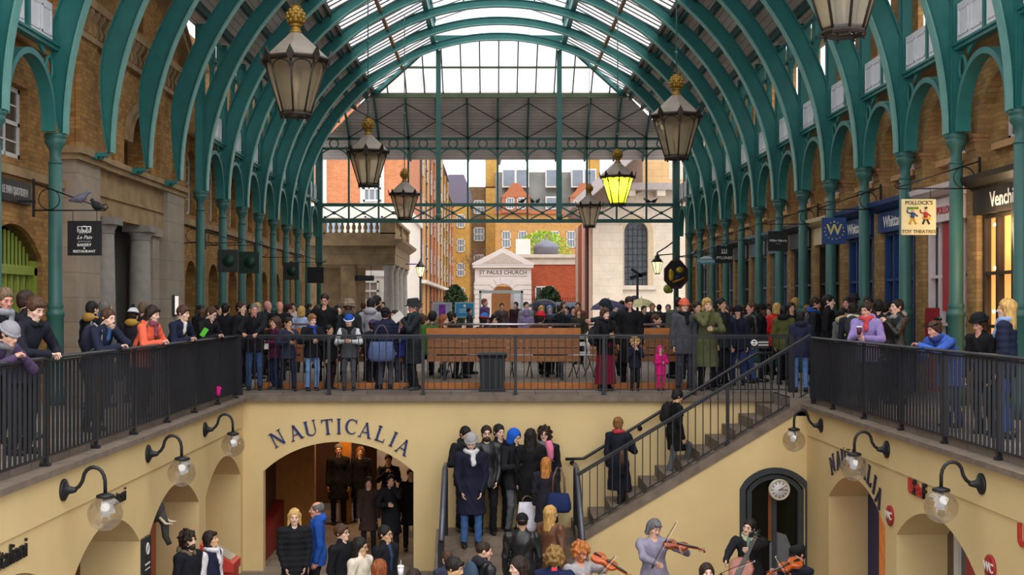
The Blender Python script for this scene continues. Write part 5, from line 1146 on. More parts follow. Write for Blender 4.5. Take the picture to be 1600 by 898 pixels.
# ================================================================ PEOPLE: builder
def smin(a, b, k):
    if k <= 0: return np.minimum(a, b)
    h = np.clip(.5+.5*(b-a)/k, 0, 1); return b*(1-h)+a*h-k*h*(1-h)
class Sdf:
    """a smooth union of round limbs and ellipsoids, meshed as one continuous surface"""
    def __init__(s, h): s.h = h; s.ops = []; s.cuts = []; s.nz = None
    def cap(s, a, b, r1, r2, k=.02, sub=False, sq=None):
        a, b = np.array(a, float), np.array(b, float); rm = max(r1, r2)
        def f(P):
            p = P-a; ba = b-a
            if sq is not None:
                dv, fc = sq; dv = np.array(dv, float); p = p+(fc-1)*(p@dv)[..., None]*dv; ba = ba+(fc-1)*(ba@dv)*dv
            t = np.clip((p@ba)/max(1e-9, ba@ba), 0, 1); return np.sqrt(((p-t[..., None]*ba)**2).sum(-1))-(r1+(r2-r1)*t)
        s.ops.append((f, np.minimum(a, b)-rm, np.maximum(a, b)+rm, k, sub)); return s
    def ell(s, c, r, k=.02, rot=None, sub=False):
        c, r = np.array(c, float), np.array(r, float); M_ = np.eye(3) if rot is None else np.array(rot)
        def f(P):
            q = (P-c)@M_; k0 = np.sqrt(((q/r)**2).sum(-1)); k1 = np.sqrt(((q/r**2)**2).sum(-1))+1e-9; return k0*(k0-1)/k1
        e = np.abs(M_)@r; s.ops.append((f, c-e, c+e, k, sub)); return s
    def cut(s, p, n): s.cuts.append((np.array(p, float), np.array(n, float)/np.linalg.norm(n))); return s
    def mesh(s):
        h = s.h; add = [o for o in s.ops if not o[4]]
        lo = np.min([o[1] for o in add], 0)-3*h; hi = np.max([o[2] for o in add], 0)+3*h; n = np.ceil((hi-lo)/h).astype(int)+1
        ax = [lo[i]+h*np.arange(n[i]) for i in range(3)]; D = np.full(n, .5, np.float32)
        for f, a, b, k, sub in s.ops:
            m_ = k+3*h; i0 = np.clip(np.floor((a-m_-lo)/h).astype(int), 0, n); i1 = np.clip(np.ceil((b+m_-lo)/h).astype(int)+1, 0, n)
            if (i1 <= i0).any(): continue
            sl = tuple(slice(i0[i], i1[i]) for i in range(3))
            P_ = np.stack(np.meshgrid(*[ax[i][sl[i]] for i in range(3)], indexing='ij'), -1); d = f(P_)
            D[sl] = -smin(-D[sl], d, k) if sub else smin(D[sl], d, k)
        G = None
        if s.nz or s.cuts: G = np.meshgrid(*ax, indexing='ij')
        if s.nz: D = D+s.nz(*G)
        for p, q in s.cuts: D = np.maximum(D, (G[0]-p[0])*q[0]+(G[1]-p[1])*q[1]+(G[2]-p[2])*q[2])
        return nets(D.astype(np.float32), lo, h)
def nets(D, lo, h):
    S = D < 0; nx, ny, nz = D.shape
    cor = [S[i:nx-1+i, j:ny-1+j, k:nz-1+k] for i in (0, 1) for j in (0, 1) for k in (0, 1)]
    cnt = sum(c.astype(np.int8) for c in cor); mix = (cnt > 0) & (cnt < 8); I = np.argwhere(mix)
    if len(I) == 0: return np.zeros((0, 3)), np.zeros((0, 4), int)
    idx = np.full(mix.shape, -1, np.int32); idx[mix] = np.arange(len(I)); acc = np.zeros((len(I), 3)); num = np.zeros(len(I))
    C = [(i, j, k) for i in (0, 1) for j in (0, 1) for k in (0, 1)]
    val = [D[I[:, 0]+i, I[:, 1]+j, I[:, 2]+k] for i, j, k in C]
    for a in range(8):
        for b in range(a+1, 8):
            df = [C[b][q]-C[a][q] for q in range(3)]
            if sum(map(abs, df)) != 1: continue
            x = (val[a] < 0) != (val[b] < 0); t = np.where(x, val[a]/(val[a]-val[b]+1e-12), 0)
            for q in range(3): acc[:, q] += np.where(x, C[a][q]+t*df[q], 0)
            num += x
    V = (I+acc/num[:, None])*h+lo; Q = []
    for ax_ in range(3):
        u, v = [(1, 2), (2, 0), (0, 1)][ax_]
        s0 = [slice(1, -1)]*3; s0[ax_] = slice(0, -1); s1 = list(s0); s1[ax_] = slice(1, None)
        A, B = S[tuple(s0)], S[tuple(s1)]; X = np.argwhere(A != B)
        if len(X) == 0: continue
        flip = A[X[:, 0], X[:, 1], X[:, 2]]; base = X.copy(); base[:, [q for q in range(3) if q != ax_]] += 1
        def cell(du, dv): c = base.copy(); c[:, u] += du; c[:, v] += dv; return idx[c[:, 0], c[:, 1], c[:, 2]]
        q4 = np.stack([cell(-1, -1), cell(0, -1), cell(0, 0), cell(-1, 0)], 1); q4[~flip] = q4[~flip][:, ::-1]; Q.append(q4)
    return V, np.concatenate(Q)
def cloth(c): return mat('cloth_'+c, c, .85, 0, .12, 14, .15, spec=.25)
def leather(c): return mat('leather_'+c, c, .42, 0, .15, 12, .2, spec=.5)
def skinm(c): return mat('skin_'+c, c, .55, 0, .07, 20, spec=.35)
def hairm(c): return mat('hair_'+c, c, .6, 0, .45, 40, .8, spec=.35, stretch=(1, 1, .25))  # strong stretched noise paints strand highlights into the hair colour
SKINS = {'p': 'dfae94', 'l': 'e6bda6', 't': 'c99a78', 'd': '6a4530', 'a': 'd8ab86', 'r': 'd79a86'}
HAIR = {'k': '1a1614', 'b': '2f2018', 'm': '4a3020', 'l': '8a6038', 'y': 'c49a58', 'g': '6a6662', 'r': '8a4a26', 'w': 'a8a29c', 'a': '2a1c16', 'e': '6e5a44'}
UNIT = {}
def unit_ball(m_):
    if m_.name not in UNIT:
        b = MB(); b.ball((0, 0, 0), 1, 10, 7); me = bpy.data.meshes.new('unit'); me.from_pydata(b.V, [], b.F); me.materials.append(m_); me.polygons.foreach_set('use_smooth', [True]*len(me.polygons)); UNIT[m_.name] = me
    return UNIT[m_.name]
def shoe_mesh(m_):
    k = 'shoe'+m_.name
    if k not in UNIT:
        sd_ = Sdf(.012); sd_.ell((0, -.06, .03), (.045, .13, .045), .03).ell((0, .03, .06), (.042, .065, .06), .04).cut((0, 0, .0), (0, 0, -1)); V, Q = sd_.mesh()
        UNIT[k] = mesh_np('shoe', V, Q, m_, True)
    return UNIT[k]
def rotm(yaw, pitch, tilt): return np.array(Matrix.Rotation(R(yaw), 3, 'Z') @ Matrix.Rotation(R(pitch), 3, 'X') @ Matrix.Rotation(R(tilt), 3, 'Y'))
def ik(S, T, l1, l2, pole):
    S, T = np.array(S), np.array(T); d = T-S; L = np.linalg.norm(d); mx = (l1+l2)*.995
    if L > mx: T = S+d/L*mx; d = T-S; L = mx
    u = d/L; a = (l1*l1-l2*l2+L*L)/(2*L); hgt = math.sqrt(max(0, l1*l1-a*a)); p = np.array(pole, float); p = p-(p@u)*u; n = np.linalg.norm(p)
    p = p/n if n > 1e-6 else np.array((0, 1, 0)); return S+u*a+p*hgt, T
LOD = {0: .012, 1: .0155, 2: .022, 3: .03}
HATUP = {'beanie': .022, 'bobble': .022, 'bowler': .045, 'fedora': .06, 'flatcap': .03, 'hood': .03, 'skullcap': .012, 'furhat': .06, None: .012}
PEOPLE = []
def person(label, px, py, Y, yaw=0, floor=0.0, H=None, lean=0, side=0, head=(0, 0, 0), hands=(None, None), rail=None, legs='stand', coat='202228', hem=.44, coatm='cloth', puff=False,
           bot='1c1e24', skirt=None, hair=('short', 'b'), hat=None, hatc='222222', skin='p', scarf=None, hood=None, glasses=False, beard=None, shoe='1a1a1c', w=1.0, lod=0, headk=1.0, cap=None, inner=None, band=None, sleeves=None, group=None):
    h = LOD[lod]; tgt = P(px, py, Y); hatup = HATUP.get(hat, .012)+(.012 if hair[0] in ('curly', 'bun') else 0)
    pz = {'sit': .285}.get(legs, .535)
    def dr(a): a = R(a); return np.array((math.sin(R(side))*.8, -math.sin(a), math.cos(a)))
    def skel(H):
        hs = .13*H/.225*headk; pv = np.array((0, 0, pz*H)); wa = pv+.09*H*dr(lean*.5); ch = wa+.13*H*dr(lean*.95); nb = ch+.085*H*dr(lean)
        hc = nb+.035*H*dr(lean*.7)+.055*H*dr(lean*.35+head[1]*.25)*(1 if headk == 1 else headk); Rh = rotm(*head); top = hc+Rh@np.array((0, .01, .12+hatup))*hs
        return pv, wa, ch, nb, hc, Rh, top, hs
    s1 = skel(1.0)
    if H is None: H = (tgt.z-floor)/s1[6][2]
    pv, wa, ch, nb, hc, Rh, top, hs = skel(H); s = H/1.72; hw = .108*H*w
    cy, sy = math.cos(R(yaw)), math.sin(R(yaw)); Rz = np.array(((cy, -sy, 0), (sy, cy, 0), (0, 0, 1)))
    root = np.array(tgt)-Rz@top; root[2] = floor if H is None else tgt.z-top[2]
    root[2] = tgt.z-top[2]
    toloc = lambda p: Rz.T@(np.array(p)-root)
    # limbs
    arms = []
    for sg, spec in ((1, hands[0]), (-1, hands[1])):
        S = ch+.05*H*dr(lean)+np.array((sg*hw, 0, 0)); pole = (sg*.55, .35, -.8); pn = np.array((-sg*1.0, 0, 0)); curl = .5
        if spec is None: T = S+np.array((sg*.022*H, -.03*H-math.sin(R(lean))*.05*H, -.315*H)); pole = (sg*.25, .7, -.2)
        elif spec == 'pocket': T = np.array((sg*.088*H*w, -.075*H, .50*H)); pole = (sg*1, .8, -.3)
        elif spec == 'belly': T = ch+np.array((sg*.045*H, -.15*H, -.09*H)); pole = (sg*.8, .2, -.8)
        elif spec == 'chest': T = ch+np.array((sg*.04*H, -.15*H, .03*H)); pole = (sg*.7, 0, -1)
        elif spec == 'chin': T = hc+Rh@(np.array((sg*.02, -.13, -.13))*hs); pole = (sg*.5, -.4, -1)
        elif spec == 'rail':
            off = Rz@np.array((sg*.075*H, 0, 0)); e = tgt
            q = {'L': (XRL+.03, e.y+off[1]*1.0, 1.045), 'R': (XRR-.03, e.y+off[1], 1.045), 'F': (e.x+off[0], 21.57, 1.05), 'S': None}[rail]
            T = toloc(q); pn = np.array((0, -.3, -1.0)); curl = .9
        elif len(spec) == 4: T = toloc(spec[1:])
        else: T = np.array(spec)*H
        if spec is not None and len(spec) == 4 or (spec == 'rail'): pole = (sg*.8, .35, -.5)
        el, T = ik(S, T, .172*H, .15*H, pole); arms.append((sg, S, el, T, pn, curl))
    lg = {'stand': ((.062, 0, 0), (-.062, .0, 0)), 'wide': ((.085, .01, 0), (-.085, -.02, 0)), 'walk': ((.05, -.13, 0), (-.05, .14, .02)), 'climb': ((.05, -.17, .105), (-.05, .08, .0)), 'cross': ((.02, -.05, 0), (-.03, .03, 0)), 'sit': ((.07, -.24, 0), (-.07, -.22, 0))}[legs]
    LG = []
    for sg, ft in zip((1, -1), lg):
        hp = pv+np.array((sg*.052*H, 0, -.02*H)); an = np.array((ft[0]*H, ft[1]*H+.012*H, ft[2]*H+.045*H)); kn, an = ik(hp, an, .2385*H, .2385*H, (sg*.1, -1, .3)); LG.append((hp, kn, an))
    X, F_ = np.array((1, 0, 0)), np.array((0, -1, 0))
    # ---- body: one continuous surface
    b = Sdf(h); hh = lambda v: hc+Rh@(np.array(v)*hs)
    b.ell(hh((0, .014, .032)), np.array((.076, .096, .088))*hs, .02, Rh); b.ell(hh((0, -.022, -.035)), np.array((.060, .072, .080))*hs, .03*hs, Rh)
    b.ell(hh((0, -.070, -.093)), np.array((.030, .026, .022))*hs, .03*hs, Rh)
    b.cap(hh((0, .02, -.05)), nb-.02*H*dr(lean), .052*s*min(1, w), .062*s, .03)
    if lod < 3:
        b.ell(hh((-.045, -.06, -.025)), np.array((.022, .02, .022))*hs, .02*hs, Rh); b.ell(hh((.045, -.06, -.025)), np.array((.022, .02, .022))*hs, .02*hs, Rh)
        b.cap(hh((-.034, -.083, .026)), hh((.034, -.083, .026)), .012*hs, .012*hs, .014*hs)
        for sg in (-1, 1): b.ell(hh((sg*.030, -.102, .002)), np.array((.017, .017, .011))*hs, .012*hs, Rh, True)
        b.cap(hh((0, -.094, .010)), hh((0, -.113, -.028)), .0085*hs, .0125*hs, .010*hs); b.ell(hh((0, -.104, -.032)), np.array((.019, .012, .010))*hs, .010*hs, Rh)
        b.cap(hh((-.014, -.088, -.060)), hh((.014, -.088, -.060)), .009*hs, .009*hs, .008*hs)
        for sg in (-1, 1): b.ell(hh((sg*.078, .012, -.002)), np.array((.010, .020, .032))*hs, .008, Rh)
    b.cap(nb-.03*H*dr(lean), ch, .09*s, .12*s, .06, sq=(F_, 1.3)); b.cap(ch, pv, .12*s, .115*s, .05, sq=(F_, 1.3))
    for sg, S, el, T, pn, curl in arms: b.cap(S, el, .048*s, .038*s, .03); b.cap(el, T, .036*s, .026*s, .01)
    hd = []
    for sg, S, el, T, pn, curl in arms:
        d = (T-el)/np.linalg.norm(T-el); n = pn-(pn@d)*d; n = n/(np.linalg.norm(n)+1e-9); sd2 = np.cross(d, n); c_ = T+d*.045*s+n*.006*s
        b.ell(c_, np.array((.040, .014, .048))*s*1.02, .015, np.stack([sd2, n, d], 1)); hd.append((sg, T, d, n, sd2, curl))
    for hp, kn, an in LG: b.cap(hp, kn, .075*s, .05*s, .04); b.cap(kn, an, .05*s, .035*s, .01)
    V, Q = b.mesh()
    if lod < 2:       # fingers grow out of the palms
        fv, ff = [V], [Q]; base = len(V)
        for sg, T, d, n, sd2, curl in hd:
            fl = [(-.030, .062, .0078), (-.010, .072, .0082), (.010, .067, .008), (.029, .052, .0068)]
            ch_ = []
            for o_, L_, r_ in fl:
                p = T+(d*.075+sd2*o_)*s; q = [p]; a = .25*curl
                for k in range(3): a += .55*curl; q.append(q[-1]+(d*math.cos(a)+n*math.sin(a))*L_*s*(.42, .33, .25)[k])
                ch_.append((q, r_*s))
            so_ = -1 if (np.cross(d, n)@np.array((1, 0, 0)))*sg > 0 else 1
            p = T+(d*.025+sd2*.034*so_)*s; q = [p-sd2*.012*so_*s, p+(d*.03+sd2*.018*so_+n*.012)*s, p+(d*.055+sd2*.016*so_+n*.026)*s]; ch_.append((q, .0095*s))
            for q, r_ in ch_:
                m_ = MB(); m_.tube([Vector(x) for x in q], [r_*1.08]+[r_]*(len(q)-2)+[r_*.72], 6); fv.append(np.array(m_.V)); ff.append([tuple(i+base for i in f_) for f_ in m_.F]); base += len(m_.V)
        Fc = [tuple(f_) for f_ in Q]+[f_ for l_ in ff[1:] for f_ in l_]; me = mesh_np('person', np.concatenate(fv), Fc, skinm(SKINS[skin]), True)
    else: me = mesh_np('person', V, Q, skinm(SKINS[skin]), True)
    ob = link('person', me, None, tuple(root)); ob.rotation_euler = (0, 0, R(yaw)); tag(ob, label, 'person', group)
    Mh = Matrix.Translation(Vector(hc)) @ Matrix([list(r_)+[0] for r_ in Rh]+[[0, 0, 0, 1]]) @ Matrix.Scale(hs, 4)
    def child(name, sdf, m_, smooth=True):
        V_, Q_ = sdf.mesh()
        if len(V_): return link(name, mesh_np(name, V_, Q_, m_, smooth), ob)
    def bit(name, m_, c, r_, rot=None):
        o = link(name, unit_ball(m_), ob); M_ = Mh @ Matrix.Translation(c)
        if rot: M_ = M_ @ Matrix.Rotation(R(rot), 4, 'Y')
        o.matrix_local = M_ @ Matrix.Diagonal((*r_, 1))
    # ---- clothes
    mk = {'cloth': cloth, 'leather': leather}[coatm]; c = Sdf(h); t_ = .016+(.02 if puff else 0)
    c.cap(nb-.035*H*dr(lean), ch, .115*s*w, .150*s*w, .05, sq=(F_, 1.38)); c.cap(ch, wa, .150*s*w, .138*s*w, .05, sq=(F_, 1.28)); c.cap(wa, pv, .142*s*w, .182*s*w, .05, sq=(F_, 1.36))
    S0, S1 = arms[0][1], arms[1][1]; c.cap(S0+np.array((-.02*s, 0, .0)), S1+np.array((.02*s, 0, .0)), .068*s, .068*s, .05)
    hz_ = (hem-.535+pz)*H
    if hem < .5 and legs != 'sit':
        kx = (LG[0][1]+LG[1][1])/2; bt = np.array((kx[0]*.6, kx[1]*.45, hz_)); c.cap(pv, bt, .184*s*w, (.192+.16*(.5-hem))*s*w, .05, sq=(F_, 1.32)); c.cut((0, 0, hz_), (0, 0, -1))
    else: c.cut(pv+np.array((0, 0, max(hz_, (pz-.04)*H)-pz*H)), -dr(lean*.5))
    sl = Sdf(h) if sleeves else c
    for sg, S, el, T, pn, curl in arms:
        d = (T-el)/np.linalg.norm(T-el); sl.cap(S, el, (.060+t_*.5)*s, (.050+t_*.4)*s, .035); sl.cap(el, T-d*.005*s, (.050+t_*.4)*s, (.040+t_*.3)*s, .015)
    if puff: c.nz = lambda x, y, z: .0045*s*np.cos(z*2*PI/(.085*s))
    else: c.nz = lambda x, y, z: .004*s*np.sin(z*30/s+5*np.sin(x*14/s)+y*9/s)+.003*s*np.sin(x*41/s+z*17/s+4*np.sin(y*12/s))
    c.cap(nb-.005*H*dr(lean), nb+.022*H*dr(lean*.7), .078*s, .072*s, .02, sq=(F_, 1.05))
    if hood: c.ell(nb+np.array((0, .075*s, .02*s))*1.0, np.array((.115, .065, .07))*s, .03); c.cap(nb+np.array((-.07*s, 0, .0)), nb+np.array((.07*s, 0, .0)), .05*s, .05*s, .03)
    c.cap(hh((0, -.1, -.13)), hh((0, -.03, -.1)), .035*hs, .05*hs, .01, True)
    cob = child('coat' if hem < .47 else 'jacket', c, mk(coat))
    if sleeves: sl.nz = c.nz; child('sleeves', sl, cloth(sleeves))
    if hood and hood != coat: q = Sdf(h); q.ell(nb+np.array((0, .085*s, .03*s)), np.array((.125, .07, .075))*s, .03).cap(nb+np.array((-.085*s, .0, .01*s)), nb+np.array((-.04*s, -.07*s, -.02*s)), .04*s, .035*s, .03).cap(nb+np.array((.085*s, .0, .01*s)), nb+np.array((.04*s, -.07*s, -.02*s)), .04*s, .035*s, .03); child('hood', q, cloth(hood))
    if inner:
        q = Sdf(h); a0 = nb+np.array((0, -.075*s, -.01*s)); q.cap(a0, ch+np.array((0, -.113*s, 0)), .035*s, .03*s, .02).cap(ch+np.array((0, -.113*s, 0)), wa+np.array((0, -.108*s, .02)), .03*s, .02*s, .02); child('shirt_front', q, cloth(inner))
    if band:          # pale stripe across chest or back
        q = Sdf(h); q.cap(ch+np.array((-.13*s*w, .0, 0)), ch+np.array((.13*s*w, 0, 0)), .118*s*w, .118*s*w, .01, sq=((0, 0, 1), 3.5)); child('stripe', q, cloth(band))
    tr = Sdf(h)
    if skirt:
        tr.cap(pv, (0, 0, skirt*H), .17*s*w, .23*s*w, .03, sq=(F_, 1.15)).cut((0, 0, skirt*H), (0, 0, -1)); tr.nz = lambda x, y, z: .010*s*np.sin(np.arctan2(y, x)*14); child('skirt', tr, cloth(bot))
    if lod < 3 or not skirt:
        q = Sdf(h)
        if not skirt: q.cap(pv+np.array((0, 0, .02*H)), pv-np.array((0, 0, .04*H)), .128*s*w, .125*s*w, .04, sq=(F_, 1.2))
        for hp, kn, an in LG: q.cap(hp, kn, (.084 if not skirt else .06)*s*w, .060*s, .03).cap(kn, an+np.array((0, 0, -.01*s)), .060*s, (.054 if not skirt else .042)*s, .02)
        q.nz = lambda x, y, z: .003*s*np.sin(z*46/s+4*np.sin(x*20/s)); q.cut((0, 0, .045*H), (0, 0, -1)) if legs != 'climb' else None; child('trousers' if not skirt else 'leggings', q, cloth(bot if not skirt else '17171a'))
        for (hp, kn, an), ft in zip(LG, lg):
            o = link('shoe', shoe_mesh(leather(shoe)), ob); o.matrix_local = Matrix.Translation((an[0], an[1], an[2]-.045*H)) @ Matrix.Scale(s, 4)
    if scarf:
        q = Sdf(h); pr = [nb+np.array((.085*s*math.cos(a), .08*s*math.sin(a)-.005, .018*s*(1-.6*math.sin(a)*-1))) for a in [2*PI*k/10 for k in range(11)]]
        for a, b_ in zip(pr, pr[1:]): q.cap(a, b_, .036*s, .036*s, .02)
        q.cap(nb+np.array((.02*s, -.09*s, 0)), ch+np.array((.03*s, -.135*s, -.02)), .04*s, .04*s, .02, sq=(F_, 1.6)); q.nz = lambda x, y, z: .005*s*np.sin(60*z/s+30*x/s); child('scarf', q, cloth(scarf))
    # ---- hair, hat
    hst, hcl = hair; hm = hairm(HAIR.get(hcl, hcl)); hr = Sdf(h if lod else .0105)
    if hst != 'bald' and hat != 'hood':
        e = .012 if hst in ('short', 'crop', 'balding') else .016
        if hst == 'curly': e = .034
        if hst == 'crop': e = .006
        hr.ell(hh((0, .016, .036)), (np.array((.076, .096, .088))+e)*hs, .02, Rh)
        if hst in ('bob', 'long', 'ponytail', 'girl'):
            L_ = {'bob': -.10, 'long': -.24, 'girl': -.2, 'ponytail': -.03}[hst]
            for sg in (-1, 1): hr.cap(hh((sg*.074, .01, .02)), hh((sg*.082, .022, L_)), .030*hs, .026*hs, .03)
            hr.cap(hh((0, .075, .02)), hh((0, .085, L_)), .05*hs, .045*hs, .04, sq=(Rh[:, 1], 1.3))
            for sg in (-1, 1): hr.cap(hh((sg*.045, .065, .02)), hh((sg*.05, .072, L_)), .04*hs, .036*hs, .03)
        elif hst in ('short', 'curly', 'bun'): hr.ell(hh((0, .05, -.03)), np.array((.072, .06, .06))*hs*(1.25 if hst == 'curly' else 1), .03, Rh)
        if hst == 'curly':
            for sg in (-1, 1): hr.ell(hh((sg*.085, .0, -.01)), np.array((.035, .05, .075))*hs, .03, Rh)
        hr.ell(hh((0, -.112, -.028)), np.array((.068 if hst in ('short', 'crop', 'balding', 'bun', 'ponytail') else .062, .092, .094))*hs, .012, Rh, True)
        if hst in ('short', 'crop', 'balding'): 
            for sg in (-1, 1): hr.ell(hh((sg*.098, -.03, -.055)), np.array((.03, .085, .075))*hs, .01, Rh, True)
        if hst == 'balding': hr.ell(hh((0, -.035, .12)), np.array((.075, .10, .06))*hs, .02, Rh, True)
        if hst == 'bun': hr.ell(hh((0, .10, .075)), np.array((.05, .045, .045))*hs, .015)
        if hst == 'ponytail': hr.cap(hh((0, .11, .05)), hh((0, .135, -.2)), .035*hs, .028*hs, .02)
        if hst in ('bob', 'girl', 'fringe'): hr.ell(hh((0, -.085, .075)), np.array((.060, .020, .026))*hs, .02, Rh)
        if hst not in ('crop', 'balding') and lod < 2:
            am = {'curly': .010}.get(hst, .002); fr_ = 75 if hst == 'curly' else 85
            hr.nz = lambda x, y, z: am*hs*(np.sin(fr_*x+2*np.sin(40*z))+np.sin(fr_*y+2*np.sin(37*x))+ (np.sin(fr_*z+2*np.sin(35*y)) if hst == 'curly' else 0))
        if hat in ('beanie', 'bobble', 'bowler', 'fedora', 'flatcap', 'skullcap', 'furhat'): hr.cut(hh((0, 0, .045)), Rh[:, 2])
        child('hair', hr, hm)
    if beard: q = Sdf(h); q.ell(hh((0, -.055, -.085)), np.array((.056, .054, .048))*hs, .02, Rh).ell(hh((0, -.09, -.05)), np.array((.03, .02, .012))*hs, .015, Rh).ell(hh((0, -.10, -.062)), np.array((.018, .02, .007))*hs, .008, Rh, True); child('beard', q, hairm(HAIR.get(beard, beard)))
    hm2 = cloth(hatc)
    if hat in ('beanie', 'bobble', 'skullcap', 'furhat'):
        q = Sdf(h); e = {'beanie': .022, 'bobble': .024, 'skullcap': .016, 'furhat': .05}[hat]
        q.ell(hh((0, .014, .045)), (np.array((.078, .098, .088))+e)*hs, .02, Rh).cut(hh((0, 0, .028 if hat != 'furhat' else -.0)), -(Rh@np.array((0, -.22, 1)))); 
        if hat == 'furhat': q.nz = lambda x, y, z: .008*(np.sin(80*x)+np.sin(85*y)+np.sin(90*z))
        else: q.nz = lambda x, y, z: .0025*np.sin(np.arctan2(y-hc[1], x-hc[0])*26)
        child('hat', q, hm2); q = Sdf(h); rr_ = [hh((.096*math.cos(a), .014+.116*math.sin(a), .042+.022*-math.sin(a)*-1)) for a in [2*PI*k/12 for k in range(13)]]
        if hat in ('beanie', 'bobble'):
            for a, b_ in zip(rr_, rr_[1:]): q.cap(a, b_, .018*hs, .018*hs, .01)
            child('hat_band', q, cloth(cap or hatc))
        if hat == 'bobble': q = Sdf(h); q.ell(hh((0, .02, .18)), np.array((.04, .04, .04))*hs); child('bobble', q, cloth(cap or 'e8e8e8'))
    if hat in ('bowler', 'fedora', 'flatcap'):
        m_ = MB(); cz = .055
        if hat == 'bowler': m_.lathe([(.130, cz), (.138, cz+.022), (.128, cz+.012), (.105, cz+.01), (.106, cz+.05), (.09, cz+.095), (.05, cz+.115), (.01, cz+.12)], 22, c=(0, .01, 0))
        elif hat == 'fedora': m_.lathe([(.165, cz-.01), (.17, cz), (.115, cz+.006), (.112, cz+.03), (.10, cz+.10), (.085, cz+.13), (.05, cz+.12), (.01, cz+.115)], 22, c=(0, .01, 0))
        else: m_.lathe([(.105, cz-.02), (.112, cz+.0), (.115, cz+.04), (.10, cz+.07), (.05, cz+.08), (.01, cz+.08)], 20, c=(0, .015, 0)); m_.loft([[(x, -.085-.05*(1-(x/.08)**2), cz-.02+dz) for x in [-.08+.02*i for i in range(9)]]+[(x, -.07, cz-.005+dz) for x in [.08-.02*i for i in range(9)]] for dz in (0, .01)])
        o = m_.build('hat', cloth(hatc), ob); o.matrix_local = Mh @ Matrix.Diagonal((1, 1.18, 1, 1)) if hat != 'flatcap' else Mh @ Matrix.Diagonal((1, 1.12, 1, 1))
    if hat == 'hood':
        q = Sdf(h); q.ell(hh((0, .022, .025)), np.array((.108, .125, .122))*hs, .03, Rh).ell(hh((0, .03, -.08)), np.array((.1, .1, .09))*hs, .04, Rh); q.ell(hh((0, -.13, -.02)), np.array((.072, .12, .098))*hs, .015, Rh, True); child('hood', q, cloth(hatc))
    # ---- face
    if lod < 2 and abs((yaw+head[0]+180) % 360-180) < 125:
        dk = mat('eye_dark', '2a1c16', .2, 0, 0); wh = mat('eye_white', 'cfc6c0', .3, 0, 0); br = hairm(HAIR.get(hcl, hcl) if hst != 'bald' else '6a5648')
        for sg in (-1, 1):
            bit('eye', wh, (sg*.030, -.0885, .003), (.0125, .008, .0075)); bit('iris', dk, (sg*.030, -.094, .003), (.0065, .0045, .0068)); bit('eyebrow', br, (sg*.031, -.097, .026), (.020, .006, .0042), sg*6)
        bit('mouth', mat('lip_'+skin, {'d': '5a3028'}.get(skin, 'a85f55'), .5, 0, 0), (0, -.0965, -.0595), (.021, .006, .0055))
    if glasses and lod < 3:
        m_ = MB()
        for sg in (-1, 1): m_.tube([(sg*.032+.024*math.cos(k*PI/6), -.110, .003+.018*math.sin(k*PI/6)) for k in range(12)], .0028, 5, loop=True); m_.tube([(sg*.056, -.108, .008), (sg*.078, -.06, .010), (sg*.082, .01, .008)], .0028, 5)
        m_.tube([(-.008, -.112, .006), (.008, -.112, .006)], .0028, 5); o = m_.build('glasses', mat('spectacle_frame', '181414', .3), ob); o.matrix_local = Mh
    toW = lambda p: Vector(Rz@np.array(p)+root)
    info = dict(ob=ob, hands=[toW(T+d*.07*s) for sg, T, d, n, sd2, c_ in hd], chest=toW(ch), back=toW(ch+np.array((0, .16*s, -.02*s))), waist=toW(wa), head=toW(hc), yaw=yaw, s=s, H=H, M=Matrix.Translation(Vector(root)) @ Matrix.Rotation(R(yaw), 4, 'Z'), hc=hc, ch=ch, nb=nb, hip=toW(pv))
    PEOPLE.append((label, H)); return info
def backpack(i, col, label, acc='333338'):
    sd_ = Sdf(.016); s = i['s']; sd_.ell((0, .03, 0), np.array((.145, .09, .21))*s, .03).ell((0, .09, -.06), np.array((.11, .05, .10))*s, .02)
    V, Q = sd_.mesh(); o = link('backpack', mesh_np('backpack', V, Q, cloth(col), True), None, tuple(i['back'])); o.rotation_euler = (0, 0, R(i['yaw'])); tag(o, label, 'bag')
    for sg in (-1, 1):
        m_ = MB(); m_.tube([(sg*.08*s, -.03*s, .17*s), (sg*.10*s, -.13*s, .215*s), (sg*.105*s, -.26*s, .12*s), (sg*.12*s, -.27*s, -.03*s), (sg*.14*s, -.1*s, -.16*s)], .014*s, 6); m_.build('strap', cloth(acc), o)
    m_ = MB(); m_.tube([(-.03*s, .0, .2*s), (0, .01, .24*s), (.03*s, 0, .2*s)], .008*s, 6); m_.build('grab_loop', cloth(acc), o); return o
def handbag(c, yaw, col, label, w=.3, hh_=.24, d=.11, strap=None):
    """soft bag: narrow mouth at the origin, sagging wider towards its base"""
    o = empty('handbag', tuple(c), R(yaw), label=label, cat='bag'); rg = []
    for z, fw, fd in ((-1, .30, .25), (-.97, .42, .42), (-.8, .50, .52), (-.5, .49, .5), (-.2, .44, .36), (0, .40, .22), (.0, .37, .15)):
        rg.append([(w*fw*math.copysign(abs(math.cos(a))**.55, math.cos(a)), d*fd*math.copysign(abs(math.sin(a))**.7, math.sin(a)), hh_*z) for a in [2*PI*k/20 for k in range(20)]])
    m_ = MB(); m_.loft(rg, sm=True); m_.build('bag_body', cloth(col), o)
    t = strap or .2
    for y in (-d*.16, d*.16):
        m_ = MB(); m_.tube([(-w*.25, y, -.04), (-w*.22, y, t*.6), (-w*.08, y*.6, t), (w*.08, y*.6, t), (w*.22, y, t*.6), (w*.25, y, -.04)], .008, 6); m_.build('strap', leather('7a5a44'), o)
    return o
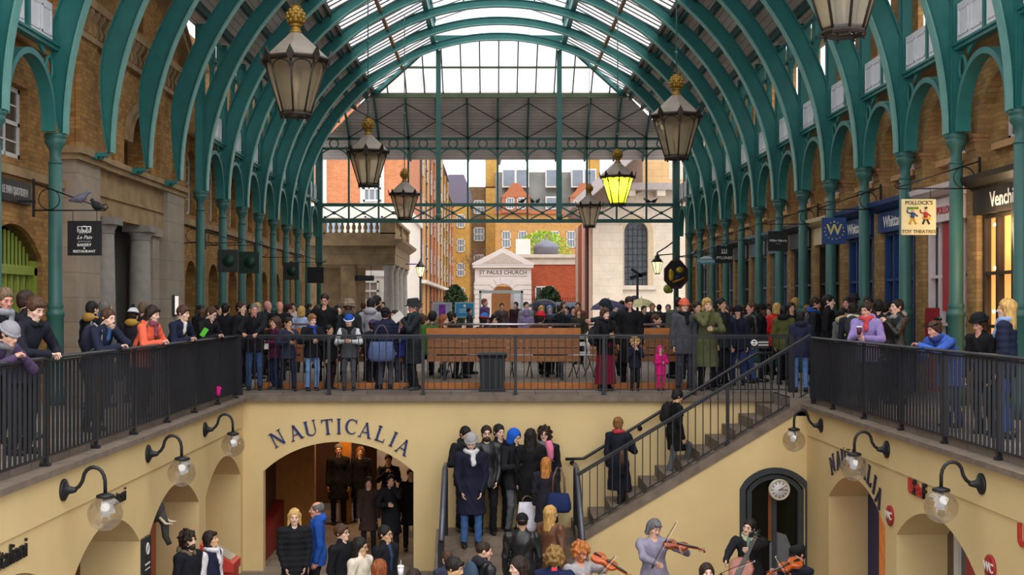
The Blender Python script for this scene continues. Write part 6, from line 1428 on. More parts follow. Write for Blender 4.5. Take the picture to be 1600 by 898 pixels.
def cup(c, col, label, lid='ece8e4'):
    o = empty('paper_cup', tuple(c), label=label, cat='cup'); m_ = MB(); m_.lathe([(.028, -.06), (.040, .05)], 16); m_.build('cup', mat('cup_'+col, col, .5, 0, .03), o); m_ = MB(); m_.lathe([(.043, .048), (.043, .06), (.036, .066), (.034, .072)], 16); m_.build('lid', mat('cup_lid', lid, .4, 0, .02), o); return o
# ================================================================ PEOPLE: who stands where
rl = ('rail', 'rail')
# left gallery rail
def LX(px, X=-4.7): return YX(px, X)
person('man with grey brown hair in dark coat and grey scarf at the far left edge', 10, 449, LX(10, -5.35), 70, head=(-20, 18, 0), lean=14, coat='191b22', hair=('short', 'e'), scarf='8a8e98', skin='r', hands=('belly', 'belly'))
person('dark haired man turned away behind the fringed boy at the left rail', 42, 453, LX(42, -5.35), 100, head=(25, 5, 0), coat='1b1c22', hair=('short', 'b'), skin='p')
person('boy with straight brown fringe in black jacket, elbows on the left rail', 60, 464, LX(60, -4.66), 68, head=(-8, 24, 0), lean=22, rail='L', hands=rl, coat='1a1c27', hair=('fringe', 'm'), hood='15161d', skin='l')
person('person in grey knit beanie and purple jacket hunched over the left rail', 20, 503, LX(20, -4.56), 66, head=(0, 24, 0), lean=56, rail='L', hands=rl, coat='4a3a58', hair=('short', 'k'), hat='beanie', hatc='8e8c92', scarf='6a6a70')
a = person('young man leaning on the left rail with hand to his mouth, navy jacket', 171, 481, LX(171, -4.66), 66, head=(-4, 14, 0), lean=30, hands=('chin', 'rail'), rail='L', coat='1c2236', hair=('short', 'm'), skin='l', inner='3a5a8a')
backpack(a, '24283a', 'navy backpack on the young man with hand to his mouth', '8a8a90')
person('dark haired person in black parka with golden fur collar by the stone pier', 144, 470, LX(144, -5.9), 150, coat='17181c', hair=('short', 'k'), hood='b08a48')
person('grey haired person in teal jacket behind the young man at the left rail', 164, 469, LX(164, -5.9), 130, coat='2a5a70', hair=('short', 'g'), hood='2f6a86')
a = person('woman in coral orange jacket with patterned scarf at the left rail', 240, 477, LX(240, -4.64), 72, head=(0, 12, 0), lean=24, rail='L', hands=rl, coat='e8684a', hair=('bob', 'a'), scarf='8a4a5a', skin='l', hood='e8684a')
m = MB(); b_ = a['chest']; m.tube([b_+Vector((.1, -.16, .2)), b_+Vector((.0, -.2, 0)), b_+Vector((-.12, -.14, -.25))], .014, 6); m.build('bag_strap', leather('4a3a30'), None, label='dark bag strap across the coral orange jacket', cat='strap')
person('child in fur trimmed hood with white and black pompom hat by the portico', 208, 481, LX(208, -5.7), 170, coat='26242c', hair=('short', 'b'), hat='bobble', hatc='d8d8d8', hood='b8903c', cap='20242c')
person('person with grey brown short hair behind the coral orange jacket', 224, 471, LX(224, -6.0), 160, coat='2a2a34', hair=('short', 'e'))
a = person('young person with brown bowl haircut holding a green phone at the left rail', 287, 477, LX(287, -4.62), 66, head=(6, 8, 0), lean=24, rail='L', hands=rl, coat='1a2138', hair=('fringe', 'm'), skin='l', inner='d8d4d0')
def phone(c, col, lab, M_=None):
    o = empty('phone', tuple(c), label=lab, cat='phone'); m = MB(); m.bevbox(-.038, .038, -.005, .005, -.07, .07, .004, M=Matrix.Rotation(R(35), 4, 'Y') @ Matrix.Rotation(R(30), 4, 'Z')); m.build('case', mat('phone_'+col, col, .35, 0, 0), o)
phone(P(319, 519, a['hands'][0].y), '5ac83c', 'bright green phone held over the left rail')
a = person('man with dark rimmed glasses leaning on the left rail corner', 333, 479, LX(333, -4.60), 62, head=(8, 22, 0), lean=30, rail='L', hands=rl, coat='17181d', hair=('short', 'm'), glasses=True, skin='l')
person('dark skinned man in black coat behind the left rail', 313, 476, 25.2, 60, coat='15151a', hair=('crop', 'k'), skin='d', lod=1)
person('black haired person from behind near the left rail corner', 353, 473, 23.4, 170, coat='1a1a20', hair=('short', 'k'), lod=1)
person('man with brown hair looking right behind the left rail corner', 376, 471, 23.0, 70, coat='1b1b20', hair=('short', 'b'), lod=1)
# far rail, left half
person('man with cropped grey hair in black jacket and jeans, hands over the far rail', 397, 473, 21.95, 8, head=(15, 10, 0), lean=16, rail='F', hands=rl, coat='17181c', bot='38527a', hair=('crop', 'g'), skin='r', inner='24262c')
person('girl with brown bob in plum jacket looking left at the far rail', 431, 494, 22.35, -55, coat='5a2440', bot='24304e', hair=('girl', 'm'), headk=1.12, hands=('belly', None))
person('boy with dark short hair in navy camouflage jacket at the far rail', 450, 495, 22.0, 30, head=(20, 8, 0), coat='2b3044', puff=True, bot='1d2438', hair=('short', 'k'), skin='t', headk=1.12, hands=('chest', 'belly'), legs='walk')
person('blond boy in black jacket and light blue jeans at the far rail', 488, 490, 22.0, 25, head=(10, 8, 0), coat='17181d', bot='6f92c4', hair=('fringe', 'l'), skin='l', headk=1.12, scarf='2a3f86', hands=('belly', 'belly'))
person('tall man in black coat with receding dark hair behind the children', 507, 458, 23.0, 0, head=(0, 18, 0), coat='15151a', hair=('crop', 'b'), skin='r')
person('small dark haired boy in black beside the blond boy', 514, 507, 22.3, 60, coat='17171c', bot='2a1a1c', hair=('short', 'k'), skin='t', headk=1.15)
person('child in blue and white bobble hat and grey vest with white sleeves', 545, 491, 22.0, 0, head=(0, 12, 0), coat='4e5056', sleeves='d0d0d4', bot='4e5056', hair=('short', 'b'), hat='beanie', hatc='1f4fb0', cap='e8ecf4', headk=1.12, skin='p', scarf='15161c', hands=('belly', 'belly'))
person('person in fuzzy brown fur hat turned away behind the bobble hat child', 545, 466, 22.9, 175, coat='26282e', hair=('short', 'm'), hat='furhat', hatc='8a7866', hood='4a4440')
person('man in light grey hoodie seen from behind in front of the white shop', 580, 465, 23.1, 170, coat='9a989c', bot='1f2026', hair=('short', 'k'), hood='a4a2a6')
person('tall dark person just behind the grey hoodie', 589, 461, 24.2, 150, coat='17171b', hair=('short', 'k'), lod=1)
person('child in purple knit hat in front of the grey hoodie', 583, 499, 22.45, 160, coat='25242c', bot='24242a', hat='beanie', hatc='4a3558', hair=('short', 'b'), headk=1.1)
a = person('person in navy puffer coat and black beanie seen from behind at the far rail', 602, 480, 22.35, 175, coat='232a45', puff=True, bot='4a4c58', hair=('short', 'k'), hat='beanie', hatc='1a1a20', hem=.38)
handbag(a['waist']+Vector((-.05, -.22, -.05)), 5, '5a6a94', 'large slate blue shoulder bag hanging at the navy puffer coat', .50, .36, .22, .3)
person('girl with long dark hair in blue jacket peeking beside the man in the hat', 628, 491, 22.65, -10, coat='2a3a90', bot='4a4c5c', hair=('girl', 'a'), skin='t', headk=1.08, shoe='8a6038', hands=('belly', 'belly'))
person('brown haired woman behind the girl in the blue jacket', 617, 484, 23.5, -40, coat='2a2428', hair=('long', 'b'), lod=1)
a = person('older man in dark trilby hat and charcoal overcoat looking left', 645, 466, 22.15, -62, head=(0, 6, 0), coat='25272c', bot='1f2024', hat='fedora', hatc='2f2f32', hair=('short', 'g'), skin='r', scarf='2a4048', hem=.3, hands=('chest', 'belly'))
m = MB(); m.box(-.07, .07, -.004, .004, -.1, .1, Matrix.Rotation(R(50), 4, 'Y')); m.build('paper_sheet', WHITE, None, tuple(a['hands'][0]+Vector((-.05, -.03, .02))), label='white folded paper in the hand of the man in the trilby', cat='paper')
m = MB(); m.box(-.09, .09, -.004, .004, -.05, .05); m.build('paper_sheet', WHITE, None, tuple(P(413, 541, 22.1)), label='white paper sheet behind the railing beside the plum jacket', cat='paper')
# far rail, right half
a = person('girl with brown bob in black coat and long burgundy skirt at the far rail', 946, 480, 22.0, 25, head=(5, 5, 0), coat='17161a', bot='7a1c34', skirt=.08, hair=('bob', 'm'), skin='l', scarf='15151a', hands=('belly', 'belly'))
backpack(dict(a, back=a['waist']+Vector((-.20, -.12, .05))), '2b2c30', 'black rucksack slung at the side of the girl in the burgundy skirt', '1a1a1e')
person('tall man with short hair in long black coat looking down at the children', 984, 463, 22.6, 0, head=(10, 24, 0), coat='131316', bot='131316', hair=('crop', 'b'), hem=.28, skin='r')
person('curly blond toddler in dark coat with pink gloves behind the far rail', 992, 525, 22.0, 5, coat='1d2030', bot='24242c', hair=('curly', 'y'), headk=1.32, hands=('chest', 'chest'), skin='l')
person('toddler in bright pink hooded snowsuit behind the far rail', 1032, 539, 22.0, 10, coat='d81e7a', bot='d81e7a', hat='hood', hatc='e02a86', headk=1.36, hem=.36, hands=('belly', 'belly'), skin='l')
person('woman in orange beanie and glasses with long brown hair and black scarf', 1069, 466, 22.15, 5, coat='4a4b52', bot='3a3c46', hair=('long', 'r'), hat='beanie', hatc='e06a4e', glasses=True, scarf='131316', hem=.4, skin='l')
a = person('woman in long olive green coat resting chin on hand at the far rail', 1104, 465, 21.98, 0, head=(5, 6, -6), lean=6, coat='5c5e3e', bot='17171a', hair=('bob', 'y'), skin='l', hem=.26, hands=('belly', 'chin'))
person('man partly hidden between the orange beanie and the olive coat', 1089, 471, 23.0, 20, coat='2a2b30', hair=('short', 'b'), lod=1)
person('young man with dark hair just behind the olive coat looking right', 1126, 465, 22.9, 45, coat='24282e', hair=('short', 'k'), skin='t', lod=1)
person('woman with hair tied back in navy jacket looking left beside the olive coat', 1139, 477, 23.5, -60, coat='1f2438', bot='24304c', hair=('bun', 'b'), hood='6a6a74', lod=1)
person('woman in dark beanie and navy coat behind the right end of the far rail', 1153, 477, 23.6, -20, coat='1d2030', bot='2c3c66', hair=('long', 'b'), hat='beanie', hatc='1b1c20', lod=1)
person('man in black leather jacket and jeans looking left near the stair head', 1174, 471, 24.2, -75, coat='1a1a1d', coatm='leather', bot='3c568a', hair=('short', 'm'), skin='r', lod=1)
person('man in black beanie facing right near the stair head', 1189, 474, 24.6, 70, coat='17181c', hair=('short', 'k'), hat='beanie', hatc='17171a', skin='d', lod=1)
person('dark haired back of a person in grey green jacket left of the orange beanie', 1060, 464, 25.5, 170, coat='4a544e', hair=('short', 'k'), lod=1)
# stair head and right gallery
person('blond person in bright red jacket seen from behind', 1214, 473, 25.1, 165, coat='d8322e', hair=('bob', 'y'), lod=1)
person('dark haired person in moss green jacket beside the red jacket', 1225, 477, 23.6, 150, coat='55582e', hair=('short', 'k'), hood='1c1c1e', lod=1)
person('woman with dark fringe and black coat facing the camera behind the green jacket', 1236, 472, 25.0, 10, coat='1a191c', hair=('long', 'b'), skin='p', lod=1)
person('sandy haired person beneath the right arcade signs', 1243, 465, 28.5, 170, coat='4a4a44', hair=('curly', 'y'), lod=2)
a = person('person in navy hooded jacket and jeans at the stair head seen from behind', 1251, 487, 21.6, 172, coat='262b44', bot='5a7ab0', hair=('short', 'k'), hood='22273e')
person('man with brown short hair and blue collar looking right', 1275, 464, 23.2, 70, head=(10, 12, 0), coat='22252c', hair=('short', 'b'), hood='1f55a8', skin='r', lod=1)
person('young man with dark hair and black sweater facing right near the stair head', 1294, 460, 22.4, 65, coat='15161a', hair=('short', 'k'), skin='l')
person('man with dark hair facing left behind the rucksack', 1324, 464, 22.9, -40, coat='2a2522', hair=('short', 'b'), skin='r', lod=1)
person('person with dark cropped hair and grey jacket beside the lime rucksack', 1317, 480, 21.3, 120, coat='6a6a6c', hair=('crop', 'k'), hood='b8a880')
a = person('dark haired boy in navy school blazer with white collar seen from behind', 1333, 472, 20.5, 160, coat='22252f', hair=('short', 'k'), scarf='cfcfd4')
backpack(a, '33363c', 'dark rucksack with lime yellow straps by the purple jacket', 'c8d84a')
a = person('woman in purple jacket drinking from a paper cup at the right rail', 1352, 470, YX(1352, 5.55), -35, head=(-10, 16, 0), lean=6, coat='9a88c4', hair=('bun', 'b'), skin='p', scarf='c84a50', hands=('belly', (-.03, -.2, .69)), hood='a894cc')
cup(a['hands'][1]+Vector((.0, -.02, .05)), '5a1f28', 'maroon paper cup with white lid in the hand of the woman in purple')
person('man with dark hair just behind the woman in purple', 1356, 463, 20.8, -30, coat='2a2a30', hair=('short', 'k'), lod=1)
person('dark haired person in navy fleece right of the woman in purple', 1372, 467, 19.7, 165, coat='24283c', hair=('short', 'k'), lod=1)
person('person in dark cap far behind the woman in purple', 1334, 458, 22.0, 150, coat='26262a', hair=('short', 'k'), hat='beanie', hatc='242428', lod=1)
person('young man in black leather jacket with grey hood facing left by the red shop', 1402, 467, YX(1402, 6.3), -70, head=(-5, 0, 0), coat='1c1c1f', coatm='leather', hair=('short', 'k'), hood='8a8a88', skin='l', hands=('chest', None))
a = person('woman with bun, sunglasses on head and blue poncho leaning over the right rail', 1458, 500, YX(1458, 5.5), -62, head=(-8, 12, 0), lean=46, coat='3f62b8', bot='2a3a6a', hair=('bun', 'm'), skin='r', scarf='2c3a70', hem=.36, w=1.15, hands=('rail', 'belly'), rail='R')
m = MB(); m.tube([(-.08, .02, .075), (-.06, -.085, .085), (.06, -.085, .085), (.08, .02, .075)], .009, 6); m.tube([(-.05, .1, .1), (.0, .12, .11), (.05, .1, .1)], .022, 6); o = m.build('sunglasses', mat('sunglass_black', '1a1618', .2), a['ob']); o.matrix_local = Matrix.Translation(Vector(a['hc'])) @ Matrix(rotm(-8, 22, 0).tolist()).to_4x4()
person('woman in black bowler hat and black jacket looking down at the right rail', 1527, 489, YX(1527, 5.75), -60, head=(0, 18, 0), lean=14, coat='17171a', bot='1d1d22', hair=('bob', 'm'), hat='bowler', hatc='131315', skin='r')
a = person('woman with long blond hair in navy puffer jacket at the right edge', 1574, 466, YX(1574, 5.95), -125, coat='1d2338', puff=True, bot='2c4a86', hair=('long', 'y'), hat=None, scarf='8aa0c8', skin='l')
m = MB(); m.bevbox(-.08, .08, -.012, .012, -.03, .03, .004); m.build('sleeve_badge', WHITE, a['ob'], (-.21, -.06, .62*a['H']))
# landing and lower steps
a = person('woman in grey beanie and long navy parka with jeans on the steps', 736, 677, 20.55, 4, head=(-6, 20, 0), floor=-2.55, coat='191a2e', bot='44699c', hair=('short', 'm'), hat='beanie', hatc='a4a2a4', scarf='d0d0d4', hem=.30, w=1.02, hands=('pocket', 'pocket'), skin='l')
person('man with black hair in black jacket behind the grey beanie', 729, 666, 21.2, 15, head=(20, 18, 0), floor=-2.4, coat='1b1b1f', hair=('short', 'k'), hood='2a2a2e', hands=(None, 'belly'))
person('bearded man with glasses in black leather jacket beside the navy parka', 760, 664, 20.95, 8, floor=-2.4, coat='1d1d20', coatm='leather', bot='15161a', hair=('short', 'b'), beard='b', glasses=True, skin='l', hands=('pocket', None))
person('young man with dark fringe laughing behind the bearded man', 780, 662, 21.35, 20, head=(10, 6, 0), floor=-2.4, coat='1d1d22', hair=('short', 'k'), skin='l')
person('youth in bright blue hood and grey jeans on the landing', 807, 669, 21.0, 35, head=(15, 20, 0), floor=-2.4, coat='1b1c20', bot='5a5c60', hat='hood', hatc='1f5cc8', skin='l', hands=('belly', 'belly'))
a = person('woman with dark hair in long black coat seen from behind on the landing', 829, 669, 20.75, 172, floor=-2.4, coat='131316', bot='17171a', hair=('long', 'k'), hem=.30)
handbag(P(824, 784, 20.6), 10, 'd8d4e0', 'white carrier bag hanging beside the black coat on the landing', .36, .50, .14, .10)
a = person('young person with glasses and curly brown hair facing the camera on the landing', 851, 665, 21.25, -10, floor=-2.4, coat='1c1d24', hair=('curly', 'b'), glasses=True, skin='l', scarf='6a6a70', hood='8a8a90')
backpack(a, 'a02a34', 'red rucksack behind the young person with curly brown hair', '7a2028')
m = MB(); m.tube([(0, 0, .16), (.02, 0, .05), (.03, -.02, -.12), (.02, 0, -.2)], [.05, .075, .06, .045], 10); m.build('pink_scarf', cloth('e07a9a'), None, tuple(P(857, 703, 20.95)), label='pink knitted scarf held by the young person with glasses', cat='scarf')
a = person('woman with long ginger ponytail in dark quilted coat seen from behind', 853, 714, 20.35, 168, floor=-2.55, coat='23222a', bot='17171a', hair=('long', 'b87838'), hem=.30, skin='l')
handbag(P(873, 770, 20.15), 160, '1f2c58', 'navy tote bag with brown straps on the shoulder of the ginger woman', .42, .32, .2, .42)
person('woman with short blond hair and red collar climbing the stair in long navy coat', 966, 650, 20.9, 150, floor=-2.03, coat='1c1e2a', bot='17171a', hair=('bun', 'l'), scarf='b83a44', hem=.24, legs='climb', hands=(None, 'belly'), skin='l')
handbag(P(972, 725, 20.7), 90, '141416', 'small black handbag of the woman in the long navy coat', .24, .2, .09, .3)
a = person('dark haired woman in short black coat climbing the stair', 1062, 608, 20.95, 100, head=(10, 22, 0), floor=-1.48, coat='141416', bot='5a5a62', hair=('bun', 'k'), hem=.34, legs='climb', shoe='141416', lean=8, skin='a')
backpack(a, '1a1a1d', 'black backpack on the dark haired woman climbing the stair', '141416')
# court floor
FZ = ZF
person('man in black cap and black leather jacket seen from behind by the steps', 816, 802, 17.6, 176, floor=FZ, coat='191a1c', coatm='leather', bot='17171a', hair=('crop', 'k'), hat='skullcap', hatc='17181c', w=1.15, skin='t')
person('woman with long wavy blond hair in brown leather jacket', 860, 789, 18.3, 140, head=(-15, 0, 0), floor=FZ, coat='6a4632', coatm='leather', bot='3a3020', hair=('long', 'y'), skin='l', hem=.40)
g = person('bearded violinist with long curly ginger hair and grey sweater', 912, 847, 15.6, 30, head=(12, 20, 10), floor=FZ, coat='a8a4a8', hair=('curly', 'b06a34'), beard='a8642c', skin='r', hands=(('w',)+tuple(P(962, 893, 14.85)), ('w',)+tuple(P(925, 905, 14.8))))
person('person with curly light brown hair in navy top seen from behind', 866, 853, 14.9, 172, floor=FZ, coat='1d2348', hair=('curly', '8a6a3c'), skin='l')
m = MB(); m.bevbox(-.035, .035, -.006, .006, -.02, .02, .003); m.build('garment_label', mat('label_red', 'd83a4a', .6), None, tuple(P(866, 889, 14.72)), label='small red label on the back of the navy top', cat='label')
person('girl with long dark brown hair in profile at the bottom edge', 809, 869, 14.6, -50, head=(-15, 5, 0), floor=FZ, coat='1a1a1e', hair=('long', 'b'), skin='l')
a = person('young man with cropped hair in black hooded jacket by the steps', 757, 845, 15.6, 120, head=(-20, 8, 0), floor=FZ, coat='1b1c22', coatm='leather', hair=('crop', 'b'), hood='26262c', skin='p')
backpack(a, '3a4c60', 'blue grey rucksack on the young man with cropped hair', '2a3440')
person('boy with straight black hair near the bottom edge', 712, 870, 14.4, 60, head=(10, 12, 0), floor=FZ, coat='2a2e40', hair=('fringe', 'k'), skin='a', scarf='c8d838')
person('person with brown hair bending between the green jacket and the steps', 697, 860, 16.3, -150, head=(0, 20, 0), floor=FZ, coat='33364a', hair=('short', 'm'))
person('person bent over in neon green jacket at the foot of the steps', 638, 892, 15.3, -62, lean=68, head=(0, 40, 0), floor=FZ, coat='8ae01e', hair=('short', 'b'), H=1.72, hood='8ae01e', hands=('belly', 'belly'))
person('woman with long blond hair in black puffer coat by the far arch', 460, 794, 18.1, 15, head=(-5, 2, 0), floor=FZ, coat='17181c', puff=True, hair=('long', 'd8b070'), hem=.34, skin='l', hands=('pocket', 'pocket'))
person('man with grey receding hair in bright blue jacket looking left', 496, 783, 18.65, -75, head=(-10, 0, 0), floor=FZ, coat='1f4c9c', hair=('balding', 'g'), hood='2858b0', skin='r', w=1.1)
person('youth with brown fringe and thin glasses in black jacket looking right', 532, 818, 16.9, 55, head=(10, -6, 0), floor=FZ, coat='15151a', hair=('fringe', 'm'), glasses=True, skin='l')
person('woman with shoulder length black hair and glasses in cream coat', 563, 839, 16.2, 60, head=(10, 4, 0), floor=FZ, coat='d8ccba', hair=('long', 'k'), glasses=True, skin='a')
person('young man with swept black hair and glasses in black coat looking right', 601, 820, 16.9, 55, head=(8, 0, 0), floor=FZ, coat='17181e', hair=('short', 'k'), glasses=True, skin='a', inner='2a3a5a')
person('person with smooth auburn hair seen from behind at the bottom edge', 593, 873, 14.7, 150, floor=FZ, coat='2a2226', hair=('long', 'r'))
c = cup(P(626, 892, 14.6), 'e8e4e4', 'white paper cup with a straw near the bottom edge'); m = MB(); m.tube([(0, 0, .06), (.004, 0, .13)], .004, 5); m.build('straw', WHITE, c)
person('man with dark curly hair in black parka with fur hood by the left wall', 292, 828, 16.3, 62, head=(5, -4, 0), floor=FZ, coat='191b24', hair=('curly', 'a'), hood='6a5a48', skin='l', beard='b')
person('woman with black bob, navy gilet and white sleeves by the left wall', 326, 829, 16.7, 70, head=(8, -12, 0), floor=FZ, coat='20243a', sleeves='d8d4d8', hair=('bob', 'a'), skin='a', scarf='d8d4d8')
# in the dark passage
for px, py, Y, cm, hc_, kw, lab in ((529, 693, 26.2, '17171a', ('short', 'g'), {}, 'tall man in black coat standing in the dark passage'), (563, 697, 26.6, '15151a', ('long', 'l'), {}, 'fair haired woman in black beside the tall man in the passage'),
                            (607, 709, 25.4, '17171c', ('short', 'k'), dict(hands=('chest', 'chest')), 'man lifting his hands at the right side of the passage'), (576, 745, 23.0, '3a2a22', ('long', 'b'), {}, 'woman in brown coat in the passage entrance'),
                            (611, 741, 22.6, '15151a', ('short', 'k'), dict(hands=('chin', 'belly')), 'person in black at the right of the passage entrance'), (642, 731, 23.4, '141416', ('short', 'k'), {}, 'figure half hidden by the right edge of the passage arch')):
    person(lab, px, py, Y, 5, floor=FZ, coat=cm, hair=hc_, hem=.32, lod=1, skin='p', **kw)
# ---------------------------------------------------------------- musicians and instruments
v = person('grey haired violinist in lilac shirt playing in front of the yellow wall', 1026, 811, 17.0, 0, head=(22, 16, 10), floor=FZ, coat='8e8a9e', bot='2a2a34', hair=('bob', '6a686a'), glasses=False, skin='p', hands=(('w',)+tuple(P(1068, 859, 16.62)), ('w',)+tuple(P(1024, 880, 16.55))), w=1.08)
cl = person('cellist with dark hair in black jacket, head tilted to the left', 1174, 810, 17.3, -18, head=(-20, 2, 14), floor=FZ, coat='1d1e22', bot='1d1d22', hair=('short', 'k'), skin='l', hood='a8b090', inner='6f8a78', w=1.12, hands=(('w',)+tuple(P(1170, 858, 16.8)), ('w',)+tuple(P(1127, 893, 16.7))))
f3 = person('violinist in black flat cap and dark jacket at the lower right', 1243, 851, 15.9, -50, head=(-10, 14, -8), floor=FZ, coat='20242e', hair=('short', 'k'), hat='flatcap', hatc='1a1a1c', skin='r', hands=(('w',)+tuple(P(1208, 893, 15.5)), ('w',)+tuple(P(1232, 905, 15.4))))
person('woman with dark brown hair at the bottom edge before the cellist', 1104, 879, 14.8, 5, head=(0, -4, 0), floor=FZ, coat='24222a', hair=('long', 'b'), skin='l')
VW = mat('violin_varnish', '8a3c1c', .25, 0, .3, 9, spec=.6); CWd = mat('cello_varnish', '9a5a44', .3, 0, .25, 4, spec=.5); EB = mat('ebony', '16120f', .35, 0, 0); VO = mat('violin_orange', 'b0501c', .25, 0, .25, 9, spec=.6)
def fiddle(A, B, up, L, m_, label, cat):
    """stringed instrument from the tail A to the scroll B, total length L"""
    A, B = Vector(A), Vector(B); x = (B-A).normalized(); z = (Vector(up)-Vector(up).dot(x)*x).normalized(); y = z.cross(x); k = L/.6
    t = empty(cat, (0, 0, 0), label=label, cat=cat); t.matrix_world = Matrix((x, y, z)).transposed().to_4x4(); t.location = A
    prof = [(.0, .03), (.02, .075), (.06, .1), (.10, .102), (.14, .08), (.17, .058), (.20, .056), (.235, .072), (.27, .084), (.31, .08), (.34, .055), (.355, .02)]
    ol = [(a*k, b*k) for a, b in prof]+[(a*k, -b*k) for a, b in reversed(prof)]
    def rg(s_, z_): return [(.18*k+(a-.18*k)*s_, b*s_, z_*k) for a, b in ol]
    m = MB(); m.loft([rg(.90, -.026), rg(.985, -.018), rg(.985, .010), rg(1.0, .012), rg(1.0, .018), rg(.92, .026), rg(.5, .034)], sm=False); m.build('body', m_, t)
    m = MB(); m.loft([[(.33*k, s1*.013*k, z1*k) for s1, z1 in ((-1, .0), (1, .0), (1, .022), (-1, .022))], [(.53*k, s1*.010*k, z1*k) for s1, z1 in ((-1, .006), (1, .006), (1, .022), (-1, .022))]]); m.build('neck', m_, t)
    m = MB(); m.loft([[(.20*k, s1*.019*k, z1*k) for s1, z1 in ((-1, .042), (1, .042), (1, .050), (-1, .050))], [(.50*k, s1*.012*k, z1*k) for s1, z1 in ((-1, .022), (1, .022), (1, .032), (-1, .032))]]); m.build('fingerboard', EB, t)
    m = MB(); m.loft([[(.02*k, s1*.02*k, z1*k) for s1, z1 in ((-1, .034), (1, .034), (1, .042), (-1, .042))], [(.12*k, s1*.01*k, z1*k) for s1, z1 in ((-1, .036), (1, .036), (1, .044), (-1, .044))]]); m.build('tailpiece', EB, t)
    m = MB(); m.box(.15*k, .155*k, -.02*k, .02*k, .03*k, .055*k); m.build('bridge', mat('maple', 'c8a070', .5), t)
    m = MB(); m.tube([(.51*k, 0, .014*k), (.56*k, 0, .006*k), (.59*k, 0, -.004*k), (.595*k, 0, -.022*k), (.575*k, 0, -.026*k)], [.013*k, .011*k, .012*k, .012*k, .010*k], 8)
    for i_, px_ in enumerate((.525, .54, .555, .57)): sg = 1 if i_ % 2 else -1; m.tube([(px_*k, -sg*.008*k, .005*k), (px_*k, sg*.038*k, .005*k)], .004*k, 5); m.ball((px_*k, sg*.042*k, .005*k), (.006*k, .01*k, .006*k), 6, 4)
    m.build('scroll', m_ if cat != 'cello' else EB, t)
    m = MB()
    for q in (-.009, -.003, .003, .009): m.tube([(.11*k, q*.8*k, .043*k), (.152*k, q*1.4*k, .057*k), (.51*k, q*.7*k, .032*k)], .0009*k, 4)
    m.build('string_set', mat('steel_string', 'b0aca8', .3, .8, 0), t)
    for sg in (-1, 1): m = MB(); m.tube([((.12+.012*i)*k, sg*(.036+.006*math.sin(i*1.1))*k, .0315*k) for i in range(6)], .0025*k, 5); m.build('sound_hole', EB, t)
    return t
def bow(A, B, label):
    A, B = Vector(A), Vector(B); d = (B-A); t = empty('bow', tuple(A), label=label, cat='bow'); n = Vector((0, 0, 1)).cross(d).normalized(); u = d.cross(n).normalized()
    m = MB(); m.tube([d*f_+u*.012*math.sin(PI*f_) for f_ in (0, .25, .5, .75, .97)], .0048, 6); m.build('stick', mat('bow_stick', '4a2414', .35), t)
    m = MB(); m.tube([d*.06-u*.02, d*.97-u*.014], .003, 5); m.build('hair', mat('bow_hair', 'cfc8bc', .6), t)
    m = MB(); m.bar(d*.03-u*.010, d*.09-u*.010, .01, .022, up=u); m.build('frog', EB, t); m = MB(); m.bar(d*.965-u*.008, d*.985-u*.006, .008, .02, up=u); m.build('tip', WHITE, t)
fiddle(P(1037, 848, 16.72), P(1085, 857, 16.5), (.1, -.45, .9), .60, VW, 'dark red violin held by the violinist in the lilac shirt', 'violin')
bow(P(1017, 889, 16.5), P(1058, 813, 16.42), 'thin bow across the violin of the man in the lilac shirt')
fiddle(P(926, 866, 15.0), P(978, 897, 14.75), (.2, -.5, .85), .60, VO, 'brown violin under the chin of the ginger bearded man', 'violin')
bow(P(930, 903, 14.75), P(962, 868, 14.7), 'bow drawn by the ginger bearded violinist')
fiddle(P(1250, 876, 15.62), P(1198, 898, 15.35), (-.2, -.6, .8), .58, VO, 'orange violin played by the man in the flat cap', 'violin')
bow(P(1233, 902, 15.35), P(1212, 868, 15.3), 'bow of the violinist in the flat cap')
fiddle(P(1132, 944, 16.45), P(1192, 815, 17.05), (-.25, -1, .35), 1.22, CWd, 'reddish cello held upright by the man in the black jacket', 'cello')
bow(P(1123, 897, 16.45), P(1180, 875, 16.25), 'cello bow held low across the strings')
# ---------------------------------------------------------------- the crowd farther off
hcn = {'k': 'black', 'b': 'dark brown', 'm': 'brown', 'l': 'light brown', 'y': 'blond', 'g': 'grey', 'r': 'auburn', 'w': 'white'}
def far(px, py, Y, yaw, hr, coat, lab, lod=2, **k): return person(lab, px, py, Y, yaw, coat=coat, hair=hr, lod=lod, **k)
# left arcade walk
far(402, 472, 25.5, 150, ('short', 'y'), '2a2a30', 'blond person behind the man with cropped grey hair')
far(418, 469, 27.0, 60, ('bald', 'g'), '20242e', 'bald man in navy coat looking right under the left arcade', skin='r')
far(437, 470, 26.5, 20, ('bald', 'g'), '17171b', 'bald man in black jacket facing the camera by the timber screen', skin='r')
far(450, 475, 29, 120, ('short', 'b'), '5a2a3a', 'person in maroon cap near the left arcade', hat='beanie', hatc='4a2030')
far(458, 473, 33, 10, ('short', 'b'), 'c8c4c4', 'person in white jacket far along the left arcade', skin='r')
far(471, 478, 26, 165, ('bob', 'y'), 'a8b8d8', 'fair haired child in pale blue behind the timber screen')
far(426, 497, 22.9, 170, ('short', 'l'), '2a2420', 'child with light brown hair behind the plum jacket', headk=1.1)
far(528, 476, 25.0, 30, ('short', 'k'), '2c3238', 'dark haired person right of the tall man with receding hair')
far(496, 476, 30, 60, ('short', 'm'), '4a4a50', 'brown haired person left of the tall man with receding hair')
far(392, 475, 28, 60, ('short', 'k'), '24242a', 'black haired person beneath the first dark sign')
far(484, 474, 38, 90, ('short', 'b'), '3a3a44', 'distant person in front of the stone portico piers')
far(568, 472, 36, 170, ('short', 'm'), '3c4a44', 'distant person in green grey before the white shop')
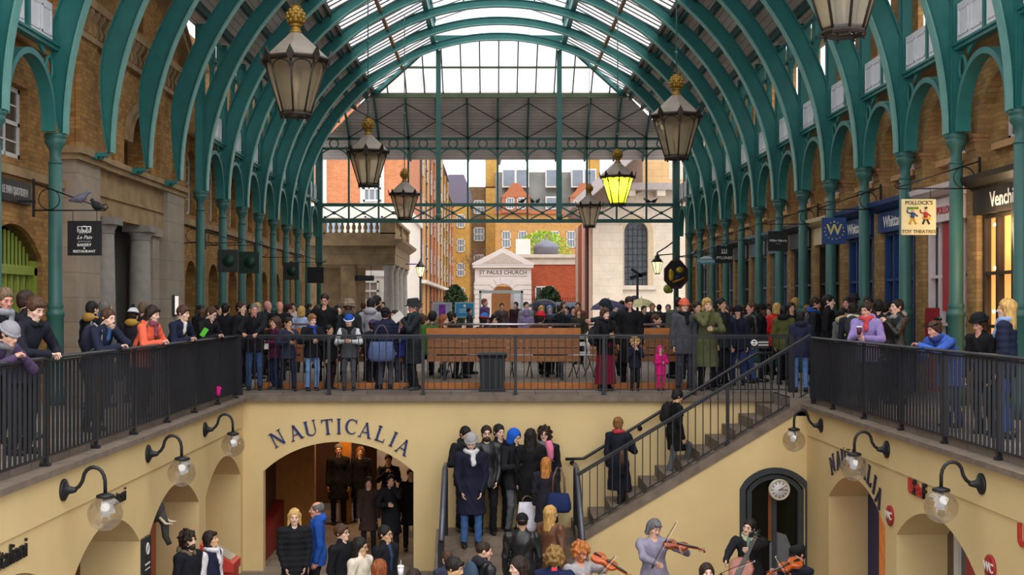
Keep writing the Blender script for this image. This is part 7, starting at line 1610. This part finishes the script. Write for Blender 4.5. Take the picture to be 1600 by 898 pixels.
far(598, 471, 38, 0, ('short', 'k'), '4a2a2a', 'distant person in dark red beside the portico column')
far(340, 476, 29, 90, ('short', 'b'), '2a2c34', 'person half hidden behind the man with dark rimmed glasses')
# seated behind the screens
for px, py, Y, yaw, hr, cc, lab, kw in ((676, 485, 24.6, 170, ('short', 'k'), '44702f', 'seated person with black hair and green hood behind the long screen', {}), (693, 491, 24.1, 60, ('long', 'r'), '3a3030', 'seated woman with auburn hair behind the long screen', {}),
      (706, 486, 25.2, 120, ('short', 'k'), '24242a', 'seated dark haired person behind the auburn woman', {}), (664, 492, 25.9, 100, ('short', 'm'), '5a5a48', 'seated brown haired person beside the man in the trilby', {}),
      (757, 489, 24.6, 150, ('short', 'b'), '2a2c34', 'seated person in blue and red beanie behind the litter bin', dict(hat='beanie', hatc='2a6ab0', cap='b03030')), (775, 490, 24.1, -20, ('curly', 'k'), '24242c', 'seated dark curly haired woman with hand at her mouth', dict(hands=('chin', 'chin'), skin='t')),
      (845, 486, 24.9, 160, ('short', 'b'), '4a2c2c', 'seated person in bright red knit hat behind the long screen', dict(hat='beanie', hatc='c81e30')), (860, 493, 24.0, 170, ('short', 'k'), '20242a', 'seated person in black hat beside the red knit hat', dict(hat='beanie', hatc='1f2024')),
      (1025, 490, 24.2, 60, ('short', 'm'), '2e3446', 'seated brown haired person behind the right timber screen', {})):
    person(lab, px, py, Y, yaw, floor=.11, coat=cc, hair=hr, lod=1, legs='sit', **kw)
person('man in dark hooded jacket stooping over the timber screen', 940, 467, 24.6, -80, lean=38, head=(0, 30, 0), coat='2c303c', hat='hood', hatc='2a2d38', hands=(('w',)+tuple(P(905, 505, 23.9)), ('w',)+tuple(P(915, 508, 23.9))), lod=1, H=1.75)
# crowd before the gateway
for k, (px, py, Y, yaw, hr, cc, lab, kw) in enumerate((
      (757, 466, 40, 60, ('short', 'r'), '6a4a7a', 'person in purple jacket standing before the glass kiosk', {}), (784, 473, 42, 10, ('short', 'b'), '5a4a4a', 'street performer in the middle of the glass kiosk', {}), (806, 471, 43, -30, ('short', 'k'), '3a2228', 'dark figure on the right of the glass kiosk', {}),
      (822, 471, 36, 20, ('short', 'k'), '8a8c94', 'dark haired person in light grey right of the glass kiosk', {}), (823, 480, 33, 160, ('short', 'g'), '8a7aa0', 'person in lilac hooded coat right of the glass kiosk', dict(hat='hood', hatc='9a8ab0')),
      (838, 469, 37, 170, ('short', 'k'), '4a4c54', 'person in dark grey hood under the dark umbrella', dict(hat='hood', hatc='50525a')), (846, 477, 33, 10, ('bob', 'y'), '2a2024', 'blond person in black in front of the dark umbrella', {}),
      (859, 476, 35, 10, ('long', 'y'), '4a5a8a', 'woman in blue hood beside the dark umbrella', dict(hat='hood', hatc='6a88c0')), (880, 471, 38, 30, ('short', 'm'), '3a2c34', 'person in front of the pale notice board wearing dark red', {}),
      (886, 478, 35, -40, ('short', 'k'), '1f4a90', 'person in bright blue jacket before the pale notice board', {}), (895, 478, 33, 20, ('short', 'k'), '2a2e3c', 'dark haired person right of the blue jacket', {}), (903, 472, 39, -10, ('short', 'm'), '7a4a44', 'distant person in brick red right of the pale board', {}),
      (904, 482, 32, 10, ('long', 'r'), '3a3a2c', 'auburn haired person near the stooping man', {}), (875, 476, 33, 120, ('short', 'b'), '20222c', 'person in black left of the bright blue jacket', {}), (972, 469, 37, 100, ('short', 'k'), '2a2a30', 'dark haired person left of the tall man in black', {}),
      (953, 479, 36, 20, ('bob', 'w'), 'a8a8b8', 'pale haired person under the purple grey umbrella', {}), (963, 480, 34, -20, ('short', 'w'), '8a8aa0', 'person in pale coat right of the girl in black', {}),
      (1006, 477, 34, 20, ('short', 'b'), '24252c', 'dark brown haired boy under the pale yellow umbrella', {}), (1019, 473, 35, 10, ('short', 'l'), '3a3c3c', 'man with ruddy face in grey behind the right screen', dict(skin='r')), (1030, 475, 37, 160, ('short', 'k'), '22242e', 'dark haired person beside the ruddy faced man', {}),
      (1044, 475, 33, -10, ('short', 'g'), '20222a', 'grey haired man in dark coat left of the orange beanie', dict(skin='r')), (733, 480, 40, 90, ('short', 'b'), '3a3a44', 'distant person below the blue notice board', {}), (655, 477, 38, 60, ('short', 'm'), '5a4a40', 'distant person in brown behind the trilby', {}),
      (648, 480, 42, 120, ('short', 'b'), '7a5a50', 'distant person in rust under the street lantern', {}), (1082, 474, 29, 160, ('short', 'b'), '3a3a3a', 'person in grey behind the orange beanie', {}),
      (1110, 476, 31, 90, ('short', 'k'), '4a4440', 'distant walker under the Pylones sign', {}), (1160, 476, 30, -90, ('short', 'm'), '33363c', 'distant walker in grey beneath the right arcade', {}), (1200, 474, 30, 150, ('short', 'b'), '2c2a2e', 'dark haired walker beneath the Miller Harris sign', {}),
      (1204, 478, 27, -60, ('long', 'b'), '1d1c20', 'long haired woman in black left of the red jacket', {}), (1262, 476, 27, 90, ('short', 'l'), '4a4a50', 'light brown haired walker right of the navy hooded jacket', {}), (1385, 470, 20.9, 120, ('short', 'k'), '26262c', 'dark haired walker behind the leather jacket', {}))):
    far(px, py, Y, yaw, hr, cc, lab, lod=2, **kw)

sd_ = Sdf(.01); sd_.ell((0, 0, .05), (.035, .03, .06), .02).cap((0, 0, .09), (.02, 0, .15), .018, .012).cap((.02, 0, .08), (.05, 0, .13), .015, .01).cap((-.01, 0, .09), (-.02, 0, .15), .014, .01)
V, Q = sd_.mesh(); tag(link('glove', mesh_np('glove', V, Q, cloth('e0208a'), True), None, tuple(P(341, 618, 19.9))), 'bright pink glove poking through the foot of the left railing', 'glove')
